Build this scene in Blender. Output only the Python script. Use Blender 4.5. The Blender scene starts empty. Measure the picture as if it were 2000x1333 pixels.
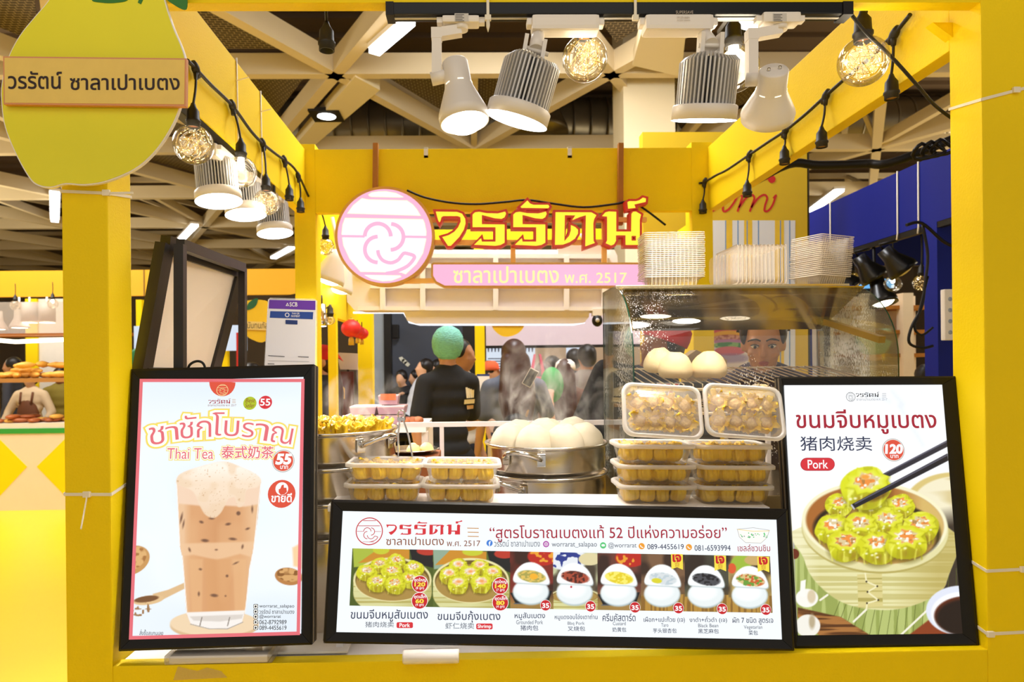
import bpy, bmesh, math, random
import numpy as np
from mathutils import Vector as V, Matrix as MX
from mathutils.geometry import tessellate_polygon, delaunay_2d_cdt
from mathutils import noise as mnoise

SC = bpy.context.scene
COL = SC.collection
PI = math.pi
random.seed(7)

# ------------------------------------------------------------------ camera
F, U0, V0 = 1310.0, 950.0, 715.0                 # focal length and principal point for a 2000 x 1333 frame
PSI, RHO = math.radians(1.1), math.radians(0.63)
EYE = V((0, 0, 1.55))
_f = V((math.sin(PSI), math.cos(PSI), 0)); _r = V((math.cos(PSI), -math.sin(PSI), 0)); _u = V((0, 0, 1))
CR = _r * math.cos(RHO) - _u * math.sin(RHO)
CU = _u * math.cos(RHO) + _r * math.sin(RHO)
CF = _f
cam_data = bpy.data.cameras.new('camera'); cam = bpy.data.objects.new('camera', cam_data); COL.objects.link(cam)
cam_data.sensor_width = 36; cam_data.lens = F * 36 / 2000
cam_data.shift_x = (1000 - U0) / 2000; cam_data.shift_y = (V0 - 666.5) / 2000
cam_data.clip_start = 0.05; cam_data.clip_end = 200
m = MX((CR, CU, -CF)).transposed().to_4x4(); m.translation = EYE
cam.matrix_world = m
cam_data.dof.use_dof = True; cam_data.dof.focus_distance = 1.85; cam_data.dof.aperture_fstop = 5.0
SC.camera = cam

# ------------------------------------------------------------------ exposure, world, hall light and added fill
SC.view_settings.view_transform = 'Standard'; SC.view_settings.look = 'None'
SC.view_settings.exposure = 0.12; SC.view_settings.gamma = 1.0
SC.view_settings.use_curve_mapping = False
W = bpy.data.worlds.new('hall_air'); SC.world = W; W.use_nodes = True
W.node_tree.nodes['Background'].inputs[0].default_value = (1.0, 0.95, 0.88, 1)
W.node_tree.nodes['Background'].inputs[1].default_value = 0.52

def area(name, loc, size, watts, col=(1, .96, .90), rot=(0, 0, 0), sy=None):
    l = bpy.data.lights.new(name, 'AREA'); l.energy = watts; l.color = col
    l.shape = 'RECTANGLE'; l.size = size; l.size_y = sy or size
    o = bpy.data.objects.new(name, l); o.location = loc; o.rotation_euler = rot; COL.objects.link(o); return o
area('hall_and_fill_light', (0.0, -2.2, 4.9), 4.0, 60)
area('hall_and_fill_light', (-5.5, 6.2, 4.8), 3.0, 300)
area('hall_and_fill_light', (1.2, 5.7, 4.75), 2.4, 105, (1, .95, .92), (math.radians(18), 0, 0))
area('hall_and_fill_light', (0.2, 4.15, 4.4), 1.2, 105, (.94, .96, 1), (math.radians(30), 0, 0))  # fill lamp added above the view to brighten the pale hanging sign
area('ceiling_fill_light', (0.0, -2.6, 2.7), 7.0, 260, (1, .88, .66), (math.radians(172), 0, 0), sy=2.0)  # upward fill lamp added behind the camera to brighten the truss
area('ceiling_fill_light', (-10.5, 9.0, 2.6), 3.0, 420, (1, .88, .66), (math.radians(180), math.radians(18), 0), sy=8.0)  # two side fill lamps added out of view, also lifting the ceiling
area('ceiling_fill_light', (11.5, 9.0, 2.6), 3.0, 420, (1, .88, .66), (math.radians(180), math.radians(-18), 0), sy=8.0)
area('hall_and_fill_light', (6.0, 6.0, 4.8), 3.0, 200)
SC.cycles.volume_bounces = 2
SC.cycles.transparent_max_bounces = 24

# ------------------------------------------------------------------ picture coordinates -> places in the room
def ray(u, v):
    return CF + CR * ((u - U0) / F) - CU * ((v - V0) / F)
def at(u, v, Y):
    d = ray(u, v); return EYE + d * (Y / d.y)
def atz(u, v, z):
    d = ray(u, v); return EYE + d * ((z - EYE.z) / d.z)
def atx(u, v, x):
    d = ray(u, v); return EYE + d * (x / d.x)
def proj(p):
    d = V(p) - EYE; k = d.dot(CF); return (U0 + F * d.dot(CR) / k, V0 - F * d.dot(CU) / k)
def S(px, Y):
    return px * Y / F

class Frame:
    """a flat rectangle in the room: origin, unit x, unit y, normal"""
    def __init__(s, o, x, y):
        s.o = V(o); s.x = V(x).normalized(); y = V(y); s.y = (y - s.x * y.dot(s.x)).normalized(); s.n = s.x.cross(s.y)
        s.m = MX((s.x, s.y, s.n)).transposed().to_4x4(); s.m.translation = s.o
    def loc(s, u, v, z=0.0):
        d = ray(u, v); t = (s.o + s.n * z - EYE).dot(s.n) / d.dot(s.n); p = EYE + d * t - s.o
        return (p.dot(s.x), p.dot(s.y))
    def w(s, x, y, z=0.0):
        return s.o + s.x * x + s.y * y + s.n * z
def yframe(Y, o=None):
    return Frame(o or (0, Y, 0), (1, 0, 0), (0, 0, 1))

# ------------------------------------------------------------------ materials
def lin(c):
    if isinstance(c, str):
        c = [int(c[i:i + 2], 16) / 255 for i in (0, 2, 4)]
    return tuple((x / 12.92 if x <= .04045 else ((x + .055) / 1.055) ** 2.4) for x in c[:3]) + (1.0,)
_M = {}
def mat(name, col, rough=.5, metal=0.0, var=.06, scale=12.0, bump=0.0, bscale=60.0, alpha=1.0, coat=0.0, trans=0.0, sss=0.0, emit=None, es=0.0, stretch=None, ior=None, spec=None):
    if name in _M: return _M[name]
    m = bpy.data.materials.new(name); m.use_nodes = True; nt = m.node_tree; b = nt.nodes['Principled BSDF']
    tc = nt.nodes.new('ShaderNodeTexCoord'); mp = nt.nodes.new('ShaderNodeMapping'); nt.links.new(tc.outputs['Object'], mp.inputs[0])
    if stretch: mp.inputs['Scale'].default_value = stretch
    nz = nt.nodes.new('ShaderNodeTexNoise'); nz.inputs['Scale'].default_value = scale; nz.inputs['Detail'].default_value = 4
    nt.links.new(mp.outputs[0], nz.inputs['Vector'])
    mx = nt.nodes.new('ShaderNodeMix'); mx.data_type = 'RGBA'
    c = lin(col); mx.inputs['A'].default_value = tuple(x * (1 - var) for x in c[:3]) + (1,)
    mx.inputs['B'].default_value = tuple(min(1, x * (1 + var)) for x in c[:3]) + (1,)
    nt.links.new(nz.outputs['Fac'], mx.inputs['Factor']); nt.links.new(mx.outputs['Result'], b.inputs['Base Color'])
    b.inputs['Roughness'].default_value = rough; b.inputs['Metallic'].default_value = metal
    b.inputs['Alpha'].default_value = alpha; b.inputs['Coat Weight'].default_value = coat
    b.inputs['Transmission Weight'].default_value = trans; b.inputs['Subsurface Weight'].default_value = sss
    if sss: b.inputs['Subsurface Radius'].default_value = (.02, .012, .006)
    if ior: b.inputs['IOR'].default_value = ior
    if spec is not None: b.inputs['Specular IOR Level'].default_value = spec
    if emit: b.inputs['Emission Color'].default_value = lin(emit); b.inputs['Emission Strength'].default_value = es
    if bump:
        n2 = nt.nodes.new('ShaderNodeTexNoise'); n2.inputs['Scale'].default_value = bscale; n2.inputs['Detail'].default_value = 5
        nt.links.new(mp.outputs[0], n2.inputs['Vector'])
        bp = nt.nodes.new('ShaderNodeBump'); bp.inputs['Strength'].default_value = bump; bp.inputs['Distance'].default_value = .01
        nt.links.new(n2.outputs['Fac'], bp.inputs['Height']); nt.links.new(bp.outputs[0], b.inputs['Normal'])
    _M[name] = m; return m
def glow(name, col, strength=1.0):
    """something that gives off light: a lit sign face, an LED lens"""
    if name in _M: return _M[name]
    m = bpy.data.materials.new(name); m.use_nodes = True; nt = m.node_tree; b = nt.nodes['Principled BSDF']
    b.inputs['Base Color'].default_value = (.02, .02, .02, 1); b.inputs['Roughness'].default_value = .25
    b.inputs['Specular IOR Level'].default_value = .2
    b.inputs['Emission Color'].default_value = lin(col); b.inputs['Emission Strength'].default_value = strength
    _M[name] = m; return m
def print_mat(name, strength=1.0, lit=True):
    """a printed picture: its colours are stored per vertex; lit = back-lit"""
    if name in _M: return _M[name]
    m = bpy.data.materials.new(name); m.use_nodes = True; nt = m.node_tree; b = nt.nodes['Principled BSDF']
    a = nt.nodes.new('ShaderNodeVertexColor'); a.layer_name = 'print'
    b.inputs['Roughness'].default_value = .3; b.inputs['Specular IOR Level'].default_value = .25
    if lit:
        b.inputs['Base Color'].default_value = (.02, .02, .02, 1)
        nt.links.new(a.outputs['Color'], b.inputs['Emission Color']); b.inputs['Emission Strength'].default_value = strength
    else:
        nt.links.new(a.outputs['Color'], b.inputs['Base Color'])
    _M[name] = m; return m
def clear(name, tint=(1, 1, 1), gloss=.08, drops=0.0, dscale=220.0, haze=0.0, rough=.02):
    """thin glass or film: transparent with a sheen, optional haze and water drops"""
    if name in _M: return _M[name]
    m = bpy.data.materials.new(name); m.use_nodes = True; nt = m.node_tree; nt.nodes.clear()
    out = nt.nodes.new('ShaderNodeOutputMaterial'); tr = nt.nodes.new('ShaderNodeBsdfTransparent'); gl = nt.nodes.new('ShaderNodeBsdfGlossy')
    tr.inputs[0].default_value = (*tint, 1); gl.inputs['Roughness'].default_value = rough
    fr = nt.nodes.new('ShaderNodeLayerWeight'); fr.inputs[0].default_value = .25
    ml = nt.nodes.new('ShaderNodeMath'); ml.operation = 'MULTIPLY_ADD'; ml.inputs[1].default_value = .6; ml.inputs[2].default_value = gloss
    nt.links.new(fr.outputs['Fresnel'], ml.inputs[0])
    mx = nt.nodes.new('ShaderNodeMixShader'); nt.links.new(ml.outputs[0], mx.inputs[0]); nt.links.new(tr.outputs[0], mx.inputs[1]); nt.links.new(gl.outputs[0], mx.inputs[2])
    last = mx
    if haze or drops:
        df = nt.nodes.new('ShaderNodeBsdfTranslucent'); df2 = nt.nodes.new('ShaderNodeBsdfDiffuse')
        df.inputs[0].default_value = (.95, .93, .9, 1); df2.inputs[0].default_value = (.95, .93, .9, 1)
        ad = nt.nodes.new('ShaderNodeMixShader'); ad.inputs[0].default_value = .5
        nt.links.new(df.outputs[0], ad.inputs[1]); nt.links.new(df2.outputs[0], ad.inputs[2])
        m2 = nt.nodes.new('ShaderNodeMixShader'); nt.links.new(last.outputs[0], m2.inputs[1]); nt.links.new(ad.outputs[0], m2.inputs[2])
        if drops:
            tc = nt.nodes.new('ShaderNodeTexCoord'); mp = nt.nodes.new('ShaderNodeMapping'); nt.links.new(tc.outputs['Object'], mp.inputs[0])
            mp.inputs['Scale'].default_value = (1, 1, .6)
            vo = nt.nodes.new('ShaderNodeTexVoronoi'); vo.inputs['Scale'].default_value = dscale; nt.links.new(mp.outputs[0], vo.inputs['Vector'])
            nz = nt.nodes.new('ShaderNodeTexNoise'); nz.inputs['Scale'].default_value = 5.0; nz.inputs['Detail'].default_value = 6; nt.links.new(mp.outputs[0], nz.inputs['Vector'])
            sub = nt.nodes.new('ShaderNodeMath'); sub.operation = 'MULTIPLY_ADD'; sub.inputs[1].default_value = 2.4; sub.inputs[2].default_value = -1.28 + drops
            nt.links.new(nz.outputs['Fac'], sub.inputs[0])
            lt = nt.nodes.new('ShaderNodeMath'); lt.operation = 'LESS_THAN'; nt.links.new(vo.outputs['Distance'], lt.inputs[0]); nt.links.new(sub.outputs[0], lt.inputs[1])
            ma = nt.nodes.new('ShaderNodeMath'); ma.operation = 'MULTIPLY_ADD'; ma.inputs[1].default_value = .62; ma.inputs[2].default_value = haze
            nt.links.new(lt.outputs[0], ma.inputs[0]); nt.links.new(ma.outputs[0], m2.inputs[0])
        else:
            m2.inputs[0].default_value = haze
        last = m2
    nt.links.new(last.outputs[0], out.inputs[0]); _M[name] = m; return m

# ------------------------------------------------------------------ mesh builder
def basis(axis):
    z = V(axis).normalized(); a = V((1, 0, 0)) if abs(z.x) < .8 else V((0, 1, 0))
    x = (a - z * a.dot(z)).normalized(); y = z.cross(x); m = MX((x, y, z)).transposed().to_4x4(); return m
WM = {}
class MB:
    def __init__(s): s.v = []; s.f = []; s.mi = []; s.sm = []
    def add(s, vs, fs, mi=0, smooth=False, M=None):
        o = len(s.v)
        for p in vs: s.v.append(tuple(M @ V(p)) if M else tuple(p))
        for f in fs: s.f.append([o + i for i in f]); s.mi.append(mi); s.sm.append(smooth)
        return s
    def box(s, a, b, mi=0, M=None, bev=0.0):
        x0, y0, z0 = [min(i, j) for i, j in zip(a, b)]; x1, y1, z1 = [max(i, j) for i, j in zip(a, b)]
        if bev <= 0:
            vs = [(x, y, z) for z in (z0, z1) for y in (y0, y1) for x in (x0, x1)]
            return s.add(vs, [(0, 2, 3, 1), (4, 5, 7, 6), (0, 1, 5, 4), (2, 6, 7, 3), (0, 4, 6, 2), (1, 3, 7, 5)], mi, False, M)
        bm = bmesh.new(); bmesh.ops.create_cube(bm, size=1)
        bmesh.ops.scale(bm, vec=(x1 - x0, y1 - y0, z1 - z0), verts=bm.verts)
        bmesh.ops.translate(bm, vec=((x0 + x1) / 2, (y0 + y1) / 2, (z0 + z1) / 2), verts=bm.verts)
        bmesh.ops.bevel(bm, geom=bm.edges[:], offset=min(bev, .45 * min(x1 - x0, y1 - y0, z1 - z0)), segments=2, profile=.7, affect='EDGES')
        bm.verts.index_update(); s.add([v.co for v in bm.verts], [[v.index for v in f.verts] for f in bm.faces], mi, False, M); bm.free(); return s
    def bar(s, p, q, w, h, mi=0, up=(0, 0, 1)):
        """square bar from p to q, w wide, h high along up"""
        p, q = V(p), V(q); d = (q - p).normalized(); U = V(up); r = d.cross(U)
        if r.length < 1e-5: r = d.cross(V((0, 1, 0)))
        r.normalize(); U = r.cross(d)
        vs = []
        for c in (p, q):
            for a, b in ((-1, -1), (1, -1), (1, 1), (-1, 1)): vs.append(c + r * (a * w / 2) + U * (b * h / 2))
        return s.add(vs, [(0, 1, 2, 3), (7, 6, 5, 4), (0, 4, 5, 1), (1, 5, 6, 2), (2, 6, 7, 3), (3, 7, 4, 0)], mi)
    def tube(s, pts, r, n=8, mi=0, closed=False, caps=True, smooth=True):
        pts = [V(p) for p in pts]; N = len(pts); rs = r if isinstance(r, (list, tuple)) else [r] * N
        o = len(s.v); up = None
        for i, p in enumerate(pts):
            a = pts[(i - 1) % N] if (closed or i > 0) else p; b = pts[(i + 1) % N] if (closed or i < N - 1) else p
            t = (b - a); t = t.normalized() if t.length > 1e-9 else V((0, 0, 1))
            if up is None: up = basis(t).col[0].to_3d()
            up = (up - t * up.dot(t)); up = up.normalized() if up.length > 1e-6 else basis(t).col[0].to_3d()
            w = t.cross(up)
            for k in range(n):
                an = 2 * PI * k / n; s.v.append(tuple(p + (up * math.cos(an) + w * math.sin(an)) * rs[i]))
        for i in range(N if closed else N - 1):
            for k in range(n):
                j = (i + 1) % N; s.f.append([o + i * n + k, o + i * n + (k + 1) % n, o + j * n + (k + 1) % n, o + j * n + k]); s.mi.append(mi); s.sm.append(smooth)
        if caps and not closed:
            s.f.append([o + k for k in range(n)][::-1]); s.mi.append(mi); s.sm.append(False)
            s.f.append([o + (N - 1) * n + k for k in range(n)]); s.mi.append(mi); s.sm.append(False)
        return s
    def lathe(s, prof, n=24, mi=0, M=None, smooth=True, fr=None):
        """profile [(r, z)], fr(angle, i) scales the radius"""
        o = len(s.v)
        for i, (r, z) in enumerate(prof):
            for k in range(n):
                a = 2 * PI * k / n; q = r * (fr(a, i) if fr else 1); p = V((q * math.cos(a), q * math.sin(a), z)); s.v.append(tuple(M @ p) if M else tuple(p))
        for i in range(len(prof) - 1):
            for k in range(n):
                s.f.append([o + i * n + k, o + i * n + (k + 1) % n, o + (i + 1) * n + (k + 1) % n, o + (i + 1) * n + k]); s.mi.append(mi); s.sm.append(smooth)
        for i, rev in ((0, True), (len(prof) - 1, False)):
            if prof[i][0] > 1e-6:
                fc = [o + i * n + k for k in range(n)]; s.f.append(fc[::-1] if rev else fc); s.mi.append(mi); s.sm.append(False)
        return s
    def ell(s, c, r, n=16, mi=0, M=None):
        r = (r, r, r) if not isinstance(r, (list, tuple)) else r; h = n // 2
        prof = [(math.sin(PI * i / h) if 0 < i < h else 1e-7, -math.cos(PI * i / h)) for i in range(h + 1)]
        B = MX.Translation(c) @ MX.Diagonal((*r, 1)); return s.lathe(prof, n, mi, (M @ B) if M else B)
    def poly(s, cs, mi=0, M=None, z=0.0):
        """flat fill of contours (outer first, then holes) of 2-D points"""
        o = len(s.v); vs2, ed = [], []
        for c in cs:
            k = len(vs2); vs2 += [V((p[0], p[1])) for p in c]; ed += [(k + i, k + (i + 1) % len(c)) for i in range(len(c))]
        r = delaunay_2d_cdt(vs2, ed, [], 1, 1e-7); tris = r[2]
        if tris and len(cs) > 1:
            P2 = np.array([p[:] for p in r[0]]); T2 = P2[np.array(tris)].mean(1); ok = np.ones(len(tris), bool)
            for c in cs[1:]:
                C = np.array([(p[0], p[1]) for p in c]); D = np.roll(C, -1, 0); x, y = T2[:, :1], T2[:, 1:]
                cr = ((C[:, 1] > y) != (D[:, 1] > y)) & (x < (D[:, 0] - C[:, 0]) * (y - C[:, 1]) / (D[:, 1] - C[:, 1] + 1e-30) + C[:, 0]); ok &= cr.sum(1) % 2 == 0
            tris = [t for t, k in zip(tris, ok) if k]
        if tris:
            for p in r[0]:
                q = V((p.x, p.y, z)); s.v.append(tuple(M @ q) if M else tuple(q))
            for t in tris:
                a, b, c = [r[0][i] for i in t[:3]]; t = list(t)
                if (b.x - a.x) * (c.y - a.y) - (b.y - a.y) * (c.x - a.x) < 0: t = t[::-1]
                s.f.append([o + i for i in t]); s.mi.append(mi); s.sm.append(False)
            return s
        loops = [[V((p[0], p[1], 0)) for p in c] for c in cs]
        flat = [p for l in loops for p in l]
        for p in flat:
            q = V((p.x, p.y, z)); s.v.append(tuple(M @ q) if M else tuple(q))
        for t in tessellate_polygon(loops):
            a, b, c = [flat[i] for i in t]
            t = list(t) if (b - a).cross(c - a).z > 0 else list(t)[::-1]
            s.f.append([o + i for i in t]); s.mi.append(mi); s.sm.append(False)
        return s
    def prism(s, cs, z0, z1, mi=0, M=None, side=None):
        s.poly(cs, mi, M, z1)
        k = len(s.f); s.poly(cs, mi, M, z0)
        for i in range(k, len(s.f)): s.f[i] = s.f[i][::-1]
        for j, c in enumerate(cs):
            o = len(s.v); n = len(c)
            for p in c:
                for z in (z0, z1):
                    q = V((p[0], p[1], z)); s.v.append(tuple(M @ q) if M else tuple(q))
            ar = sum(c[i][0] * c[(i + 1) % n][1] - c[(i + 1) % n][0] * c[i][1] for i in range(n)); flip = (ar < 0) != (j > 0)
            for i in range(n):
                q = (i + 1) % n; fc = [o + 2 * i, o + 2 * q, o + 2 * q + 1, o + 2 * i + 1]
                s.f.append(fc[::-1] if flip else fc); s.mi.append(mi if side is None else side); s.sm.append(False)
        return s
    def mesh(s, name, mats):
        me = bpy.data.meshes.new(name); me.from_pydata(s.v, [], s.f)
        for m in (mats if isinstance(mats, (list, tuple)) else [mats]): me.materials.append(m)
        me.polygons.foreach_set('material_index', s.mi); me.polygons.foreach_set('use_smooth', s.sm); me.update(); return me
    def build(s, name, mats, parent=None, world=True, origin=None):
        """link as ONE mesh object; world=True: the points are room points"""
        if parent is not None:
            pm = WM[parent.name]
            if world:
                inv = pm.inverted(); s.v = [tuple(inv @ V(p)) for p in s.v]
            o = bpy.data.objects.new(name, s.mesh(name, mats)); o.parent = parent; WM_set(o, pm)
        else:
            a = np.array(s.v); og = V(origin) if origin else V(((a[:, 0].min() + a[:, 0].max()) / 2, (a[:, 1].min() + a[:, 1].max()) / 2, a[:, 2].min()))
            s.v = [tuple(V(p) - og) for p in s.v]
            o = bpy.data.objects.new(name, s.mesh(name, mats)); o.location = og; WM_set(o, MX.Translation(og))
        COL.objects.link(o); return o
def WM_set(o, m): WM[o.name] = m.copy()
def tag(o, label, cat, group=None, kind=None):
    if label: o['label'] = label
    if cat: o['category'] = cat
    if group: o['group'] = group
    if kind: o['kind'] = kind
    return o
def thing(name, label, cat, M=None, group=None):
    """an Empty at the thing's base that parents its parts"""
    o = bpy.data.objects.new(name, None); o.empty_display_size = .05; COL.objects.link(o)
    M = MX.Translation(M) if isinstance(M, (tuple, V)) else (M or MX.Identity(4)); o.matrix_world = M; WM_set(o, M)
    return tag(o, label, cat, group)
def structure(o): o['kind'] = 'structure'; return o
def kids(o): return [c for c in COL.objects if c.parent == o]
def dup(o, M, label=None, group=None, parent=None, _src=None):
    """a copy of a thing and of each of its parts"""
    c = o.copy(); COL.objects.link(c)
    if parent is None:
        c.matrix_world = M
        if label: c['label'] = label
        if group: c['group'] = group
    else:
        c.parent = parent
    WM_set(c, M)
    for ch in list(o.children): dup(ch, M, None, None, c)
    return c
def remesh(mb, name, mats, parent, voxel=.012, smooth=6, world=True, fn=None):
    """one continuous skin over everything in mb"""
    me = mb.mesh('tmp', []); o = bpy.data.objects.new('tmp', me); COL.objects.link(o)
    r = o.modifiers.new('r', 'REMESH'); r.mode = 'VOXEL'; r.voxel_size = voxel
    if smooth:
        q = o.modifiers.new('s', 'SMOOTH'); q.iterations = smooth; q.factor = .5
    dg = bpy.context.evaluated_depsgraph_get(); ev = o.evaluated_get(dg); m2 = bpy.data.meshes.new_from_object(ev)
    vs = np.empty(len(m2.vertices) * 3); m2.vertices.foreach_get('co', vs); vs = vs.reshape(-1, 3)
    fs = [list(p.vertices) for p in m2.polygons]
    bpy.data.objects.remove(o); bpy.data.meshes.remove(me); bpy.data.meshes.remove(m2)
    out = MB(); out.v = [tuple(p) for p in (fn(vs) if fn else vs)]; out.f = fs; out.mi = [0] * len(fs); out.sm = [True] * len(fs)
    return out.build(name, mats, parent, world)

# ------------------------------------------------------------------ lettering
_G = {}
def _splines(s):
    if s in _G: return _G[s]
    c = bpy.data.curves.new('t', 'FONT'); c.body = s; c.size = 1.0; o = bpy.data.objects.new('t', c); COL.objects.link(o)
    dg = bpy.context.evaluated_depsgraph_get(); cu = o.evaluated_get(dg).to_curve(dg)
    res = []
    for sp in cu.splines:
        b = sp.bezier_points; pts = []; n = len(b)
        for i in range(n):
            p, q = b[i], b[(i + 1) % n]; a, h1, h2, e = p.co, p.handle_right, q.handle_left, q.co
            ch = (e - a).length; dev = (h1 - a).length + (h2 - h1).length + (e - h2).length
            k = 1 if dev < ch * 1.002 + 1e-6 else (2 if ch < .04 else 4)
            for j in range(k):
                t = j / k; w = 1 - t; pp = a * w ** 3 + h1 * 3 * w * w * t + h2 * 3 * w * t * t + e * t ** 3
                if not pts or (abs(pp.x - pts[-1][0]) + abs(pp.y - pts[-1][1])) > 1e-5: pts.append((pp.x, pp.y))
        if len(pts) > 2: res.append(pts)
    o.to_curve_clear() if hasattr(o, 'to_curve_clear') else None
    bpy.data.objects.remove(o); bpy.data.curves.remove(c); _G[s] = res; return res
_UP = 'ัิีึื'; _TONE = '่้๊๋์'
def _cls(ch): o = ord(ch); return 0 if o < 0x0E00 or 0x2000 <= o < 0x2E00 else (1 if o < 0x0E80 else 2)
def glyphs(s):
    sp = [list(c) for c in _splines(s)]
    st = [i for i in range(len(s)) if i == 0 or _cls(s[i]) != _cls(s[i - 1])] + [len(s)]     # fonts differ in winding: make it one
    ct = [0] + [len(_splines(s[:i])) for i in st[1:-1]] + [len(sp)]
    for a, b in zip(ct[:-1], ct[1:]):
        if b > a and _area(max(sp[a:b], key=lambda c: abs(_area(c)))) < 0:
            for k in range(a, b): sp[k] = sp[k][::-1]
    for i, ch in enumerate(s):
        if ch in _TONE and i and s[i - 1] in _UP:
            a, b = len(_splines(s[:i])), len(_splines(s[:i + 1]))
            for k in range(a, b): sp[k] = [(x, y + .19) for x, y in sp[k]]
    return sp
def _area(c): return sum(c[i][0] * c[(i + 1) % len(c)][1] - c[(i + 1) % len(c)][0] * c[i][1] for i in range(len(c))) / 2
def _inside(p, c):
    r = False; n = len(c); x, y = p
    for i in range(n):
        (x0, y0), (x1, y1) = c[i], c[(i + 1) % n]
        if (y0 > y) != (y1 > y) and x < (x1 - x0) * (y - y0) / (y1 - y0) + x0: r = not r
    return r
def _off(c, d):
    n = len(c); out = []
    for i in range(n):
        a, p, b = c[i - 1], c[i], c[(i + 1) % n]
        e1 = V((p[0] - a[0], p[1] - a[1])); e2 = V((b[0] - p[0], b[1] - p[1]))
        if e1.length < 1e-9 or e2.length < 1e-9: out.append(p); continue
        e1.normalize(); e2.normalize(); n1 = V((-e1.y, e1.x)); n2 = V((-e2.y, e2.x)); k = n1 + n2
        if k.length < .3: k = n1
        else: k = k / max(.5, k.dot(n1))
        out.append((p[0] + k.x * d, p[1] + k.y * d))
    return out
def groups(cs):
    if not cs: return []
    sg = 1 if _area(max(cs, key=lambda c: abs(_area(c)))) > 0 else -1
    outs = [c for c in cs if _area(c) * sg > 0]; hs = [c for c in cs if _area(c) * sg <= 0]
    g = [[c] for c in outs]
    for h in hs:
        best = None
        for q in g:
            if sum(_inside(p, q[0]) for p in h) * 2 > len(h) and (best is None or abs(_area(q[0])) < abs(_area(best[0]))): best = q
        if best: best.append(h)
    return g
def letter(mb, s, x0, y0, x1, y1, mi=0, z=.0006, bold=0.0, M=None, slant=0.0, halo=None, depth=0.0, fit=True):
    """write s into the rectangle x0..x1, y0..y1 (local), optional halo = (mi, width in em)"""
    cs = glyphs(s)
    if not cs: return
    xs = [p[0] for c in cs for p in c]; ys = [p[1] for c in cs for p in c]
    a0, a1, b0, b1 = min(xs), max(xs), min(ys), max(ys)
    sx = (x1 - x0) / (a1 - a0); sy = (y1 - y0) / (b1 - b0)
    if not fit: sx = sy
    sg = 1 if _area(max(cs, key=lambda c: abs(_area(c)))) > 0 else -1
    def put(d, zz, mm):
        k = [_off(c, -sg * d) if d else c for c in cs]
        k = [[(x0 + (p[0] - a0) * sx + slant * (p[1] - b0) * sy, y0 + (p[1] - b0) * sy) for p in c] for c in k]
        for g in groups(k):
            if depth: mb.prism(g, zz - depth, zz, mm, M)
            else: mb.poly(g, mm, M, zz)
    if halo:
        hs = halo if isinstance(halo, list) else [halo]
        for j, (hm, hw) in enumerate(hs): put(hw, z - .0003 * (len(hs) - j), hm)
    put(bold, z, mi)
def pxletter(mb, fr, s, u0, v0, u1, v1, mi=0, **k):
    """the same with the rectangle given where it stands in the photograph"""
    um, vm = (u0 + u1) / 2, (v0 + v1) / 2
    ax, ay = fr.loc(u0, vm); bx, by = fr.loc(u1, vm); _, ty = fr.loc(um, v0); _, oy = fr.loc(um, v1)
    an = math.atan2(by - ay, bx - ax); cx, cy = fr.loc(um, vm); w = math.hypot(bx - ax, by - ay) / 2; h = (ty - oy) / 2
    R = MX.Translation((cx, cy, 0)) @ MX.Rotation(an, 4, 'Z')
    if 'rot' in k: R = R @ MX.Rotation(k.pop('rot'), 4, 'Z')
    letter(mb, s, -w, -h, w, h, mi, M=R, **k)
def circ(cx, cy, rx, ry=None, n=32, a0=0, a1=2 * PI):
    ry = ry or rx; full = abs(a1 - a0 - 2 * PI) < 1e-6
    return [(cx + rx * math.cos(a0 + (a1 - a0) * i / (n if full else n - 1)), cy + ry * math.sin(a0 + (a1 - a0) * i / (n if full else n - 1))) for i in range(n)]
def smooth_pts(pts, k=6, closed=True):
    """Catmull-Rom through 2-D or 3-D points"""
    P = [V(p) for p in pts]; n = len(P); out = []
    for i in range(n if closed else n - 1):
        p0, p1, p2, p3 = (P[(i - 1) % n], P[i], P[(i + 1) % n], P[(i + 2) % n]) if closed else (P[max(i - 1, 0)], P[i], P[i + 1], P[min(i + 2, n - 1)])
        for j in range(k):
            t = j / k; out.append(.5 * ((2 * p1) + (p2 - p0) * t + (2 * p0 - 5 * p1 + 4 * p2 - p3) * t * t + (3 * p1 - p0 - 3 * p2 + p3) * t ** 3))
    if not closed: out.append(P[-1])
    return [tuple(p) for p in out]

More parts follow.
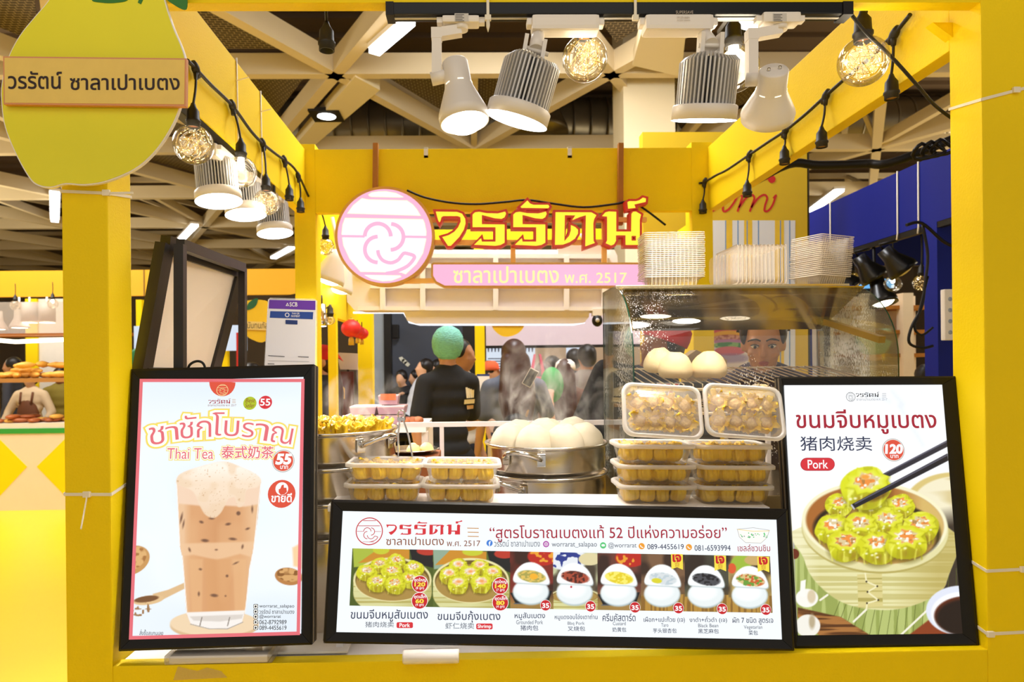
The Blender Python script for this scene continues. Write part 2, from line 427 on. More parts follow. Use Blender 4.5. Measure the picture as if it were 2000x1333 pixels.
# ------------------------------------------------------------------ printed pictures
class Canvas:
    """a printed picture on frame fr between two corners; shapes are given where they stand in the photograph"""
    def __init__(s, fr, x0, y0, x1, y1, res, bg):
        s.fr = fr; nx = max(2, int((x1 - x0) / res)); ny = max(2, int((y1 - y0) / res)); s.nx, s.ny = nx, ny
        X, Y = np.meshgrid(np.linspace(x0, x1, nx), np.linspace(y0, y1, ny)); s.X, s.Y = X, Y
        o, n = fr.o, fr.n
        P = np.stack([o[i] + X * fr.x[i] + Y * fr.y[i] - EYE[i] for i in range(3)], -1)
        k = P @ np.array(CF); s.U = U0 + F * (P @ np.array(CR)) / k; s.V = V0 - F * (P @ np.array(CU)) / k
        s.C = np.empty(X.shape + (3,)); s.C[:] = s.c(bg); s.rng = np.random.RandomState(5)
    def c(s, h): return np.array([int(h[i:i + 2], 16) / 255 for i in (0, 2, 4)]) if isinstance(h, str) else np.array(h)
    def fill(s, m, col, a=1.0):
        m = (m * a)[..., None]; s.C = s.C * (1 - m) + s.c(col) * m
    def ellm(s, cx, cy, rx, ry, rot=0, soft=1.2):
        ca, sa = math.cos(math.radians(rot)), math.sin(math.radians(rot)); dx, dy = s.U - cx, s.V - cy
        q = np.sqrt(((dx * ca + dy * sa) / rx) ** 2 + ((-dx * sa + dy * ca) / ry) ** 2)
        return np.clip((1 - q) * min(rx, ry) / soft + .5, 0, 1)
    def ell(s, cx, cy, rx, ry, col, rot=0, soft=1.2, a=1.0): s.fill(s.ellm(cx, cy, rx, ry, rot, soft), col, a)
    def polym(s, pts, soft=1.2):
        ins = np.zeros(s.U.shape, bool); D = np.full(s.U.shape, 1e9); n = len(pts)
        for i in range(n):
            (x0, y0), (x1, y1) = pts[i], pts[(i + 1) % n]
            if y0 != y1: ins ^= ((y0 > s.V) != (y1 > s.V)) & (s.U < (x1 - x0) * (s.V - y0) / (y1 - y0) + x0)
            ex, ey = x1 - x0, y1 - y0; L = ex * ex + ey * ey + 1e-9
            t = np.clip(((s.U - x0) * ex + (s.V - y0) * ey) / L, 0, 1); D = np.minimum(D, np.hypot(s.U - x0 - t * ex, s.V - y0 - t * ey))
        return np.clip(np.where(ins, D, -D) / soft + .5, 0, 1)
    def poly(s, pts, col, soft=1.2, a=1.0): s.fill(s.polym(pts, soft), col, a)
    def line(s, x0, y0, x1, y1, w, col, a=1.0, soft=1.0):
        ex, ey = x1 - x0, y1 - y0; t = np.clip(((s.U - x0) * ex + (s.V - y0) * ey) / (ex * ex + ey * ey), 0, 1)
        s.fill(np.clip((w / 2 - np.hypot(s.U - x0 - t * ex, s.V - y0 - t * ey)) / soft + .5, 0, 1), col, a)
    def noise(s, px, py=None, seed=0):
        py = py or px; r = np.random.RandomState(seed); g = r.rand(int(700 / py) + 6, int(1400 / px) + 6)
        x = (s.U - s.U.min()) / px; y = (s.V - s.V.min()) / py; i = np.clip(x.astype(int), 0, g.shape[1] - 2); j = np.clip(y.astype(int), 0, g.shape[0] - 2)
        fx, fy = x - i, y - j; fx = fx * fx * (3 - 2 * fx); fy = fy * fy * (3 - 2 * fy)
        return (g[j, i] * (1 - fx) + g[j, i + 1] * fx) * (1 - fy) + (g[j + 1, i] * (1 - fx) + g[j + 1, i + 1] * fx) * fy
    def tex(s, m, col, px, py=None, seed=0, lo=.45, hi=.65, a=1.0):
        s.fill(m * np.clip((s.noise(px, py, seed) - lo) / (hi - lo), 0, 1), col, a)
    def build(s, name, material, parent, z=.0003):
        nx, ny = s.nx, s.ny; vs = np.stack([s.X, s.Y, np.full(s.X.shape, z)], -1).reshape(-1, 3)
        i = np.arange(nx * ny).reshape(ny, nx); fs = np.stack([i[:-1, :-1], i[:-1, 1:], i[1:, 1:], i[1:, :-1]], -1).reshape(-1, 4)
        me = bpy.data.meshes.new(name); me.from_pydata(vs.tolist(), [], fs.tolist()); me.materials.append(material)
        at_ = me.color_attributes.new('print', 'FLOAT_COLOR', 'POINT'); c = np.clip(s.C, 0, 1).reshape(-1, 3)
        c = np.where(c <= .04045, c / 12.92, ((c + .055) / 1.055) ** 2.4); at_.data.foreach_set('color', np.concatenate([c, np.ones((len(c), 1))], 1).astype('f').ravel())
        o = bpy.data.objects.new(name, me); o.parent = parent; COL.objects.link(o); WM_set(o, WM[parent.name]); return o

# ------------------------------------------------------------------ shared materials
YEL = mat('yellow_paint', 'f9d802', .6, spec=.25, var=.03, scale=5, bump=.12, bscale=160)
BLACKF = mat('black_frame', '110f0e', .4, var=.25, scale=30, spec=.3)
BLKP = mat('black_plastic', '14100d', .5, var=.2, spec=.3)
WHTP = mat('white_lamp_paint', 'efe8e0', .35, var=.02)
WHITE = mat('white_board', 'f3efec', .5, var=.03)
STEEL = mat('stainless_steel', 'e6dfd4', .20, 1.0, var=.07, scale=9, stretch=(1, 1, 60), bump=.02, bscale=40)
CHROME = mat('polished_steel', 'dcd8d2', .12, 1.0, var=.04)
ALU = mat('fin_aluminium', 'd2d0cf', .35, .35, var=.05)
WOOD = mat('batten_wood', 'a86a14', .6, var=.2, scale=8, stretch=(8, 8, 1))
LED = glow('led_lens', 'ffffff', 9.0)
LEDW = glow('warm_bulb', 'fff2dc', 9.0)
FAIRY = glow('fairy_light', 'ffe0a0', 6.0)
GLASSB = clear('bulb_glass', (1, .97, .9), .07)
NYLON = mat('nylon_tie', 'efe6d2', .5, var=.03)
# ================================================================== the hall
FLOORM = mat('yellow_floor', 'f6cf28', .35, var=.05, scale=1.5)
structure(MB().box((-16, -4, -.06), (16, 32, 0)).build('floor', FLOORM))
DECK = mat('roof_deck', '64503a', .8, var=.3, scale=.6)
mb = MB().box((-18, -4, 6.9), (18, 34, 7.0))
for i in range(60): mb.box((-18, -3.5 + i * .62, 6.82), (18, -3.3 + i * .62, 6.9))
structure(mb.build('ceiling', DECK))
TRUSS = mat('truss_cream', 'd9c8a4', .6, var=.04, scale=2)
mb = MB(); L, H = 3.17, 2.745
def node(r, n): return V((-1.54 + L * n + (L / 2 if r % 2 else 0), 7.7 + H * r, 5.0))
for r in range(-2, 9):
    for n in range(-6, 7):
        p = node(r, n); mb.bar(p, p + V((L, 0, 0)), .13, .24)
        if r < 8:
            a = node(r + 1, n if r % 2 == 0 else n + 1); b = node(r + 1, n - 1 if r % 2 == 0 else n)
            mb.bar(p, a, .13, .24); mb.bar(p, b, .13, .24)
        if r % 2 == 0 and r < 8: mb.bar(p + V((L / 2, 0, .03)), node(r + 1, n), .09, .16)
for n in range(-5, 7):                                   # the upper layer of the space frame
    for r in range(0, 8, 2):
        p = node(r, n) + V((0, .9, .50)); mb.bar(p, p + V((L, 0, 0)), .09, .10); mb.bar(p, p + V((L / 2, H, 0)), .09, .10)
        mb.bar(node(r, n), p, .06, .06); mb.bar(p, node(r + 1, n), .06, .06)
structure(mb.build('ceiling_lattice', TRUSS))
MESHP = mat('perforated_panel', '8a7450', .7)
_nt = MESHP.node_tree; _b = _nt.nodes['Principled BSDF']; _k = _nt.nodes.new('ShaderNodeTexBrick'); _k.inputs['Scale'].default_value = 6.5; _k.inputs['Mortar Size'].default_value = .02; _k.inputs['Brick Width'].default_value = .5; _k.inputs['Row Height'].default_value = .3
_k.inputs['Color1'].default_value = _k.inputs['Color2'].default_value = (.05, .035, .02, 1); _k.inputs['Mortar'].default_value = (.42, .33, .19, 1); _nt.links.new(_nt.nodes['Mapping'].outputs[0], _k.inputs['Vector']); _nt.links.new(_k.outputs['Color'], _b.inputs['Base Color'])
mb = MB()
for r, n, d in ((0, 0, 1), (0, -1, -1), (1, -1, 1), (0, 1, 1), (-1, 0, 1), (1, 1, -1), (-1, -2, 1), (-1, -1, -1), (0, -1, 1), (1, -2, 1), (2, -1, 1)):
    p = node(r, n); q = node(r + 1, n if r % 2 == 0 else n + 1); w = p + V((L, 0, 0)) if d > 0 else node(r + 1, n - 1 if r % 2 == 0 else n)
    c = (p + q + w) / 3; tri = [tuple((k - c) * .86 + c + V((0, 0, .14))) for k in (p, q, w)]
    mb.add(tri + [(x, y, z + .02) for x, y, z in tri], [(0, 1, 2), (5, 4, 3), (0, 3, 4, 1), (1, 4, 5, 2), (2, 5, 3, 0)])
structure(mb.build('ceiling_mesh_panels', MESHP))
DUCTM = mat('duct_zinc', '8f856f', .35, .8, var=.25, scale=3, bump=.08, bscale=6)
def duct(name, p, q, r, label):
    p, q = V(p), V(q); n = int((q - p).length / .32); mb = MB(); mb.tube([p, q], r, 28)
    for i in range(n):
        c = p + (q - p) * (i + .5) / n; d = (q - p).normalized() * .018; mb.tube([c - d, c + d], r + .018, 28)
    return tag(mb.build(name, DUCTM), label, 'duct')
duct('air_duct', (-4.4, 13.2, 6.27), (4.1, 13.2, 6.27), .52, 'long round zinc spiral duct hanging above the truss behind the two middle spotlights')
duct('air_duct', (5.4, 13.2, 6.27), (14, 13.2, 6.27), .52, 'round zinc spiral duct in the ceiling above the blue booth')
tag(MB().lathe([(.0, 0), (.60, 0), (.58, .1), (.40, .5), (.2, .9), (.0, .95)], 24, M=MX.Translation((1.15, 12.0, 5.70))).bar((1.15, 12.0, 6.6), (1.15, 12.0, 6.815), .06, .06, up=(1, 0, 0)).build('exhaust_cowl', DUCTM), 'dark grey conical duct end behind the large tilted spotlight', 'duct')
# boxed-in ceiling panels carrying downlights
PANEL = mat('soffit_cream', 'e6d8b4', .6, var=.03, scale=2)
def soffit(pts, z, name):
    a = [atz(u, v, z) for u, v in pts]; mb = MB(); n = len(a)
    mb.prism([[(p.x, p.y) for p in a]], z, z + .14); return structure(mb.build(name, PANEL))
soffit([(694, 150), (742, 176), (612, 286), (578, 282)], 4.86, 'ceiling_soffit')
soffit([(1262, 30), (1340, 60), (1330, 150), (1235, 128)], 4.86, 'ceiling_soffit')
tag(MB().box((1.83, 8.0, 2.3), (2.45, 8.6, 6.9)).build('trim_1', PANEL), None, None, kind='structure')
DK = mat('downlight_black', '141210', .4)
def downlight(u, v, z, label, s=.2):
    p = atz(u, v, z); t = thing('ceiling_downlight', label, 'downlight', p, 'recessed hall downlights')
    MB().box(p + V((-s, -s, 0)), p + V((s, s, .05))).build('trim', DK, t)
    MB().lathe([(0, -.004), (s * .55, -.004), (s * .6, 0)], 24, M=MX.Translation(p)).build('lens', LED, t)
downlight(638, 228, 4.85, 'square black downlight on the cream ceiling panel right of the left string lights')
downlight(1478, 42, 4.6, 'square black downlight in the ceiling behind the right cone spotlight', .26)
TUBE = glow('tube_light', 'ffffff', 6.0)
def tubelight(a, b, z, label, w=.12):
    p, q = atz(*a, z), atz(*b, z); t = thing('linear_light', label, 'ceiling light', (p + q) / 2, 'linear hall lights on the truss')
    MB().bar(p, q, w, .05).build('diffuser', TUBE, t); MB().bar(p + V((0, 0, .05)), q + V((0, 0, .05)), w * 1.25, .05).build('housing', WHTP, t)
tubelight((731, 102), (800, 42), 4.80, 'bright linear light on the truss beside the black front track end')
tubelight((107, 376), (107, 432), 4.8, 'linear light seen between the lemon sign and the left edge', .14)
tubelight((352, 470), (381, 440), 4.8, 'small linear light above the empty black folding frame', .14)
tubelight((534, 504), (570, 484), 4.8, 'small linear light below the farthest left finned spotlight', .16)
tubelight((1574, 420), (1640, 372), 4.8, 'linear light tucked behind the blue beam', .16)
# walls far behind
structure(MB().box((-16, 24, 0), (16, 24.2, 7)).build('wall_back', mat('back_wall', '8a7a66', .8, var=.15, scale=.5)))
structure(MB().box((-16.2, -4, 0), (-16, 24.2, 7)).build('wall_left', mat('side_wall', '8a7a66', .8, var=.15, scale=.5)))
structure(MB().box((16, -4, 0), (16.2, 24.2, 7)).build('wall_right', mat('side_wall', '8a7a66', .8)))

# ================================================================== the yellow booth
booth = thing('market_booth', 'yellow painted booth frame around the bun counter', 'booth', (.15, 2.7, 0))
def post(x0, x1, y0, y1): MB().box((x0, y0, 0), (x1, y1, 2.78), bev=.004).build('post', YEL, booth)
XL, XR = -.913, 1.314
post(XL - .114, XL, 1.70, 1.814); post(XR, XR + .115, 1.70, 1.815); post(-.974, -.858, 3.70, 3.815); post(1.222, 1.338, 3.70, 3.815)
MB().box((XL, 1.70, 2.471), (XR, 1.741, 2.78), bev=.003).build('front_beam', YEL, booth)
MB().box((XL - .05, 1.814, 2.40), (XL, 3.70, 2.75), bev=.003).build('side_beam', YEL, booth)
MB().box((XR, 1.815, 2.40), (XR + .05, 3.70, 2.75), bev=.003).build('side_beam', YEL, booth)
MB().box((-.858, 3.70, 2.40), (1.222, 3.75, 2.75), bev=.003).build('rear_beam', YEL, booth)
MB().box((XL, 1.70, 0), (XR, 1.742, .806), bev=.003).build('front_board', YEL, booth)
MB().prism([[(XR, 2.471), (XR, 2.43), (XR - .056, 2.471)]], -.03, 0, M=MX.Translation((0, 1.80, 0)) @ MX.Rotation(PI / 2, 4, 'X')).build('corner_bracket', YEL, booth)
ctop = tag(MB().box((XL + .002, 1.743, .76), (XR - .002, 2.62, .80)).build('worktop', WHITE), 'white worktop behind the yellow front board, under the steamers', 'worktop')
tag(MB().box((XL + .002, 2.56, 0), (XR - .002, 2.60, .759)).build('counter_back_panel', WHITE), 'white panel closing the counter towards the stall inside', 'panel')

# ---- front rail and its lamps
rail = thing('lighting_track', 'black lighting track under the front beam of the yellow booth', 'track', (.4, 1.715, 2.44))
TA, TB = at(757, 20, 1.70).x, at(1653, 20, 1.70).x
MB().box((TA, 1.695, 2.440), (TB, 1.735, 2.4705), bev=.003).build('rail', mat('track_black', '0b0a09', .3, spec=.25), rail)
MB().box((TA - .004, 1.692, 2.437), (TA + .016, 1.738, 2.4705)).build('end_cap', BLKP, rail); MB().box((TB - .012, 1.692, 2.437), (TB + .014, 1.738, 2.4705)).build('end_cap', BLKP, rail)
MB().box((TA + .016, 1.711, 2.438), (TB - .012, 1.719, 2.441)).build('slot', ALU, rail)
rail2 = thing('lighting_track', 'black lighting track under the left beam of the yellow booth', 'track', (XL - .025, 2.5, 2.36))
MB().box((XL - .042, 1.84, 2.366), (XL - .004, 3.13, 2.3995), bev=.003).build('rail', mat('track_black', '0b0a09', .3, spec=.25), rail2)
MB().box((XL - .044, 3.13, 2.362), (XL - .002, 3.15, 2.3995)).build('end_cap', BLKP, rail2)

def spot(parent, p, d, watts, col, ang=70, blend=.6, r=.05):
    l = bpy.data.lights.new('lamp_light', 'SPOT'); l.energy = watts; l.color = col; l.spot_size = math.radians(ang); l.spot_blend = blend; l.shadow_soft_size = r
    o = bpy.data.objects.new('lamp_light', l); COL.objects.link(o); o.parent = parent
    q = V(d).normalized(); w = (-basis(q).col[2].to_3d()); x = basis(q).col[0].to_3d(); z = -q; y = z.cross(x)
    M = MX((x, y, z)).transposed().to_4x4(); M.translation = V(p); o.matrix_local = WM[parent.name].inverted() @ M
FINM = mat('fin_dark_core', '4c4c50', .45, .4)
K2 = 2.0
def finned(label, top, c, d, R, box, watts, col, adapter=True):
    """top: joint point, c: centre of the lens ring, d: direction it shines, box: (corner, corner) of the driver"""
    c = V(c); d = V(d).normalized(); M = MX.Translation(c) @ basis(-d)                  # local +z runs up the body
    t = thing('finned_spotlight', label, 'track spotlight', c, 'big finned LED spotlights')
    h = R * 1.78
    MB().lathe([(R, -.012), (R * 1.0, R * .26), (R * .96, R * .30), (R * .8, R * .31)], 40, M=M).build('lens_ring', WHTP, t)
    MB().lathe([(0, -.002), (R * .86, -.002), (R * .97, -.013), (R, -.012)], 40, M=M).build('lens', LED, t)
    mb = MB(); n = 44
    for k in range(n):
        a = 2 * PI * k / n; rr = R * .90; e = MX.Rotation(a, 4, 'Z'); hh = h * (.97 + .03 * math.cos(3 * a))
        pr = [(.55 * R, R * .3), (rr, R * .3), (rr, hh - .012), (rr - .012, hh), (.55 * R, hh)]
        mb.prism([pr], -.0022, .0022, 0, M @ e @ MX.Rotation(PI / 2, 4, 'X'))
    mb.build('fins', ALU, t)
    MB().lathe([(R * .62, R * .3), (R * .62, h - .01), (0, h - .01)], 28, M=M).build('heat_sink_core', FINM, t)
    top = V(top); j = M @ V((0, 0, h + .02)); mb = MB(); mb.tube([top, top.lerp(j, .5), j], [.016, .018, .02], 14)
    q = basis(-d).col[0].to_3d() * .024
    mb.bar(j - q + V((0, 0, .03)), M @ V((-.024, 0, h - .03)), .010, .034, up=(0, 1, 0)); mb.bar(j + q + V((0, 0, .03)), M @ V((.024, 0, h - .03)), .010, .034, up=(0, 1, 0))
    mb.tube([j - q * 1.35, j + q * 1.35], .006, 8); mb.build('yoke', WHTP, t)
    if box:
        a, b = box; MB().box(a, b, bev=.010).build('driver_box', WHTP, t)
        cx = (a[0] + b[0]) / 2
        MB().box((min(a[0], b[0]) - .012, a[1] + .012, max(a[2], b[2]) - .022), (min(a[0], b[0]) + .02, b[1] - .012, max(a[2], b[2]) - .004), bev=.004).build('track_clip', WHTP, t)
        MB().box((max(a[0], b[0]) - .02, a[1] + .012, max(a[2], b[2]) - .022), (max(a[0], b[0]) + .014, b[1] - .012, max(a[2], b[2]) - .004), bev=.004).build('track_clip', WHTP, t)
    spot(t, c + d * .03, d, watts * K2, col, 150, 1.0, R * .8)
    return t
K = 1.715; K2 = 1.3
p = at(1010, 228, K); tp = at(1052, 72, K)
tA = finned('large finned spotlight tilted left, third white fixture from the left end of the front track', at(1051, 66, K), at(1011, 227, K), (-.30, .16, -1), S(62, K), ((at(1037, 20, K).x, K - .026, at(1037, 66, K).z), (at(1168, 20, K).x, K + .026, 2.438)), 26, (1, .93, .85))
tB = finned('large finned spotlight pointing straight down, beside the turned-away cone spotlight', at(1375, 66, K), at(1375, 226, K), (-.02, .30, -1), S(62, K), ((at(1256, 20, K).x, K - .026, at(1256, 66, K).z), (at(1388, 20, K).x, K + .026, 2.438)), 30, (1, .93, .85))
tA['label'] = 'large finned spotlight tilted to one side, left of the clear fairy-light globe'
sub = MB(); fr = Frame((0, K - .0275, 0), (1, 0, 0), (0, 0, 1)); pxletter(sub, fr, 'SUPERSAVE', 1320, 21, 1354, 27, 0); pxletter(sub, fr, '10W 220V-50/60Hz', 1322, 32, 1347, 36, 0); pxletter(sub, fr, 'AC220V 50/60Hz', 1322, 38, 1348, 41, 0)
for w in (sub,):
    w.v = [tuple(fr.m @ V(q)) for q in w.v]; w.build('rating_print', mat('grey_print', 'b9ac9e', .6), tB)
K2 = 2.0
for k, (u, v, Y, w) in enumerate(((427, 388, 2.54, 'nearest'), (480, 415, 2.88, 'middle'), (537, 452, 3.27, 'farthest'))):
    c = at(u, v, Y)
    finned('%s of the three finned spotlights on the left track' % w, (XL - .023, c.y - .01, 2.335), c, (.12, -.10, -1), .084, ((XL - .042, c.y - .11, 2.318), (XL - .004, c.y + .05, 2.3655)), 36, (1, .97, .92))

def cone(label, ad, elbow, neck_top, mouth, R, on, watts=0):
    """ad: adapter box pixels (u0,v0,u1,v1); elbow: arm path pixels; body from neck_top to mouth"""
    a, b = at(ad[0], ad[1], K), at(ad[2], ad[3], K); t = thing('cone_spotlight', label, 'track spotlight', b, 'white cone spotlights')
    MB().box((a.x, K - .02, b.z), (b.x, K + .02, 2.4385), bev=.006).build('track_adapter', WHTP, t)
    zc = (b.z + 2.4385) / 2
    for xx in (a.x - .014, b.x): MB().box((xx, K - .010, zc - .006), (xx + .014, K + .010, zc + .008)).build('adapter_lug', WHTP, t)
    fr = Frame((0, K - .0206, 0), (1, 0, 0), (0, 0, 1)); mb = MB(); uc = (ad[0] + ad[2]) / 2 + 2; x0, z0 = fr.loc(uc - 14, ad[1] + 17); x1, z1 = fr.loc(uc + 13, ad[1] + 1)
    mb.poly([[(x0, z0), (x1, z0), (x1, z1), (x0, z1)]], 0, fr.m); 
    for i in range(5): mb.box((x0 + .002, K - .0210, z1 - .004 - i * .004), (x0 + (.020 if i % 2 else .024), K - .0207, z1 - .0025 - i * .004), 1)
    mb.build('rating_label', [mat('label_grey', 'cfcac4', .5), mat('label_ink', '55504a', .6)], t)
    E = [at(u, v, K) for u, v in elbow]; mb = MB()
    mb.tube([V((E[0].x, K, b.z + .004)), E[0]], .017, 14)
    for i in range(len(E) - 1): mb.bar(E[i], E[i + 1], .026, .024, up=(0, 0, 1) if i == 0 else (1, 0, 0))
    for q in E[1:-1]: mb.box(q - V((.0136, .0136, .0136)), q + V((.0136, .0136, .0136)))
    mb.build('arm', WHTP, t)
    n, m_ = V(neck_top), V(mouth); d = (m_ - n).normalized(); Lh = (m_ - n).length; M = MX.Translation(n) @ basis(d)
    j = E[-1]; mb = MB(); mb.tube([j + V((-.014, 0, 0)), V((n + d * Lh * .18)) + (V(j) - (n + d * Lh * .18)).normalized() * .02], .017, 14); mb.build('hinge', WHTP, t)
    r0 = R * .52
    prof = [(0, 0), (r0 * .9, 0), (r0, .004), (r0 * 1.04, Lh * .36), (r0 * 1.10, Lh * .42), (r0 * 1.12, Lh * .44), (R * .80, Lh * .66), (R * .98, Lh * .84), (R, Lh * .88), (R * .97, Lh), (R * .93, Lh), (R * .93, Lh * .88), (r0 * .98, Lh * .46), (r0 * .9, Lh * .3), (0, Lh * .3)]
    MB().lathe(prof, 40, M=M).build('shade', WHTP, t)
    mb = MB()
    for k in range(6):                      # cooling slots round the neck, lit from inside
        a0 = k * PI / 3 + .15
        vs = [(math.cos(a0 + .085 * i) * r0 * 1.085, math.sin(a0 + .085 * i) * r0 * 1.085, Lh * .385 + dz) for dz in (0, .008) for i in range(6)]
        mb.add(vs, [(i, i + 1, i + 7, i + 6) for i in range(5)], 0, False, M)
    mb.build('cooling_slot', glow('slot_glow', 'ffeccb', 1.6 if on else 1.0), t)
    for s_ in (-1, 1): MB().lathe([(0, -.006), (.004, -.006), (.005, 0)], 8, M=M @ MX.Translation((s_ * r0 * .38, 0, 0))).build('screw', CHROME, t)
    MB().ell((0, 0, 0), (R * .78, R * .78, R * .52), 24, M=M @ MX.Translation((0, 0, Lh * (.95 if on else .78)))).build('bulb', LEDW if on else glow('par_bulb', 'fff0d8', 3), t)
    spot(t, m_ + d * .08, d, watts, (1, .90, .76), 120, .8, .05)
    return t
K = 1.715
cone('white cone spotlight with a bulging lit bulb, nearest the left end of the front track', (864, 25, 936, 50), [(901, 60), (853, 68), (853, 155)], at(888, 121, K), V(at(908, 246, K)) + V((0, -.02, 0)), S(49, K), True, 8)
K = 1.70
cone('white cone spotlight turned away, slotted cap facing out, before the right yellow beam', (1485, 25, 1558, 50), [(1524, 60), (1468, 70), (1468, 156)], at(1512, 136, K - .05), V(at(1498, 232, K + .05)), S(52, K), False, 10)
K = 1.715
# ================================================================== string lights
RUB = mat('rubber_black', '1c1814', .55, var=.2)
SOCK_IN = mat('socket_brass', 'b08850', .4, .8)
def socket(mb, p, s=1.0, d=(0, 0, -1)):
    M = MX.Translation(p) @ basis(V(d)) @ MX.Diagonal((s, s, s, 1))
    mb.lathe([(0, -.042), (.006, -.042), (.010, -.030), (.018, -.018), (.0195, .010), (.0225, .012), (.0225, .018), (.020, .020), (.020, .034), (.017, .034), (.016, .012), (0, .010)], 20, M=M)
def string_light(name, pts, joints, empties, label):
    """cable with moulded joints; empties: sockets left without a bulb"""
    t = thing(name, label, 'string light', pts[0])
    mb = MB(); mb.tube(smooth_pts(pts, 5, False), .0062, 8); mb.build('cable', RUB, t)
    for j in joints:
        d = V((0, .7, -.55)).normalized(); mb = MB(); mb.tube([j - d * .030, j - d * .018, j - d * .006, j + d * .012, j + d * .026], [.007, .012, .014, .012, .007], 10); mb.tube([j, j + V((0, 0, -.03))], [.011, .007], 8); mb.build('joint', RUB, t)
    for j, p in empties:
        mb = MB(); mb.tube(smooth_pts([j, j.lerp(p, .4) + V((.004, .004, 0)), p + V((0, 0, .04))], 4, False), .0042, 8); mb.build('drop_cord', RUB, t)
        mb = MB(); socket(mb, p); so = mb.build('socket', RUB, t); MB().lathe([(0, .0115), (.0155, .0115), (.0155, .030)], 16, M=MX.Translation(p) @ basis(V((0, 0, -1)))).build('socket_liner', SOCK_IN, so)
    return t
def globe(name, c, r, s, label, j=None, lit='fairy', seed=1):
    """round bulb screwed into its socket on a short cord"""
    c = V(c); t = thing(name, label, 'light bulb', c - V((0, 0, r)), 'round bulbs of the string lights'); n = c + V((0, 0, r * .98))
    so = MB(); socket(so, n + V((0, 0, .028)) , s); so.build('socket', RUB, t)
    if j is not None: MB().tube(smooth_pts([V(j), V(j).lerp(n + V((0, 0, .06)), .5) + V((.003, 0, 0)), n + V((0, 0, .065))], 4, False), .0042, 8).build('drop_cord', RUB, t)
    prof = [(1e-6, -r)] + [(r * math.sin(PI * i / 20), -r * math.cos(PI * i / 20)) for i in range(1, 18)] + [(r * .34, r * .95), (r * .30, r * 1.05)]
    MB().lathe(prof, 32, M=MX.Translation(c)).build('glass_globe', GLASSB, t)
    MB().lathe([(r * .31, r * .98), (r * .31, r * 1.16), (0, r * 1.16)], 20, M=MX.Translation(c)).build('base_cap', mat('copper_base', 'c88a70', .35, .7), t)
    if c.y < 3.2:
        l = bpy.data.lights.new('bulb_light', 'POINT'); l.energy = (.7 if c.x < 0 else 1.2) if lit == 'fairy' else (1.4 if c.x < 0 else 2.6); l.color = (1, .90, .72); l.shadow_soft_size = r * .9; lo = bpy.data.objects.new('bulb_light', l); COL.objects.link(lo); lo.parent = t; lo.matrix_local = MX.Translation((0, 0, r))
    rg = random.Random(seed)
    if lit == 'fairy':
        mb = MB(); ml = MB()
        for k in range(7):
            pts = []
            for i in range(7):
                q = V((rg.gauss(0, 1), rg.gauss(0, 1), rg.gauss(0, 1))).normalized() * r * rg.uniform(.55, .93); pts.append(c + q)
            sp = smooth_pts(pts, 6, False); sp = [tuple(c + (V(q) - c) * min(1, r * .94 / max(1e-6, (V(q) - c).length))) for q in sp]; mb.tube(sp, r * .013, 4, caps=False)
            for q in sp[::6]: ml.ell(q, r * .026, 6)
        mb.build('fairy_wire', mat('gilt_wire', 'b89a58', .3, .5), t); ml.build('fairy_leds', FAIRY, t)
    else:
        MB().tube([c + V((0, 0, r * .9)), c + V((0, 0, r * .25)), c + V((0, 0, r * .1))], [r * .20, r * .24, r * .12], 14).build('filament', LEDW, t)
    return t
xr = XR - .017
J = [(1745, 70), (1612, 190), (1533, 258), (1463, 305), (1375, 357)]
SK = [(1745, 172), (1608, 270), (1535, 305), (1462, 370), (1375, 405)]
jp = [atx(u, v, xr) for u, v in J]; jp[4] = at(1376, 357, 3.683); sp_ = []
for j, (u, v) in zip(jp, SK): sp_.append(at(u, v, j.y - .012) + V((-.006, 0, 0)))
string_light('string_light', [atx(u, v, xr) for u, v in ((1778, 28), (1762, 48), (1745, 68), (1700, 112), (1655, 150), (1612, 188), (1575, 222), (1533, 256), (1500, 278), (1463, 303), (1420, 332), (1398, 343))] + [at(1376, 356, 3.684), at(1366, 358, 3.688)], jp, list(zip(jp, sp_)), 'black string light cable with five empty sockets along the right yellow beam')
xl = XL + .017
JL = [(383, 137), (455, 210), (514, 283), (556, 315), (583, 346)]
jl = [atx(u, v, xl) for u, v in JL]
el = [(jl[3], at(563, 378, jl[3].y) + V((.005, 0, 0))), (jl[4], at(587, 402, jl[4].y))]
string_light('string_light', [atx(u, v, xl) for u, v in ((366, 118), (383, 135), (412, 166), (455, 208), (490, 256), (514, 281), (540, 302), (556, 313), (572, 326), (583, 342), (600, 378), (614, 408))], jl, el, 'black string light cable with bulbs along the left yellow beam')
globe('globe_bulb', at(378, 283, 2.13), S(38, 2.13), 1.0, 'fairy-light globe bulb nearest the lemon sign on the left cable', jl[0], seed=3)
globe('globe_bulb', at(471, 336, 2.54), S(30, 2.54), 1.0, 'clear globe bulb with glowing filament between two fairy-light globes on the left cable', jl[1], 'filament')
globe('globe_bulb', at(520, 396, 2.83), S(25, 2.83), .95, 'smaller fairy-light globe bulb farthest along the left cable', jl[2], seed=9)
globe('globe_bulb', at(1142, 115, 1.80), S(44, 1.80), 1.0, 'fairy-light globe bulb hanging behind the driver box of the tilted finned spotlight', (at(1147, 20, 1.80)), seed=4)
globe('globe_bulb', at(1433, 132, 1.86), S(48, 1.86), 1.15, 'clear globe bulb with bright filament partly behind the downward finned spotlight', at(1428, 12, 1.86), 'filament')
globe('globe_bulb', at(1686, 120, 1.79), S(47, 1.79), 1.15, 'tilted fairy-light globe bulb nearest the right front post', at(1692, 22, 1.79), seed=11)
p = at(638, 74, 1.79); t = thing('empty_lamp_socket', 'single empty black lamp socket hanging under the front beam left of the track', 'socket', p)
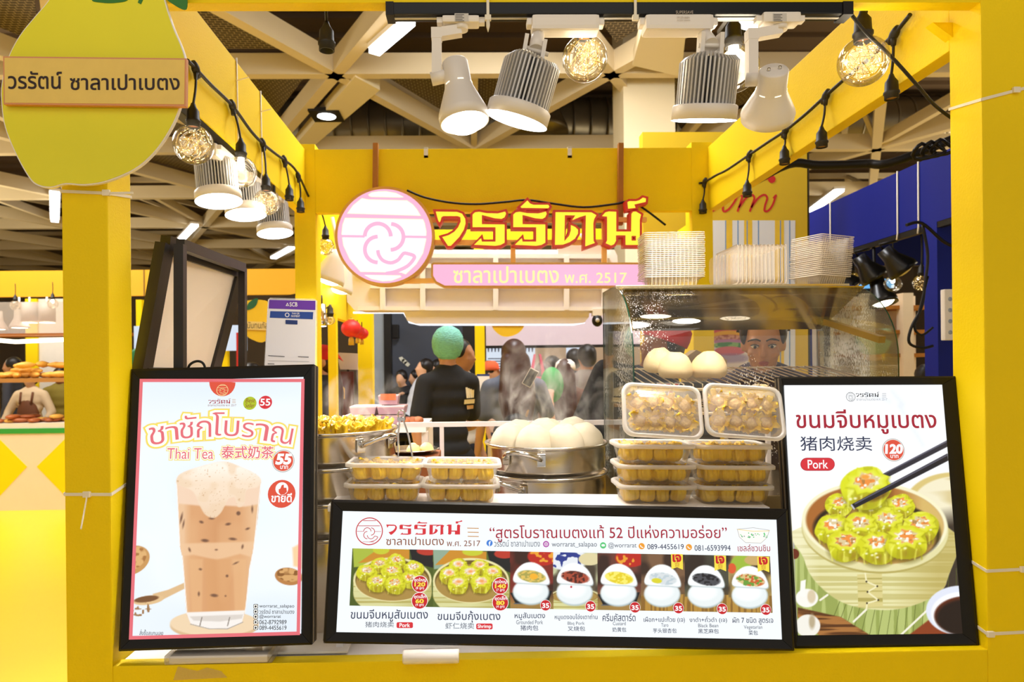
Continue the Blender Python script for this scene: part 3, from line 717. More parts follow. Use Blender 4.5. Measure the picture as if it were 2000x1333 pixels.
mb = MB(); socket(mb, p, 1.02); mb.build('socket', RUB, t); MB().tube([p + V((0, 0, .04)), at(637, 22, 1.765), at(637, 5, 1.735)], .0042, 8).build('cord', RUB, t)
mb = MB(); mb.tube(smooth_pts([at(1652, 14, 1.735), at(1690, 62, 1.73), at(1740, 110, 1.76), at(1790, 165, 1.80), at(1825, 205, 1.83), at(1860, 232, 1.86)], 6, False), .0045, 8)
tag(mb.build('power_cable', RUB), 'black power cable running from the track end down to the right post', 'cable')

# ---- nylon ties round posts, beams and track
def ring_tie(label, box, z, dz, head, tail=None):
    x0, x1, y0, y1 = box; mb = MB(); q = [(x0, y0), (x1, y0), (x1, y1), (x0, y1)]
    pts = [V((x, y, z + dz * (x - x0) / (x1 - x0) + (.02 if y == y1 else 0))) for x, y in q]
    for i in range(4): mb.bar(pts[i], pts[(i + 1) % 4], .0025, .0075)
    t = thing('cable_tie', label, 'cable tie', pts[0], 'white nylon ties'); mb.build('strap', NYLON, t)
    h = pts[0].lerp(pts[1], head); MB().box(h + V((-.009, -.007, -.007)), h + V((.009, .001, .008)), bev=.002).build('tie_head', NYLON, t)
    if tail: MB().bar(h, h + V(tail), .002, .006).build('tie_tail', NYLON, t)
g = .0015
LP = (XL - .114 - g, XL + g, 1.70 - g, 1.814 + g); RP = (XR - g, XR + .115 + g, 1.70 - g, 1.815 + g)
ring_tie('white nylon tie round the left front post beside the milk tea light box', LP, at(125, 966, 1.70).z, -.002, .5, (.012, -.05, -.075))
ring_tie('white nylon tie round the left front post just under the lemon sign', LP, at(125, 374, 1.70).z, -.006, .98, (.07, -.01, -.002))
ring_tie('white nylon tie round the right front post near the top, slanting', RP, at(1920, 195, 1.70).z, .03, .75)
ring_tie('white nylon tie round the right front post, halfway up the siu mai poster', RP, at(1920, 1116, 1.70).z, .004, .8)
ring_tie('white nylon tie round the right front post, lowest one near the front board', RP, at(1920, 1239, 1.70).z, .004, .05)
for u, lab in ((953, 'white nylon tie hanging from the front track beside the tilted finned spotlight'), (1241, 'white nylon tie clipping the front track left of the downward finned spotlight')):
    a = at(u, 0, 1.690); b = at(u, 36, 1.690); t = thing('cable_tie', lab, 'cable tie', b, 'white nylon ties')
    MB().bar(a + V((0, 0, .04)), b, .007, .002, up=(0, 1, 0)).build('strap', NYLON, t); MB().box(b + V((-.008, -.005, -.006)), b + V((.008, .004, .008)), bev=.002).build('tie_head', NYLON, t)
    if u == 953: MB().tube([b, b + V((0, 0, -.02)), b + V((0, 0, -.034))], [.005, .0045, .001], 6).build('tie_tail', NYLON, t)
for u, v0, v1, lab, tl in ((462, 113, 262, 'white nylon tie looped over the left beam between the first two joints', (480, 132)), (509, 178, 330, 'white nylon tie looped over the left beam above the second finned spotlight', (534, 249))):
    a = atx(u, v0, XL + .003); b = V((XL + .003, a.y, 2.40)); c = V((XL + .003, a.y - .03, 2.36)); t = thing('cable_tie', lab, 'cable tie', b, 'white nylon ties')
    mb = MB(); mb.tube([a, b + V((.003, 0, 0)), c + V((.006, 0, .0)), c + V((-.03, 0, -.012))], .003, 6); mb.build('strap', NYLON, t)
    h = atx(u, (v0 + v1) * .42 + (5 if u > 500 else 0), XL + .005); MB().bar(h, h + V((.05, -.01, .008)), .003, .004).build('tie_tail', NYLON, t)

# ================================================================== lemon sign
fl = Frame((0, 1.672, 0), (1, 0, 0), (0, 0, 1))
def loc(fr, pts): return [fr.loc(u, v) for u, v in pts]
lem = thing('lemon_sign', 'green-yellow lemon-shaped cut-out sign with a name plate on the left front post', 'sign', fl.m @ MX.Translation((*fl.loc(185, 366), 0)))
LM = [(95, 0), (70, 30), (38, 70), (15, 115), (3, 165), (3, 205), (10, 250), (30, 300), (55, 345), (72, 362), (98, 367), (128, 360), (165, 362), (208, 355), (262, 332), (300, 300), (330, 258), (350, 215), (362, 165), (363, 120), (355, 90), (340, 55), (328, 20), (318, -10), (290, -50), (240, -78), (180, -82), (125, -50)]
lp = smooth_pts(loc(fl, LM), 5)
MB().prism([lp], -.010, 0, M=fl.m).build('white_edge', WHITE, lem)
ca = (sum(p[0] for p in lp) / len(lp), sum(p[1] for p in lp) / len(lp))
lp2 = [(ca[0] + (x - ca[0]) * .988, ca[1] + (y - ca[1]) * .988) for x, y in lp]
MB().prism([lp2], 0, .0012, M=fl.m).build('lemon_face', mat('lemon_print', 'f2ea22', .45, var=.05, scale=4), lem)
LG = mat('leaf_print', '2f7a24', .5, var=.12, scale=20)
leaf = smooth_pts(loc(fl, [(180, -2), (200, 6), (230, 6), (252, -1), (262, -30), (215, -40)]), 5); MB().prism([leaf], .0012, .0024, M=fl.m).build('leaf', LG, lem)
MB().prism([loc(fl, [(270, 6), (276, 9), (292, -25), (280, -25)])], .0012, .0024, M=fl.m).build('stem', LG, lem)
MB().prism([smooth_pts(loc(fl, [(322, -8), (340, 10), (365, 19), (362, -20), (330, -40)]), 5)], .0012, .004, M=fl.m).build('leaf', LG, lem)
fp = Frame((0, 1.655, 0), (1, 0, 0), (0, 0, 1))
q = loc(fp, [(6, 110), (364, 114), (363, 208), (7, 204)]); MB().prism([q], -.012, 0, M=fp.m).build('name_plate', mat('plate_edge', 'e09a6a', .5), lem)
pl = kids(lem)[-1]
q = loc(fp, [(9, 113), (361, 117), (360, 204), (10, 201)]); MB().prism([q], 0, .0008, M=fp.m).build('plate_face', mat('plate_print', 'f4d26a', .45, var=.06, scale=30, stretch=(1, 1, 8)), pl)
mb = MB(); TXT = mat('dark_brown_ink', '2a1410', .5); pxletter(mb, fp, 'วรรัตน์', 17, 140, 121, 174, z=.0016, bold=.012); pxletter(mb, fp, 'ซาลาเปาเบตง', 138, 146, 351, 176, z=.0016, bold=.012)
mb.v = [tuple(fp.m @ V(v)) for v in mb.v]; mb.build('lettering', TXT, pl)

# ================================================================== lit shop sign
ys = 3.60; fs = yframe(ys)
sg = thing('shop_sign', 'lit shop sign with round pink logo and yellow letters on the rear beam', 'sign', (fs.m @ V((*fs.loc(950, 560), 0))))
GOLD = mat('sign_gold_edge', 'dba038', .4, var=.04)
PINKG = glow('sign_pink', 'ffb6d6', 1.0); WHG = glow('sign_white', 'f8fcff', 1.15); YG = glow('sign_yellow', 'fff23c', 1.05); CRG = glow('sign_cream', 'fdf3a0', 1.05)
REDL = mat('letter_red', 'cc2a16', .4, var=.04, emit='cc2a16', es=.12)
cx, cy = fs.loc(751.5, 461.5); R = S(97, ys); Rm = MX.Translation((cx, ys, cy)) @ MX.Rotation(PI / 2, 4, 'X')
MB().prism([circ(0, 0, R, n=64)], -.07, 0, M=Rm).build('logo_rim', GOLD, sg)
MB().prism([circ(0, 0, R * .945, n=64)], 0, .001, M=Rm).build('logo_disc', PINKG, sg); disc = kids(sg)[-1]
def lg(pts): return loc(fs, [(640 + x / 6.06, 350 + y / 6.06) for x, y in pts])
mb = MB()
PAN = [[(478, 185), (520, 158), (600, 146), (690, 143), (810, 165), (905, 215), (860, 221), (520, 214), (490, 205)],
       [(228, 410), (300, 310), (405, 225), (480, 240), (940, 252), (1010, 300), (1060, 360), (1105, 437)],
       [(205, 458), (1130, 475), (1150, 520), (1170, 620), (1167, 720), (1130, 880), (1050, 1010), (925, 1130), (880, 1115), (735, 1108), (390, 1103), (260, 950), (185, 790), (163, 650), (175, 540)],
       [(430, 1135), (860, 1140), (875, 1160), (760, 1205), (650, 1212), (520, 1185)]]
def off_in(c, d): return _off(c, d if _area(c) > 0 else -d)
for p in PAN: mb.prism([lg(p)], 0, .0022, 1, fs.m); mb.poly([off_in(lg(p), S(1.4, ys))], 0, fs.m, .0024)
mb.build('lit_panel', [WHG, glow('sign_pale_yellow', 'fdfad0', 1.0)], disc)
def ribbon(pts, w):
    P = [V(p) for p in pts]; L = []; Rr = []
    for i, p in enumerate(P):
        t = (P[min(i + 1, len(P) - 1)] - P[max(i - 1, 0)]); t = V((t[0], t[1])).normalized(); n = V((-t.y, t.x)); ww = w[i] if isinstance(w, list) else w
        L.append((p[0] + n.x * ww / 2, p[1] + n.y * ww / 2)); Rr.append((p[0] - n.x * ww / 2, p[1] - n.y * ww / 2))
    return L + Rr[::-1]
def arc(cx, cy, r, a0, a1, n=18): return [(cx + r * math.cos(math.radians(a0 + (a1 - a0) * i / (n - 1))), cy + r * math.sin(math.radians(a0 + (a1 - a0) * i / (n - 1)))) for i in range(n)]
LOGO = [(arc(594, 682, 154, 180, 360), 48), (arc(745, 686, 153, -88, 90), 48), (arc(594, 836, 153, 270, 90), 48),
        (smooth_pts([(594, 842), (606, 900), (655, 965), (748, 994), (830, 962), (870, 915), (905, 880), (960, 888), (1024, 912), (1015, 955), (940, 1035), (800, 1098), (690, 1120)], 4, False), 44),
        ([(160, 677), (440, 681)], 30), ([(905, 684), (1172, 688)], 30), ([(390, 1115), (880, 1124)], 28)]
mb = MB()
for pts, w in LOGO: mb.prism([lg(ribbon(pts, w))], .0022, .0038, 0, fs.m)
mb.build('swirl', PINKG, disc)
LET = {}
A1 = lambda pts: [(840 + x / 9.09, 370 + y / 9.09) for x, y in pts]
A2 = lambda pts: [(1060 + x / 9.09, 370 + y / 9.09) for x, y in pts]
wo = [(105, 412), (480, 418), (570, 450), (625, 540), (630, 620), (600, 730), (520, 860), (370, 1015), (320, 1015), (220, 862), (330, 830), (430, 770), (500, 690), (545, 590), (540, 510), (490, 490), (240, 490), (205, 510), (190, 570), (170, 602), (150, 570)]
ro = [(755, 465), (800, 425), (870, 415), (1000, 440), (1200, 445), (1330, 412), (1345, 450), (1320, 510), (1270, 540), (1150, 530), (1000, 490), (918, 470), (918, 635), (1320, 640), (1320, 960), (1250, 1000), (1160, 1015), (783, 998), (905, 880), (918, 943), (1160, 943), (1160, 688), (755, 685)]
han = [(1600, 330), (1722, 215), (1770, 270), (1830, 292), (2090, 292), (2110, 325), (2090, 352), (1620, 345)]
to = [(220, 422), (850, 425), (940, 475), (900, 545), (885, 620), (890, 930), (912, 965), (745, 1025), (755, 475), (640, 510), (510, 565), (570, 478), (383, 475), (375, 935), (460, 840), (490, 740), (490, 650), (560, 680), (615, 730), (615, 800), (560, 890), (470, 950), (350, 995), (210, 1000)]
no = [(1040, 490), (1100, 425), (1160, 410), (1290, 415), (1290, 765), (1555, 765), (1560, 450), (1590, 415), (1640, 412), (1728, 465), (1705, 560), (1705, 1000), (1455, 1000), (1455, 830), (1285, 830), (1285, 930), (1250, 990), (1200, 1010), (1105, 970), (1130, 920), (1130, 500), (1080, 495)]
noh = [(1560, 840), (1640, 840), (1640, 925), (1560, 925)]
kar = [(1490, 245), (1520, 228), (1640, 228), (1700, 210), (1760, 165), (1815, 180), (1810, 240), (1610, 285), (1630, 345), (1500, 360)]
WORD = [[A1(wo)], [A1(ro)], [A1([(x + 718, y) for x, y in ro])], [A1(han)], [A2(to)], [A2(no), A2(noh)], [A2(kar)]]
for k, cs in enumerate(WORD):
    c = [loc(fs, q) for q in cs]; zz = .02
    o = [_off(q, (-1 if _area(q) > 0 else 1) * S(4.6, ys) * (1 if i == 0 else -.6)) for i, q in enumerate(c)]
    MB().prism(o, zz - .055, zz, M=fs.m).build('sign_letter', REDL, sg); le = kids(sg)[-1]
    mb = MB(); mb.prism(c, zz, zz + .0015, 0, fs.m); mb.build('lit_face', YG, le)
bar = [(842, 516), (846, 513), (1268, 513), (1268, 562), (868, 562), (850, 553), (842, 540)]
MB().prism([loc(fs, bar)], -.05, .0, M=fs.m).build('name_bar', GOLD, sg); nb = kids(sg)[-1]
MB().prism([off_in(loc(fs, bar), S(4, ys))], 0, .001, M=fs.m).build('lit_face', PINKG, nb)
mb = MB(); pxletter(mb, fs, 'ซาลาเปาเบตง', 886, 521, 1091, 553, z=.0022, bold=.010); pxletter(mb, fs, 'พ.ศ. 2517', 1103, 533, 1224, 553, z=.0022, bold=.006)
mb.v = [tuple(fs.m @ V(v)) for v in mb.v]; mb.build('lettering', CRG, nb)
mb = MB()
for (a, b) in (((826, 430), (1262, 430)), ((826, 474), (1262, 474)), ((770, 550), (880, 548))): mb.bar(at(*a, ys + .045), at(*b, ys + .045), .03, S(9, ys))
for (a, b) in (((1002, 474), (1002, 520)), ((1180, 430), (1180, 520))): mb.bar(at(*a, ys + .045), at(*b, ys + .045), .03, S(9, ys), up=(1, 0, 0))
mb.build('support_bar', mat('sign_bar_gold', 'ffc25a', .45), sg)
for u, v1 in ((734, 380), (1212, 440)):
    MB().bar(at(u, 281, ys + .062), at(u - 1, v1, ys + .062), .035, S(10, ys), up=(1, 0, 0)).build('batten', WOOD, sg)
MB().tube(smooth_pts([at(u, v, ys + .04) for u, v in ((795, 372), (830, 386), (880, 396), (930, 399), (985, 395), (1030, 391), (1080, 398), (1140, 405), (1200, 399), (1232, 394), (1262, 411), (1300, 440))], 5, False), .006, 8).build('sign_cable', BLKP, sg)
for u, lab in ((832, 'white hook over the rear beam left of centre'), (1113, 'white hook over the rear beam right of centre')):
    a = at(u, 308, 3.694); mb = MB(); x, z = a.x, a.z; mb.box((x - .011, 3.694, z), (x + .011, 3.6985, 2.754)); mb.box((x - .011, 3.694, 2.7515), (x + .011, 3.80, 2.757)); mb.box((x - .011, 3.694, z), (x + .011, 3.699, z + .012))
    tag(mb.build('over_beam_hook', WHTP), lab, 'hook', 'white hooks on the rear beam')
# ================================================================== back-lit poster boxes
POSTER = print_mat('backlit_print', 1.0)
INK = {k: glow('ink_' + k, v, .95) for k, v in dict(red='d9303a', dred='a51e34', pink='e8707a', navy='2c3452', white='ffffff', grey='6a6f7a', lgrey='9a9ea6', yel='f8e24a', halo='f3dc9a', lime='b4c428', orange='f0a030', blue='3f7fd8', purple='b04aa8', green='58c878', brown='8a4a28', gold='c8862c', cherry='c81e28', black='202024', foam='fffdf4', silver='b8b4b0', tomato='e0523c').items()}
INKS = list(INK.values()); IX = {k: i for i, k in enumerate(INK)}
def lightbox(label, bl, br, tl, Y0, lean, depth, inner):
    a, b = at(*bl, Y0), at(*br, Y0); y = V((0, math.sin(lean), math.cos(lean))); fr = Frame(a, b - a, y)
    w = (b - a).length; h = fr.loc(*tl)[1]
    t = thing('light_box', label, 'light box', fr.m)
    q = [fr.loc(*p) for p in inner]; x0 = (q[0][0] + q[3][0]) / 2; x1 = (q[1][0] + q[2][0]) / 2; y1 = (q[0][1] + q[1][1]) / 2; y0 = (q[2][1] + q[3][1]) / 2
    mb = MB(); e = .0006
    def rail_(o0, o1, i1, i0):           # mitred rail: outer edge o0-o1, inner edge i0-i1, slightly raised outer lip
        vs = [(*o0, -depth), (*o1, -depth), (*i1, -depth), (*i0, -depth), (*o0, -.004), (*o1, -.004), (*i1, -.003), (*i0, -.003)]
        m0 = ((o0[0] * .8 + i0[0] * .2), (o0[1] * .8 + i0[1] * .2), 0); m1 = ((o1[0] * .8 + i1[0] * .2), (o1[1] * .8 + i1[1] * .2), 0)
        vs += [m0, m1]; mb.add(vs, [(3, 2, 1, 0), (0, 1, 5, 4), (2, 3, 7, 6), (4, 5, 9, 8), (8, 9, 6, 7), (0, 4, 8, 7, 3), (1, 2, 6, 9, 5)])
    rail_((e, 0), (w - e, 0), (x1 - e, y0), (x0 + e, y0)); rail_((w, e), (w, h - e), (x1, y1 - e), (x1, y0 + e))
    rail_((w - e, h), (e, h), (x0 + e, y1), (x1 - e, y1)); rail_((0, h - e), (0, e), (x0, y0 + e), (x0, y1 - e))
    mb.build('frame', BLACKF, t, world=False)
    MB().box((.004, .004, -depth), (w - .004, h - .004, -depth + .006)).build('back_plate', ALU, t, world=False)
    mb = MB()
    for zz in (-.012, -depth + .010): mb.box((w - .001, .004, zz - .003), (w + .0025, h - .004, zz + .003)); mb.box((-.0025, .004, zz - .003), (.001, h - .004, zz + .003))
    mb.build('side_channel', mat('anodised_edge', '8f8270', .35, .8), t, world=False)
    f2 = Frame(fr.w(0, 0, -.005), fr.x, fr.y)
    return t, f2, (x0, y0, x1, y1)
def disc(mb, fr, u, v, r, mi, z): 
    x, y = fr.loc(u, v); s = abs(fr.loc(u + 10, v)[0] - x) / 10; mb.poly([circ(x, y, r * s, n=28)], mi, None, z)
def ringm(mb, fr, u, v, r, w, mi, z):
    x, y = fr.loc(u, v); s = abs(fr.loc(u + 10, v)[0] - x) / 10; mb.poly([circ(x, y, r * s, n=32), circ(x, y, (r - w) * s, n=32)], mi, None, z)
def pill(mb, fr, u0, v0, u1, v1, mi, z, rr=None):
    r = rr or (v1 - v0) / 2; pts = []
    for cx, cy, a in ((u1 - r, v1 - r, 0), (u0 + r, v1 - r, 90), (u0 + r, v0 + r, 180), (u1 - r, v0 + r, 270)):
        pts += [(cx + r * math.cos(math.radians(a + k * 15)), cy + r * math.sin(math.radians(a + k * 15))) for k in range(7)]
    mb.poly([loc(fr, pts)], mi, None, z)
def brand(mb, fr, u0, v0, u1, v1, mi, z, line=None):
    """the shop's angular word mark, as on the lit sign"""
    s = (u1 - u0) / 405
    k = (v1 - v0) / 103
    for cs in WORD: mb.poly([loc(fr, [(u0 + (u - 852) * s, v0 + (v - 386) * k) for u, v in c]) for c in cs][:1], mi, None, z)
def logo(mb, fr, u, v, r, mi, z, w=1.0):
    s = r / 94; ringm(mb, fr, u, v, r, r * .07 * w, mi, z)
    for pts, ww in LOGO:
        ww = ww * .6 * w; mb.poly([loc(fr, [(u + (640 + x / 6.06 - 751.5) * s, v + (350 + y / 6.06 - 461.5) * s) for x, y in ribbon(pts, ww)])], mi, None, z)
    for a, b in (((210, 448), (1120, 448)), ((420, 232), (950, 232))): mb.poly([loc(fr, [(u + (640 + x / 6.06 - 751.5) * s, v + (350 + y / 6.06 - 461.5) * s) for x, y in ribbon([a, b], 26 * w)])], mi, None, z)
Z1, Z2, Z3, Z4 = .0008, .0014, .0020, .0026

# ---- milk tea
tea, fr, (x0, y0, x1, y1) = lightbox('tall lit poster box with a glass of Thai milk tea, against the left post', (230, 1274), (609, 1261), (252, 721), 1.70, math.radians(8), .05, [(276, 741), (595, 741), (586, 1240), (255, 1248)])
c = Canvas(fr, x0, y0, x1, y1, .0017, 'e9f3fa')
c.fill(np.clip(c.noise(120, 90, 3) * .7, 0, 1), 'f8fbfe'); c.tex(np.ones_like(c.U), 'd6e4f0', 160, 120, 8, .6, .9, .5)
c.fill(np.clip((c.V - 1050) / 250, 0, 1), 'e2eaf4', .5)
# biscuits, spoon and board
c.ell(258, 1095, 38, 27, 'c8965a', -25); c.ell(256, 1092, 34, 22, 'dcae72', -25); c.tex(c.ellm(256, 1092, 34, 22, -25), 'a87440', 7, 5, 2, .5, .7)
c.ell(565, 1126, 27, 17, 'b87e46', 8); c.ell(566, 1123, 24, 13, 'd6a468', 8); c.tex(c.ellm(566, 1123, 24, 13, 8), '8a5a2c', 7, 5, 4, .5, .65)
c.poly([(572, 1070), (590, 1060), (590, 1110), (574, 1106)], 'f6cfa0', 5)
c.poly([(300, 1160), (330, 1152), (362, 1138), (362, 1150), (330, 1166), (310, 1176)], 'dcb888', 2); c.ell(292, 1172, 30, 9, 'e0bd8c', -8); c.ell(288, 1170, 24, 6, '7a5232', -8); c.tex(c.ellm(276, 1190, 22, 14), 'a07850', 5, 4, 6, .6, .7)
c.ell(420, 1222, 86, 27, 'd9b88e'); c.ell(420, 1217, 86, 25, 'ecd2ae')
# the glass of tea
GL = [(347, 944), (511, 938), (505, 1010), (499, 1050), (494, 1082), (488, 1110), (480, 1195), (474, 1216), (445, 1228), (410, 1228), (374, 1218), (366, 1200), (361, 1120), (357, 1084), (353, 1066), (351, 1010)]
gm = c.polym(GL); c.fill(gm, 'd9a272')
c.fill(gm * np.clip(1 - np.abs(c.U - 428) / 34, 0, 1), 'c88c5c', .55); c.fill(gm * np.clip((c.U - 470) / 25, 0, 1), 'e8bf94', .8); c.fill(gm * np.clip((376 - c.U) / 16, 0, 1), 'ecc8a2', .8)
c.tex(gm, 'e0ae7e', 30, 60, 9, .5, .8, .7)
c.fill(c.polym([(348, 945), (510, 940), (507, 985), (480, 990), (440, 988), (390, 988), (350, 984)], 4), 'f0d2b8', .95)
c.fill(gm * c.polym([(352, 1062), (499, 1058), (492, 1088), (470, 1082), (425, 1094), (380, 1084), (358, 1086)], 4), 'ebc39a', .8)
for u0_, u1_ in ((374, 398), (404, 452), (458, 482)): c.fill(gm * c.polym([(u0_ - 2, 1092), (u1_, 1092), (u1_ - 2, 1195), (u0_ + 2, 1195)], 4), 'd8a06c' if u0_ == 404 else 'e4b482', .6)
c.fill(gm * c.polym([(366, 1196), (480, 1192), (476, 1218), (445, 1230), (408, 1230), (372, 1220)], 2), 'f2ece6'); c.fill(gm * c.polym([(372, 1204), (476, 1200), (474, 1208), (430, 1214), (380, 1212)], 2), 'c8beb4', .6); c.line(392, 1222, 396, 1206, 2, '8a8078'); c.line(446, 1222, 450, 1206, 2, '8a8078'); c.line(374, 1219, 410, 1228, 1.6, 'a8a098'); c.line(410, 1228, 446, 1228, 1.6, 'a8a098'); c.line(446, 1228, 476, 1215, 1.6, 'a8a098')
for a, b, w in (((347, 944), (353, 1066), 1.6), ((511, 938), (496, 1080), 1.6), ((358, 1086), (367, 1200), 1.6), ((494, 1084), (480, 1196), 1.6)): c.line(*a, *b, w, 'f6eee6')
for (u, v, rx, ry, ro) in ((356, 1012, 2, 9, 12), (360, 1024, 1.6, 7, 10), (395, 1020, 4, 2.5, 20), (447, 1024, 5, 2.5, -10), (402, 1056, 7, 3, 5), (456, 1053, 7, 2.5, 5), (485, 1033, 4, 2, -20), (372, 1074, 2, 4, -20), (424, 1074, 2.5, 1.5, 0), (475, 1068, 2, 4, 10), (393, 1112, 3, 2, 10), (445, 1125, 2.6, 2.6, 0), (462, 1100, 5, 1.5, -25), (390, 1160, 2, 4, 0), (420, 1163, 7, 3, 5), (442, 1164, 1.6, 1.6, 0), (467, 1003, 4, 4, 0), (494, 995, 1.8, 6, 0), (415, 1013, 5, 2, 0)): c.ell(u, v, rx, ry, '6a4a3a', ro, 2.5, .85)
# foam
FO = smooth_pts([(347, 945), (350, 930), (368, 920), (400, 910), (438, 902), (470, 912), (500, 926), (511, 938), (504, 952), (482, 958), (478, 985), (466, 990), (460, 972), (448, 975), (440, 988), (432, 1002), (420, 1011), (404, 1006), (392, 988), (380, 962), (362, 952)], 4)
fm = c.polym(FO, 3); c.fill(fm, 'f3ddc4'); c.fill(fm * np.clip((945 - c.V) / 30, 0, 1), 'fbf0e2'); c.fill(fm * np.clip((c.V - 960) / 50, 0, 1), 'e8c8a8', .7); c.tex(fm, 'ecd0b0', 18, 14, 12, .5, .75, .7)
c.tex(fm, 'c09468', 2.6, 2.2, 13, .86, .95, .6)
c.fill((np.abs(c.polym([(276, 741), (595, 741), (586, 1240), (255, 1248)], 1) - .0) > 2) * 1.0, 'e05060')
c.build('poster', POSTER, tea); pn = kids(tea)[-1]
mb = MB()
def ringpoly(q, w, mi, z):
    a = loc(fr, q); cxx = sum(p[0] for p in a) / 4; cyy = sum(p[1] for p in a) / 4; ww = abs(a[1][0] - a[0][0]); hh = abs(a[3][1] - a[0][1])
    b = [(cxx + (x - cxx) * (1 - 2 * w / ww), cyy + (y - cyy) * (1 - 2 * w / hh)) for x, y in a]; mb.poly([a, b], mi, None, z)
ringpoly([(275, 741), (596, 741), (587, 1240), (254, 1249)], S(6.5, 1.76), IX['pink'], Z1)
mb.poly([loc(fr, [(411, 744)] + [(436 + 25.5 * math.cos(math.radians(a)), 748 + 27 * math.sin(math.radians(a))) for a in range(0, 181, 12)])], IX['tomato'], None, Z1)
logo(mb, fr, 436, 763, 11.5, IX['halo'], Z2, 1.3); brand(mb, fr, 409, 779, 452, 790, IX['dred'], Z2)
pxletter(mb, fr, 'ซาลาเปาเบตง', 408, 790, 441, 794.5, IX['brown'], z=Z2); pxletter(mb, fr, 'พ.ศ. 2517', 443, 790.5, 463, 794.5, IX['brown'], z=Z2)
for k in range(3): mb.poly([loc(fr, [(455, 781 + k * 3), (462, 781 + k * 3), (462, 781.8 + k * 3), (455, 781.8 + k * 3)])], IX['gold'], None, Z2)
disc(mb, fr, 489.5, 788.5, 13, IX['lime'], Z1); pxletter(mb, fr, 'Best', 481, 779, 499, 787, IX['brown'], z=Z2, slant=.2); pxletter(mb, fr, 'Seller', 480, 788.5, 498, 797, IX['brown'], z=Z2, slant=.2)
disc(mb, fr, 519.7, 786.7, 13, IX['red'], Z1); pxletter(mb, fr, '55', 510, 780, 529, 793, IX['white'], z=Z2, bold=.02)
H = [(IX['halo'], .135), (IX['yel'], .110), (IX['foam'], .078)]
for s, u0, v0, u1, v1, ro in (('ช', 294, 834, 324, 869, .16), ('า', 326, 833, 351, 861, .14), ('ชั', 353, 812, 387, 857, .10), ('ก', 386, 822, 415, 855, .06), ('โ', 416, 806, 440, 852, 0), ('บ', 440, 822, 469, 853, -.02), ('ร', 475, 826, 498, 855, -.07), ('า', 499, 828, 526, 861, -.12), ('ณ', 531, 834, 573, 867, -.15)):
    pxletter(mb, fr, s, u0, v0, u1, v1, IX['pink'], z=Z4, bold=-.004, halo=H, rot=ro)
H = [(IX['halo'], .11), (IX['yel'], .09), (IX['foam'], .06)]
pxletter(mb, fr, 'Thai Tea', 329, 876, 419, 897, IX['pink'], z=Z4, bold=.0, halo=H); pxletter(mb, fr, '泰式奶茶', 435, 872, 536, 896, IX['pink'], z=Z4, bold=.012, halo=H)
disc(mb, fr, 554.5, 901, 22, IX['silver'], Z2); disc(mb, fr, 554.5, 901, 20.5, IX['foam'], Z2 + .0002); disc(mb, fr, 554.5, 901, 19.5, IX['tomato'], Z3)
pxletter(mb, fr, '55', 541, 888, 568, 907, IX['white'], z=Z4, bold=.05, slant=.15); pxletter(mb, fr, 'บาท', 549, 910, 564, 916.5, IX['white'], z=Z4, bold=.02)
disc(mb, fr, 551.5, 965, 27, IX['tomato'], Z2); disc(mb, fr, 552, 955, 12.5, IX['white'], Z3)
mb.poly([loc(fr, [(549, 955), (552, 948), (556, 947), (556, 953), (561, 953), (562, 961), (557, 966), (550, 967), (546, 962), (546, 956)])], IX['tomato'], None, Z4)
pxletter(mb, fr, 'ขายดี', 532, 964, 571, 981, IX['white'], z=Z4, bold=.025)
for k, (s, v, u1) in enumerate((('worrarat_salapao', 1184, 576), ('วรรัตน์ ซาลาเปาเบตง', 1194, 576), ('@worrarat', 1204, 550), ('062-8792989', 1214.5, 561), ('089-4455619', 1225.5, 561))):
    pxletter(mb, fr, s, 508, v - 4, u1, v + 4.5, IX['black'], z=Z2, bold=.004)
    pill(mb, fr, 496.5, v - 4.3, 505.5, v + 4.7, IX['black'], Z1, 2); pill(mb, fr, 497.5, v - 3.3, 504.5, v + 3.7, IX['foam'], Z2, 1.5); disc(mb, fr, 501, v + .2, 2, IX['black'], Z3)
pxletter(mb, fr, 'สั่งซื้อสแกนเลย', 275, 1229, 321, 1240, IX['black'], z=Z2, bold=.004)
mb.build('lettering', INKS, pn, world=False)

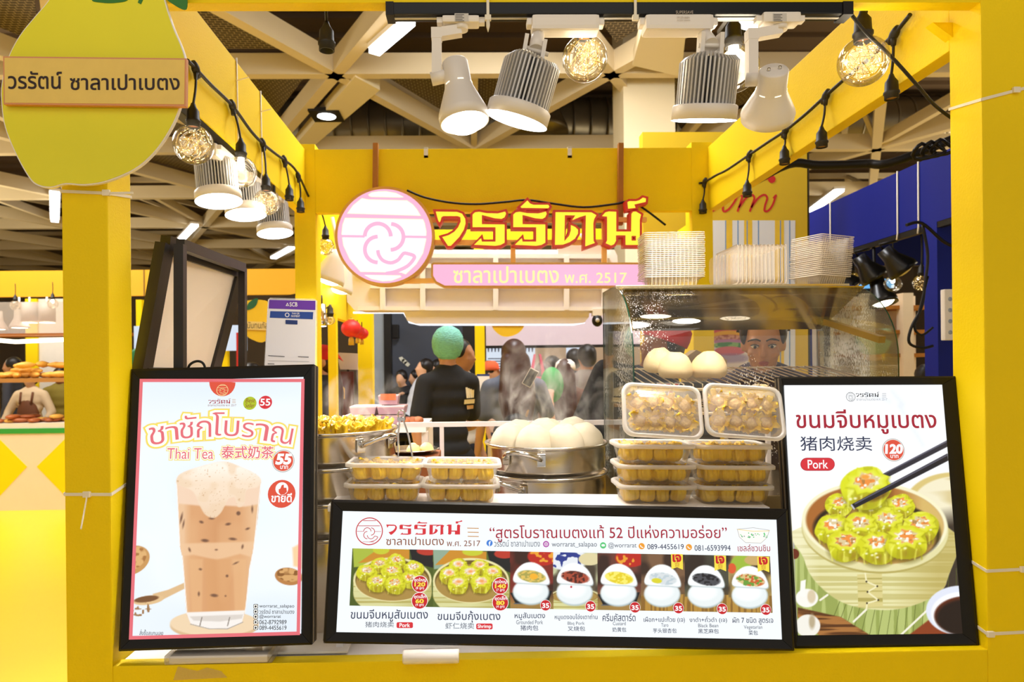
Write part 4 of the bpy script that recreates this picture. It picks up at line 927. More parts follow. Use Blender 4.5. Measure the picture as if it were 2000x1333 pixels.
# ---- menu strip
menu, fr, (x0, y0, x1, y1) = lightbox('wide lit menu box listing dumplings and buns, in front of the takeaway tubs', (631, 1258), (1553, 1273), (652, 977), 1.68, math.radians(9), .022, [(671, 999), (1515, 1016), (1532, 1251), (654, 1236)])
MB().poly([[(x0, y0), (x1, y0), (x1, y1), (x0, y1)]], 0, None, -.005).build('panel', glow('menu_white', 'f3f9fd', .97), menu, world=False)
xa, ya = fr.loc(689, 1071); xb, yb = fr.loc(1507, 1198)
_, yA = fr.loc(1098, 1079); _, yB = fr.loc(1098, 1190)
c = Canvas(fr, xa, yB, xb, yA, .0014, '8a6a2a')
def top_v(u): return 1071 + (u - 692) * .0172
def dump(c, x, y, r, k=0, hue=('d2d020', 'aaa40a', 'eff060')):
    rg = random.Random(k * 7 + 1); n = 11
    def blob(sc, dy, j): return smooth_pts([(x + r * sc * (1 + j * rg.uniform(-1, 1)) * math.cos(2 * PI * i / n), y + dy * r + r * sc * .86 * (1 + j * rg.uniform(-1, 1)) * math.sin(2 * PI * i / n)) for i in range(n)], 3)
    c.ell(x, y + .26 * r, 1.02 * r, .84 * r, '5a4c08', 0, r * .25, .55)
    o = blob(.98, .10, .10); m_ = c.polym(o, max(1, r * .06)); c.fill(m_, hue[0]); c.fill(m_ * np.clip((c.V - y - .2 * r) / (.75 * r), 0, 1), hue[1], .8); c.fill(m_ * c.ellm(x + rg.uniform(-.3, .3) * r, y + .62 * r, .5 * r, .28 * r, 0, r * .3), '8a6420', .55)
    c.tex(m_, hue[2], r * .30, r * .55, k, .55, .75, .55); c.tex(m_, hue[1], r * .22, r * .6, k + 40, .62, .72, .6)
    for i in range(6):
        t = -1.0 + i * .4 + rg.uniform(-.15, .15); q = [(x + .5 * r * math.sin(t), y + .02 * r), (x + .85 * r * math.sin(t) + rg.uniform(-.08, .08) * r, y + .45 * r), (x + .82 * r * math.sin(t), y + .9 * r)]
        for j in (0, 1): c.line(*q[j], *q[j + 1], r * .05, hue[1] if i % 2 else hue[2], .8, r * .10)
    fr_ = []
    for i in range(16):
        t = 2 * PI * i / 16; d = (.92 if i % 2 else .66) + rg.uniform(-.08, .14); fr_.append((x + d * r * math.cos(t), y - .16 * r + d * r * .60 * math.sin(t)))
    c.poly([(p[0] + .03 * r, p[1] + .06 * r) for p in fr_], hue[1], r * .12, .8); c.poly(fr_, hue[0], r * .06); c.poly([(x + (p[0] - x) * .84, y - .16 * r + (p[1] - y + .16 * r) * .8) for p in fr_], hue[2], r * .2, .6)
    m_ = c.polym([(x + (p[0] - x) * .62 + rg.uniform(-.05, .05) * r, y - .18 * r + (p[1] - y + .16 * r) * .62) for p in fr_], r * .08); c.fill(m_, 'ddc898'); c.tex(m_, 'f08a34', r * .20, r * .15, k, .52, .62, .9); c.tex(m_, 'fffaf0', r * .15, r * .12, k + 3, .62, .70, .9); c.tex(m_, 'a87a40', r * .14, r * .10, k + 9, .72, .8, .8)
    for i in range(4): c.ell(x + rg.uniform(-.7, .7) * r, y + rg.uniform(.1, .6) * r, r * .07, r * .05, 'ffffe0', 0, r * .06, .8)
def basket(c, cx, cy, rx, ry, depth):
    c.ell(cx, cy + depth, rx, ry, 'b8a050'); c.poly([(cx - rx, cy), (cx + rx, cy), (cx + rx, cy + depth), (cx - rx, cy + depth)], 'd8d08a'); m_ = np.maximum(c.ellm(cx, cy + depth, rx, ry), c.polym([(cx - rx, cy), (cx + rx, cy), (cx + rx, cy + depth), (cx - rx, cy + depth)]))
    c.fill(m_, 'd6d498'); c.tex(m_, 'a89a4a', 400, 2.4, 4, .5, .7, .7); c.fill(m_ * np.clip((c.U - cx) / rx, 0, 1), '9a8a3a', .4)
    c.ell(cx, cy, rx, ry, 'e8dfa6'); c.ell(cx, cy + 1, rx * .95, ry * .92, '6a5424'); c.ell(cx, cy + ry * .12, rx * .93, ry * .84, 'a88844')
def buns(c, x, y, w, fill, fc, seed, plate):
    if plate == 'black': c.poly([(x - w * .62, y + 26), (x + w * .62, y + 22), (x + w * .5, y + 46), (x - w * .45, y + 48)], '14181c'); c.line(x - w * .5, y + 47, x + w * .5, y + 45, 2, '5a6068')
    if plate == 'board': c.poly([(x - w * .7, y + 28), (x + w * .7, y + 24), (x + w * .7, y + 56), (x - w * .7, y + 58)], 'b48a3c'); c.tex(c.polym([(x - w * .7, y + 28), (x + w * .7, y + 24), (x + w * .7, y + 56), (x - w * .7, y + 58)]), '8a642a', 3, 60, 3, .5, .6)
    if plate == 'basket': basket(c, x, y + 30, w * .72, 14, 20)
    c.ell(x, y + 25, w * .53, 25, 'b4c4c8', 0, 3); c.ell(x - 1, y + 23, w * .52, 24, 'e6eeef', 0, 3); c.ell(x - 5, y + 18, w * .36, 15, 'fbfdfd', 0, 9)
    up_ = smooth_pts([(x - w * .52, y + 3), (x - w * .46, y - 16), (x - w * .22, y - 31), (x + w * .08, y - 33), (x + w * .36, y - 22), (x + w * .52, y - 2), (x + w * .50, y + 9), (x + w * .2, y + 8), (x - w * .2, y + 7)], 4)
    c.poly([(p[0] + 1, p[1] + 2) for p in up_], 'b8c6ca', 3); c.poly(up_, 'f4f8f8', 2)
    m_ = c.ellm(x + 1, y - 6, w * .41, 11.5, 9, 2); c.fill(m_, fill); c.tex(m_, fc, 4, 3, seed, .5, .62, .95)
# picture 1 and 2: siu mai in bamboo baskets
W2 = np.clip((846 - c.U) / 1.0, 0, 1); 
c.fill((c.U < 846) * 1.0, '4a5a20'); c.poly([(690, 1070), (800, 1070), (790, 1100), (692, 1108)], 'a8b840'); c.poly([(740, 1072), (800, 1074), (800, 1092), (700, 1100)], 'c88a2a'); c.poly([(800, 1070), (850, 1070), (850, 1110), (806, 1100)], '1c1c1e'); c.ell(836, 1076, 22, 9, 'b8382a'); c.ell(745, 1074, 16, 9, 'c4c834')
basket(c, 767, 1132, 76, 43, 26)
for k, (x, y, r) in enumerate(((775, 1096, 17), (742, 1103, 17), (808, 1110, 18), (717, 1117, 18), (766, 1117, 19), (802, 1131, 18), (737, 1137, 19), (772, 1141, 19))): dump(c, x, y, r * 1.1, k)
keep = c.C.copy(); right = c.U > 846
c.fill(((c.U > 846) & (c.U < 997)) * 1.0, '56662a'); c.poly([(846, 1070), (940, 1072), (930, 1102), (848, 1112)], '90a890'); c.poly([(880, 1074), (950, 1078), (950, 1096), (850, 1104)], 'c88a2a'); c.poly([(950, 1072), (1000, 1074), (1000, 1120), (958, 1104)], '1c1c1e'); c.ell(985, 1082, 20, 9, 'b8382a'); c.ell(923, 1078, 20, 8, 'c4c834')
basket(c, 920, 1134, 74, 44, 26)
for k, (x, y, r) in enumerate(((895, 1105, 18), (937, 1106, 17), (877, 1122, 19), (918, 1120, 19), (962, 1119, 18), (895, 1140, 20), (940, 1139, 20))):
    dump(c, x, y, r * 1.08, k + 20); c.ell(x, y - r * .25, r * .5, r * .32, 'f6ece2', 0, 4, .7); c.ell(x + 1, y - r * .2, r * .25, r * .15, 'f0a25a', 0, 3)
cols = [996, 1080, 1166, 1251, 1336, 1421, 1507]
bgs = ['7a2a22', 'c0c49a', '6a3a30', '7a5a40', '4a4a3c', 'b8a060']
spec = [('a8a050', 'e2c060', 'black'), ('a84a34', '4a201c', 'basket'), ('e2cc2c', 'f6ea70', 'black'), ('d5dcdf', 'bccbd2', 'board'), ('4a4a50', '1c1c22', 'board'), ('d8c080', 'c85a2a', 'board')]
for k in range(6):
    u0_, u1_ = cols[k], cols[k + 1]; mk = ((c.U >= u0_) & (c.U < u1_)) * 1.0; save = c.C.copy()
    c.fill(mk, bgs[k]); c.tex(mk, '2a1c18', 26, 20, k, .4, .7, .8); c.fill(mk * np.clip((c.V - 1150) / 30, 0, 1), 'b09048', .8)
    xm = (u0_ + u1_) / 2; yt = top_v(xm)
    if k in (0, 2): c.ell(xm + 22, yt + 10, 30, 18, 'b8281e', 0, 2); c.tex(c.ellm(xm + 22, yt + 10, 28, 16), 'e8a030', 6, 5, k, .6, .7)
    if k == 1: c.ell(xm - 16, yt + 14, 40, 22, 'e4e8ee', 0, 3); c.tex(c.ellm(xm - 16, yt + 14, 38, 20), '2a3a8a', 7, 7, 2, .5, .55); c.ell(xm + 28, yt + 14, 22, 12, 'dcd0a0')
    if k == 5: c.ell(xm - 18, yt + 16, 20, 16, '9cb83c', 0, 3); c.ell(xm - 36, yt + 26, 8, 10, 'd85a30'); c.ell(xm + 10, yt + 10, 22, 10, 'c8a868')
    buns(c, xm - 1, yt + 55, 66, *spec[k][:2], k + 30, spec[k][2])
    if k == 3: c.ell(xm - 12, yt + 53, 10, 5, 'd8d030', 5)
    if k == 0: c.ell(xm + 4, yt + 49, 8, 6, 'f0b030', 5)
    if k == 1: c.ell(xm - 8, yt + 68, 2, 2, 'c02030')
    if k == 5: c.tex(c.ellm(xm - 2, yt + 50, 26, 11, 8), '6a9a3a', 5, 4, 77, .6, .66)
    c.C = save * (1 - mk[..., None]) + c.C * mk[..., None]
edge = np.minimum(1, 0 * c.U)
c.build('food_pictures', POSTER, menu, z=Z1)
mb = MB()
logo(mb, fr, 722, 1038, 26.5, IX['cherry'], Z2); brand(mb, fr, 755, 1016, 902, 1047, IX['red'], Z2)
pxletter(mb, fr, 'ซาลาเปาเบตง', 755, 1049, 867, 1065, IX['brown'], z=Z2, bold=.004); pxletter(mb, fr, 'พ.ศ. 2517', 873, 1056, 938, 1067, IX['brown'], z=Z2, bold=.002)
for k in range(3): mb.poly([loc(fr, [(913 - (k == 0), 1031 + k * 8), (935, 1031.5 + k * 8), (935, 1033 + k * 8), (913 + (k > 0), 1032.5 + k * 8)])], IX['gold'], None, Z2)
pxletter(mb, fr, '“สูตรโบราณเบตงแท้ 52 ปีแห่งความอร่อย”', 957, 1026, 1419, 1059, IX['dred'], z=Z2, bold=.004)
for u, v, col in ((956, 1061, 'blue'), (1066, 1063, 'purple'), (1177, 1065.5, 'green'), (1252, 1067, 'orange'), (1344, 1069, 'orange')): disc(mb, fr, u, v, 6, IX[col], Z2); 
pxletter(mb, fr, 'f', 954.5, 1057.5, 958, 1066, IX['white'], z=Z3, bold=.03); ringm(mb, fr, 1066, 1063, 3.6, 1, IX['white'], Z3); disc(mb, fr, 1066, 1063, 1.2, IX['white'], Z3); pill(mb, fr, 1173.5, 1063, 1180.5, 1067.5, IX['white'], Z3)
for u, v in ((1252, 1067), (1344, 1069)): mb.poly([loc(fr, ribbon([(u - 2.6, v - 2.2), (u - 1.6, v + .8), (u + .8, v + 2.2), (u + 2.8, v + 2.4)], 1.7))], IX['white'], None, Z3)
for s, u0_, v0, u1_, v1, k in (('วรรัตน์ ซาลาเปาเบตง', 965, 1055, 1054, 1068, 'grey'), ('worrarat_salapao', 1077, 1058, 1165, 1071, 'grey'), ('@worrarat', 1187, 1060, 1242, 1072, 'grey'), ('089-4455619', 1263, 1063, 1334, 1073, 'navy'), ('081-6593994', 1355, 1065, 1425, 1076, 'navy'), ('เชลล์ชวนชิม', 1439, 1064, 1502, 1077, 'dred')): pxletter(mb, fr, s, u0_, v0, u1_, v1, IX[k], z=Z2, bold=.004)
mb.poly([loc(fr, [(1438, 1034), (1500, 1037), (1496, 1050), (1484, 1061), (1454, 1060), (1442, 1049)])], IX['foam'], None, Z2); mb.poly([loc(fr, ribbon([(1438, 1034), (1442, 1049), (1454, 1060), (1484, 1061), (1496, 1050), (1500, 1037)], 1.0))], IX['silver'], None, Z3); mb.poly([loc(fr, ribbon([(1437, 1034), (1469, 1038), (1501, 1037)], 1.4))], IX['halo'], None, Z3); mb.poly([loc(fr, ribbon([(1437, 1034), (1469, 1031), (1501, 1036)], 1.0))], IX['silver'], None, Z3)
rg = random.Random(2)
for k in range(30): u = rg.uniform(1443, 1495); disc(mb, fr, u, 1042 + rg.uniform(-2, 8), rg.uniform(.7, 1.5), IX['green' if k % 3 else 'lgrey'], Z4)
for u, v, a, b, d in ((820.5, 1140.5, 'ชุดใหญ่', '120', '(8 ลูก)'), (820, 1173, 'ชุดเล็ก', '60', '(4 ลูก)'), (977, 1144, 'ชุดใหญ่', '140', '(7 ลูก)'), (977, 1176.5, 'ชุดเล็ก', '80', '(4 ลูก)')):
    disc(mb, fr, u, v, 16, IX['white'], Z2); disc(mb, fr, u, v, 15, IX['cherry'], Z3); w = 7.5 if len(b) < 3 else 10
    pxletter(mb, fr, a, u - 11, v - 12, u + 12, v - 3, IX['white'], z=Z4, bold=.02); pxletter(mb, fr, b, u - w, v - 3, u + w, v + 4.5, IX['yel'], z=Z4, bold=.04); pxletter(mb, fr, d, u - 8, v + 5.5, u + 8, v + 11.5, IX['white'], z=Z4, bold=.01)
for u, v in ((1065, 1182), (1152.5, 1184), (1239, 1186), (1323.5, 1187.5), (1408.5, 1189), (1493.5, 1190.5)):
    disc(mb, fr, u, v, 10.5, IX['white'], Z2); disc(mb, fr, u, v, 9.8, IX['cherry'], Z3); pxletter(mb, fr, '35', u - 6.5, v - 4, u + 6.5, v + 5, IX['white'], z=Z4, bold=.03)
for s, u0_, v0, u1_, v1, k in (('ขนมจีบหมูสับเบตง', 686, 1190, 836, 1214, 'navy'), ('ขนมจีบกุ้งเบตง', 855, 1193, 977, 1216, 'navy'), ('猪肉烧卖', 714, 1214, 770, 1225, 'grey'), ('虾仁烧卖', 870, 1216, 926, 1228, 'grey'),
    ('หมูสับเบตง', 1005, 1196, 1064, 1211, 'navy'), ('Grounded Pork', 1008, 1211, 1060, 1219, 'grey'), ('猪肉包', 1016, 1221, 1051, 1231, 'navy'),
    ('หมูแดงอบโอ่งเตาถ่าน', 1083, 1199, 1166, 1212, 'navy'), ('Bbq Pork', 1108, 1214, 1141, 1222, 'grey'), ('叉烧包', 1108, 1223, 1142, 1232, 'navy'),
    ('ครีมคัสตาร์ด', 1176, 1198, 1240, 1213, 'navy'), ('Custard', 1196, 1214, 1221, 1221, 'grey'), ('奶黄包', 1195, 1225, 1222, 1234, 'navy'),
    ('เผือก+แปะก๊วย (เจ)', 1256, 1204, 1336, 1217, 'navy'), ('Taro', 1290, 1217, 1304, 1224, 'grey'), ('芋头银杏包', 1274, 1227, 1320, 1236, 'navy'),
    ('งาดำ+ถั่วดำ (เจ)', 1345, 1203, 1418, 1217, 'navy'), ('Black Bean', 1362, 1218, 1401, 1225, 'grey'), ('黑芝麻包', 1362, 1228, 1402, 1237, 'navy'),
    ('ผัก 7 ชนิด สูตรเจ', 1429, 1205, 1508, 1220, 'navy'), ('Vegetarian', 1451, 1221, 1487, 1230, 'grey'), ('菜包', 1460, 1231, 1478, 1240, 'navy')):
    pxletter(mb, fr, s, u0_, v0, u1_, v1, IX[k], z=Z2, bold=.006)
for s, u0_, u1_, v0 in (('Pork', 775, 807, 1215), ('Shrimp', 930, 962, 1217.5)): pill(mb, fr, u0_, v0, u1_, v0 + 11.5, IX['red'], Z2, 3); pxletter(mb, fr, s, u0_ + 6 - 3 * (s == 'Shrimp'), v0 + 2, u1_ - 6 + 3 * (s == 'Shrimp'), v0 + 9.5 + (s == 'Shrimp'), IX['white'], z=Z3, bold=.02)
for u, v in ((1309, 1082), (1393, 1085), (1477, 1087)):
    mb.poly([loc(fr, [(u, v), (u + 23, v + .5), (u + 23.5, v + 31), (u + 12, v + 26), (u + 1, v + 30)])], IX['yel'], None, Z2); pxletter(mb, fr, 'เจ', u + 4, v + 2, u + 19, v + 15, IX['cherry'], z=Z3, bold=.05); pxletter(mb, fr, '齋', u + 7, v + 16, u + 17, v + 26, IX['gold'], z=Z3)
mb.build('lettering', INKS, menu, world=False)

# ---- siu mai poster
siu, fr, (x0, y0, x1, y1) = lightbox('tall lit poster box with siu mai in a bamboo basket, against the right post', (1554, 1268), (1915, 1264), (1512, 736), 1.722, math.radians(6.5), .04, [(1531, 754), (1838, 751), (1882, 1240), (1559, 1240)])
c = Canvas(fr, x0, y0, x1, y1, .0017, 'f2f6fa'); c.fill(np.clip(c.noise(90, 120, 6) * .6, 0, 1), 'ffffff')
for a in (((1740, 765), (1760, 790)), ((1755, 795), (1800, 870)), ((1690, 770), (1735, 785))): c.line(*a[0], *a[1], 9, 'd4deee', .35, 12)
c.ell(1860, 985, 95, 62, 'd8c27a', 0, 3); c.ell(1866, 985, 86, 54, 'f0e8c8', 0, 3); c.tex(c.ellm(1866, 985, 84, 52), 'd0bc80', 90, 14, 7, .5, .7, .7)
c.poly([(1552, 1060), (1900, 1000), (1900, 1250), (1552, 1250)], '3a3028', 40)
c.poly([(1550, 1045), (1600, 1060), (1835, 1180), (1800, 1245), (1552, 1245)], 'b4c072', 2); c.tex(c.polym([(1550, 1045), (1600, 1060), (1835, 1180), (1800, 1245), (1552, 1245)]), '8a9848', 7, 90, 3, .5, .6, .7)
for k in range(16): c.line(1640 + k * 15, 1170 - k * 4, 1610 + k * 17, 1245, 1.3, '5a6428', .8)
c.line(1665, 1214, 1690, 1190, 4, 'f0ecd8'); c.line(1757, 1240, 1808, 1192, 4, 'f0ecd8'); c.line(1600, 1172, 1614, 1162, 4, 'f0ecd8')
c.poly([(1556, 1186), (1640, 1205), (1700, 1242), (1600, 1242), (1556, 1205)], '5a3418', 2); c.tex(c.polym([(1556, 1186), (1640, 1205), (1700, 1242), (1600, 1242), (1556, 1205)]), 'a8703a', 60, 3, 5, .5, .7)
c.poly([(1770, 1242), (1812, 1210), (1860, 1236), (1860, 1244)], '8a3c1c', 3)
c.ell(1574, 1168, 22, 18, 'f4f2ea', 0, 2); c.poly([(1562, 1135), (1572, 1132), (1570, 1165), (1560, 1165)], 'f6f4ee', 2); c.ell(1583, 1165, 8, 13, 'd8c8a8', 0, 3); c.ell(1576, 1222, 24, 22, 'efece2', 0, 2); c.ell(1584, 1214, 6, 14, 'b8a888', 0, 4); c.ell(1550, 1082, 9, 10, '6a2c18')
# basket
B0 = [(1562, 1030), (1848, 1030), (1848, 1130), (1820, 1165), (1760, 1188), (1700, 1190), (1640, 1175), (1590, 1135), (1568, 1090)]
m_ = c.polym(smooth_pts(B0, 5), 2); c.fill(m_, 'e4dfa8'); c.tex(m_, 'b8ae62', 500, 3.2, 4, .5, .7, .6); c.fill(m_ * np.clip((c.U - 1740) / 90, 0, 1), 'b09a48', .55); c.fill(m_ * np.clip((1600 - c.U) / 40, 0, 1), 'f4f0cc', .6)
c.poly([(1672, 1122), (1720, 1120), (1722, 1184), (1674, 1187)], 'd8cc88', 1.5); c.tex(c.polym([(1672, 1122), (1720, 1120), (1722, 1184), (1674, 1187)]), 'b0a458', 500, 3, 8, .5, .7)
zz = [(1687, 1116), (1690, 1136), (1711, 1145), (1692, 1156), (1713, 1172), (1691, 1178), (1690, 1190)]
for i in range(6): c.line(*zz[i], *zz[i + 1], 3, 'efe8ba')
for q in zz[1:-1]: c.ell(*q, 1.8, 1.8, '2a2010')
c.ell(1707, 1036, 143, 84, 'b4a65c', 4, 2); c.ell(1707, 1033, 143, 83, 'e2dba4', 4, 2); c.ell(1706, 1022, 142, 80, 'f3eec8', 4, 2); c.ell(1706, 1022, 134, 73, 'a8672c', 4, 3); c.fill(c.ellm(1706, 1022, 134, 73, 4, 3) * np.clip((c.U - 1740) / 60, 0, 1), 'e0c878', .8); c.ell(1710, 1038, 124, 62, '1e140c', 4, 4, .9); c.ell(1708, 1044, 118, 58, 'c89a50', 4, 3, .9)
for k, (x, y, r) in enumerate(((1637, 985, 23), (1755, 987, 25), (1700, 985, 26), (1625, 1030, 30), (1730, 1018, 29), (1678, 1026, 29), (1795, 1028, 32), (1650, 1062, 31), (1712, 1066, 33), (1768, 1055, 35))): dump(c, x, y, r * 1.17, k + 50, ('d6d61e', 'a8a408', 'f2f46a'))
# chopsticks and held dumpling
dump(c, 1690, 948, 48, 90, ('dade20', 'b0b010', 'f2f680')); c.ell(1712, 968, 22, 9, '5a3010', -20, 6, .7); c.ell(1688, 932, 9, 5, 'f0a040', 0, 4)
c.poly([(1848, 860), (1850, 872), (1735, 931), (1722, 926)], '2c2a34', 1.2); c.line(1846, 863, 1728, 924, 2.5, '6a687a', .8)
c.poly([(1848, 886), (1850, 900), (1664, 995), (1660, 986)], '1c1a22', 1.2); c.line(1848, 889, 1668, 984, 2.5, '6a687a', .8); c.line(1661, 987, 1666, 994, 3, 'c8c8d0')
# sauce bowl
c.ell(1872, 1192, 66, 48, 'dfe4f2', 0, 2); c.ell(1876, 1198, 60, 42, 'f6f8fc', 0, 3); c.ell(1886, 1202, 64, 38, '5a2410', 0, 3); c.ell(1888, 1206, 62, 36, '1e100e', 0, 6)
c.build('poster', POSTER, siu); pn = kids(siu)[-1]
mb = MB(); logo(mb, fr, 1659, 776, 9, IX['black'], Z2, 1.2); brand(mb, fr, 1669, 766, 1714, 777, IX['black'], Z2); pxletter(mb, fr, 'ซาลาเปาเบตง', 1670, 778, 1707, 783.5, IX['lgrey'], z=Z2); pxletter(mb, fr, 'พ.ศ. 2517', 1709, 778.5, 1730, 783, IX['lgrey'], z=Z2)
for k in range(3): mb.poly([loc(fr, [(1720, 769 + k * 3.4), (1728, 769 + k * 3.4), (1728, 769.9 + k * 3.4), (1720, 769.9 + k * 3.4)])], IX['lgrey'], None, Z2)
pxletter(mb, fr, 'ขนมจีบหมูเบตง', 1553, 801, 1825, 848, IX['dred'], z=Z4, bold=.012, halo=[(IX['white'], .05)]); pxletter(mb, fr, '猪肉烧卖', 1561, 853, 1700, 881, IX['navy'], z=Z2, bold=.004)
disc(mb, fr, 1742, 879.5, 22, IX['silver'], Z2); disc(mb, fr, 1742, 879.5, 20.5, IX['foam'], Z2 + .0002); disc(mb, fr, 1742, 879.5, 19.6, IX['tomato'], Z3)
pxletter(mb, fr, '120', 1726, 869, 1758, 886, IX['white'], z=Z4, bold=.05, slant=.1); pxletter(mb, fr, 'บาท', 1736, 889, 1751, 895, IX['white'], z=Z4, bold=.02)
pill(mb, fr, 1561, 894.5, 1628, 920, IX['dred'], Z2); pill(mb, fr, 1562, 895.5, 1627, 919, IX['red'], Z3); pxletter(mb, fr, 'Pork', 1575, 899, 1614, 915.5, IX['white'], z=Z4, bold=.01)
mb.build('lettering', INKS, pn, world=False)

# ---- things under the boxes
FOAM = mat('foam_sheet', 'f1ece4', .55, var=.04); WRAP = clear('plastic_wrap', (1, .98, .95), .14, haze=.12)
p, q = at(345, 1281, 1.745), at(533, 1279, 1.745); t = thing('foam_bundle', 'flat white foam bundle in taped plastic under the milk tea light box', 'packing', (p + q) / 2)
MB().box((p.x, 1.70, .808), (q.x, 1.79, .828), bev=.005).build('foam', FOAM, t); MB().box((p.x - .012, 1.699, .8065), (q.x + .012, 1.796, .8295), bev=.006).build('wrap', WRAP, t)
tag(MB().box((at(430, 1270, 1.76).x, 1.75, .8062), (at(680, 1270, 1.76).x, 1.95, .8125), bev=.002).build('foam_sheet', FOAM), 'thin pale foam sheet lying under the two left light boxes', 'packing')
p, q = at(786, 1262, 1.672), at(896, 1262, 1.672); mb = MB(); rr = .018
mb.tube([V((p.x, 1.681, .8245)), V((p.x + .004, 1.681, .8245)), V((q.x - .004, 1.681, .8245)), V((q.x, 1.681, .8245))], [rr * .86, rr, rr, rr * .9], 16); o = mb.build('bag_roll', mat('bag_roll_white', 'f4efe9', .4, sss=.0))
tag(o, 'white roll of plastic bags tucked under the middle of the wide menu box', 'roll')
tag(MB().prism([[(0, 0), (.135, .004), (.12, .020), (.085, .030), (.06, .022), (.012, .034)]], 0, .0006, M=MX.Translation((at(338, 1320, 1.6985).x, 1.6992, at(338, 1320, 1.6992).z - .012)) @ MX.Rotation(PI / 2, 4, 'X')).build('clear_tape', clear('tape_film', (1, .97, .82), .15, haze=.12)), 'torn piece of clear tape on the yellow front board', 'tape')

# ================================================================== folding frame and payment stand
ff = thing('folding_poster_frame', 'empty black folding poster frame seen from the back, above the milk tea light box', 'frame', at(380, 735, 2.15))
DKF = mat('frame_dark_wood', '1c1512', .4, var=.3); BACKB = mat('frame_backing', 'eee0cf', .6, var=.06, scale=6)
def slab(pts, th, mi, nm, m_, par):
    a = [V(p) for p in pts]; n = (a[1] - a[0]).cross(a[3] - a[0]).normalized() * th; mb = MB(); mb.add([tuple(p) for p in a] + [tuple(p + n) for p in a], [(0, 1, 2, 3), (7, 6, 5, 4), (0, 4, 5, 1), (1, 5, 6, 2), (2, 6, 7, 3), (3, 7, 4, 0)]); return mb.build(nm, m_, par)
def quadframe(C, w, th, nm, par):
    """open rectangular frame through four corners"""
    mb = MB(); n = (C[1] - C[0]).cross(C[3] - C[0]).normalized()
    for i in range(4): mb.bar(C[i], C[(i + 1) % 4], th, w, up=(C[(i + 2) % 4] - C[(i + 1) % 4]))
    return mb.build(nm, DKF, par)
Yf = 1.95                                                                # leaning leaf and upright leaf, hinged at the top
P = [at(276, 735, 1.86), at(412, 735, 2.30), at(466, 528, 2.34), at(322, 478, 1.90)]
quadframe(P, .052, .03, 'leaning_leaf', ff); slab([P[0].lerp(P[2], .06) + V((0, .006, 0)), P[1].lerp(P[3], .06) + V((0, .006, 0)), P[2].lerp(P[0], .06) + V((0, .006, 0)), P[3].lerp(P[1], .06) + V((0, .006, 0))], .004, 0, 'backing_board', BACKB, ff)
Q = [at(352, 735, 1.86), at(352, 478, 1.86), at(474, 524, 2.30), at(474, 735, 2.30)]
mb = MB(); mb.bar(Q[0], Q[1], .024, .026, up=(1, 0, 0)); mb.bar(Q[3], Q[2], .024, .022, up=(1, 0, 0)); mb.bar(Q[1], Q[2], .024, .03); mb.build('upright_leaf', DKF, ff)
MB().tube(smooth_pts([at(364, 735, 1.855), at(370, 714, 1.85), at(385, 706, 1.85), at(398, 712, 1.85), at(403, 735, 1.855)], 5, False), .0035, 8).build('hanging_wire', BLKP, ff)
yq = 1.98; fq = yframe(yq); qs = thing('payment_stand', 'acrylic payment stand with a purple bank header, behind the milk tea light box', 'payment sign', at(568, 735, yq))
MB().prism([loc(fq, [(523, 586), (527, 582), (614, 584), (619, 588), (618, 740), (514, 740)])], -.006, -.001, M=fq.m).build('acrylic_holder', clear('acrylic', (.98, .99, 1), .12, haze=.12), qs)
MB().prism([loc(fq, [(524, 585), (617, 587), (615, 736), (516, 736)])], -.001, 0, M=fq.m).build('payment_card', mat('card_white', 'eceaf0', .45, var=.01), qs); cd = kids(qs)[-1]
mb = MB(); mb.poly([loc(fq, [(526, 586), (616, 588), (616, 606), (525, 603)])], 0, None, .0004); mb.poly([loc(fq, [(528, 608), (612, 610), (611, 624), (527, 621)])], 1, None, .0004)
pxletter(mb, fq, 'SCB', 566, 591, 581, 599, 2, z=.0008, bold=.02); mb.poly([loc(fq, [(558, 598), (561.5, 591.5), (565, 598)]), loc(fq, [(560, 597), (561.5, 594), (563, 597)])], 2, None, .0008); pxletter(mb, fq, 'THAI QR', 570, 611, 585, 615, 2, z=.0008, bold=.01); pxletter(mb, fq, 'PAYMENT', 569, 616, 586, 620, 2, z=.0008, bold=.01)
mb.poly([loc(fq, circ(561, 615.5, 4.5, n=16)), loc(fq, circ(561, 615.5, 3, n=16))], 2, None, .0008); pxletter(mb, fq, 'PromptPay', 559, 627, 579, 633, 3, z=.0008); mb.poly([loc(fq, ribbon([(558, 625.5), (581, 626.5), (581, 634), (558, 633), (558, 625.5)], .8))], 3, None, .0006)
for a, b, w in (((524, 695), (556, 697), 1.6), ((582, 697), (603, 698), 1.6), ((523, 711), (536, 711.5), 1.6), ((524, 705), (604, 707), .5)): mb.poly([loc(fq, ribbon([a, b], w))], 4, None, .0006)
mb.v = [tuple(fq.m @ V(v)) for v in mb.v]; mb.build('card_print', [mat('bank_purple', '6a35b0', .45), mat('pay_blue', '24489c', .45), mat('print_white', 'f6f4fa', .5), mat('pay_navy', '223a7a', .5), mat('print_grey', '70707a', .5)], cd)
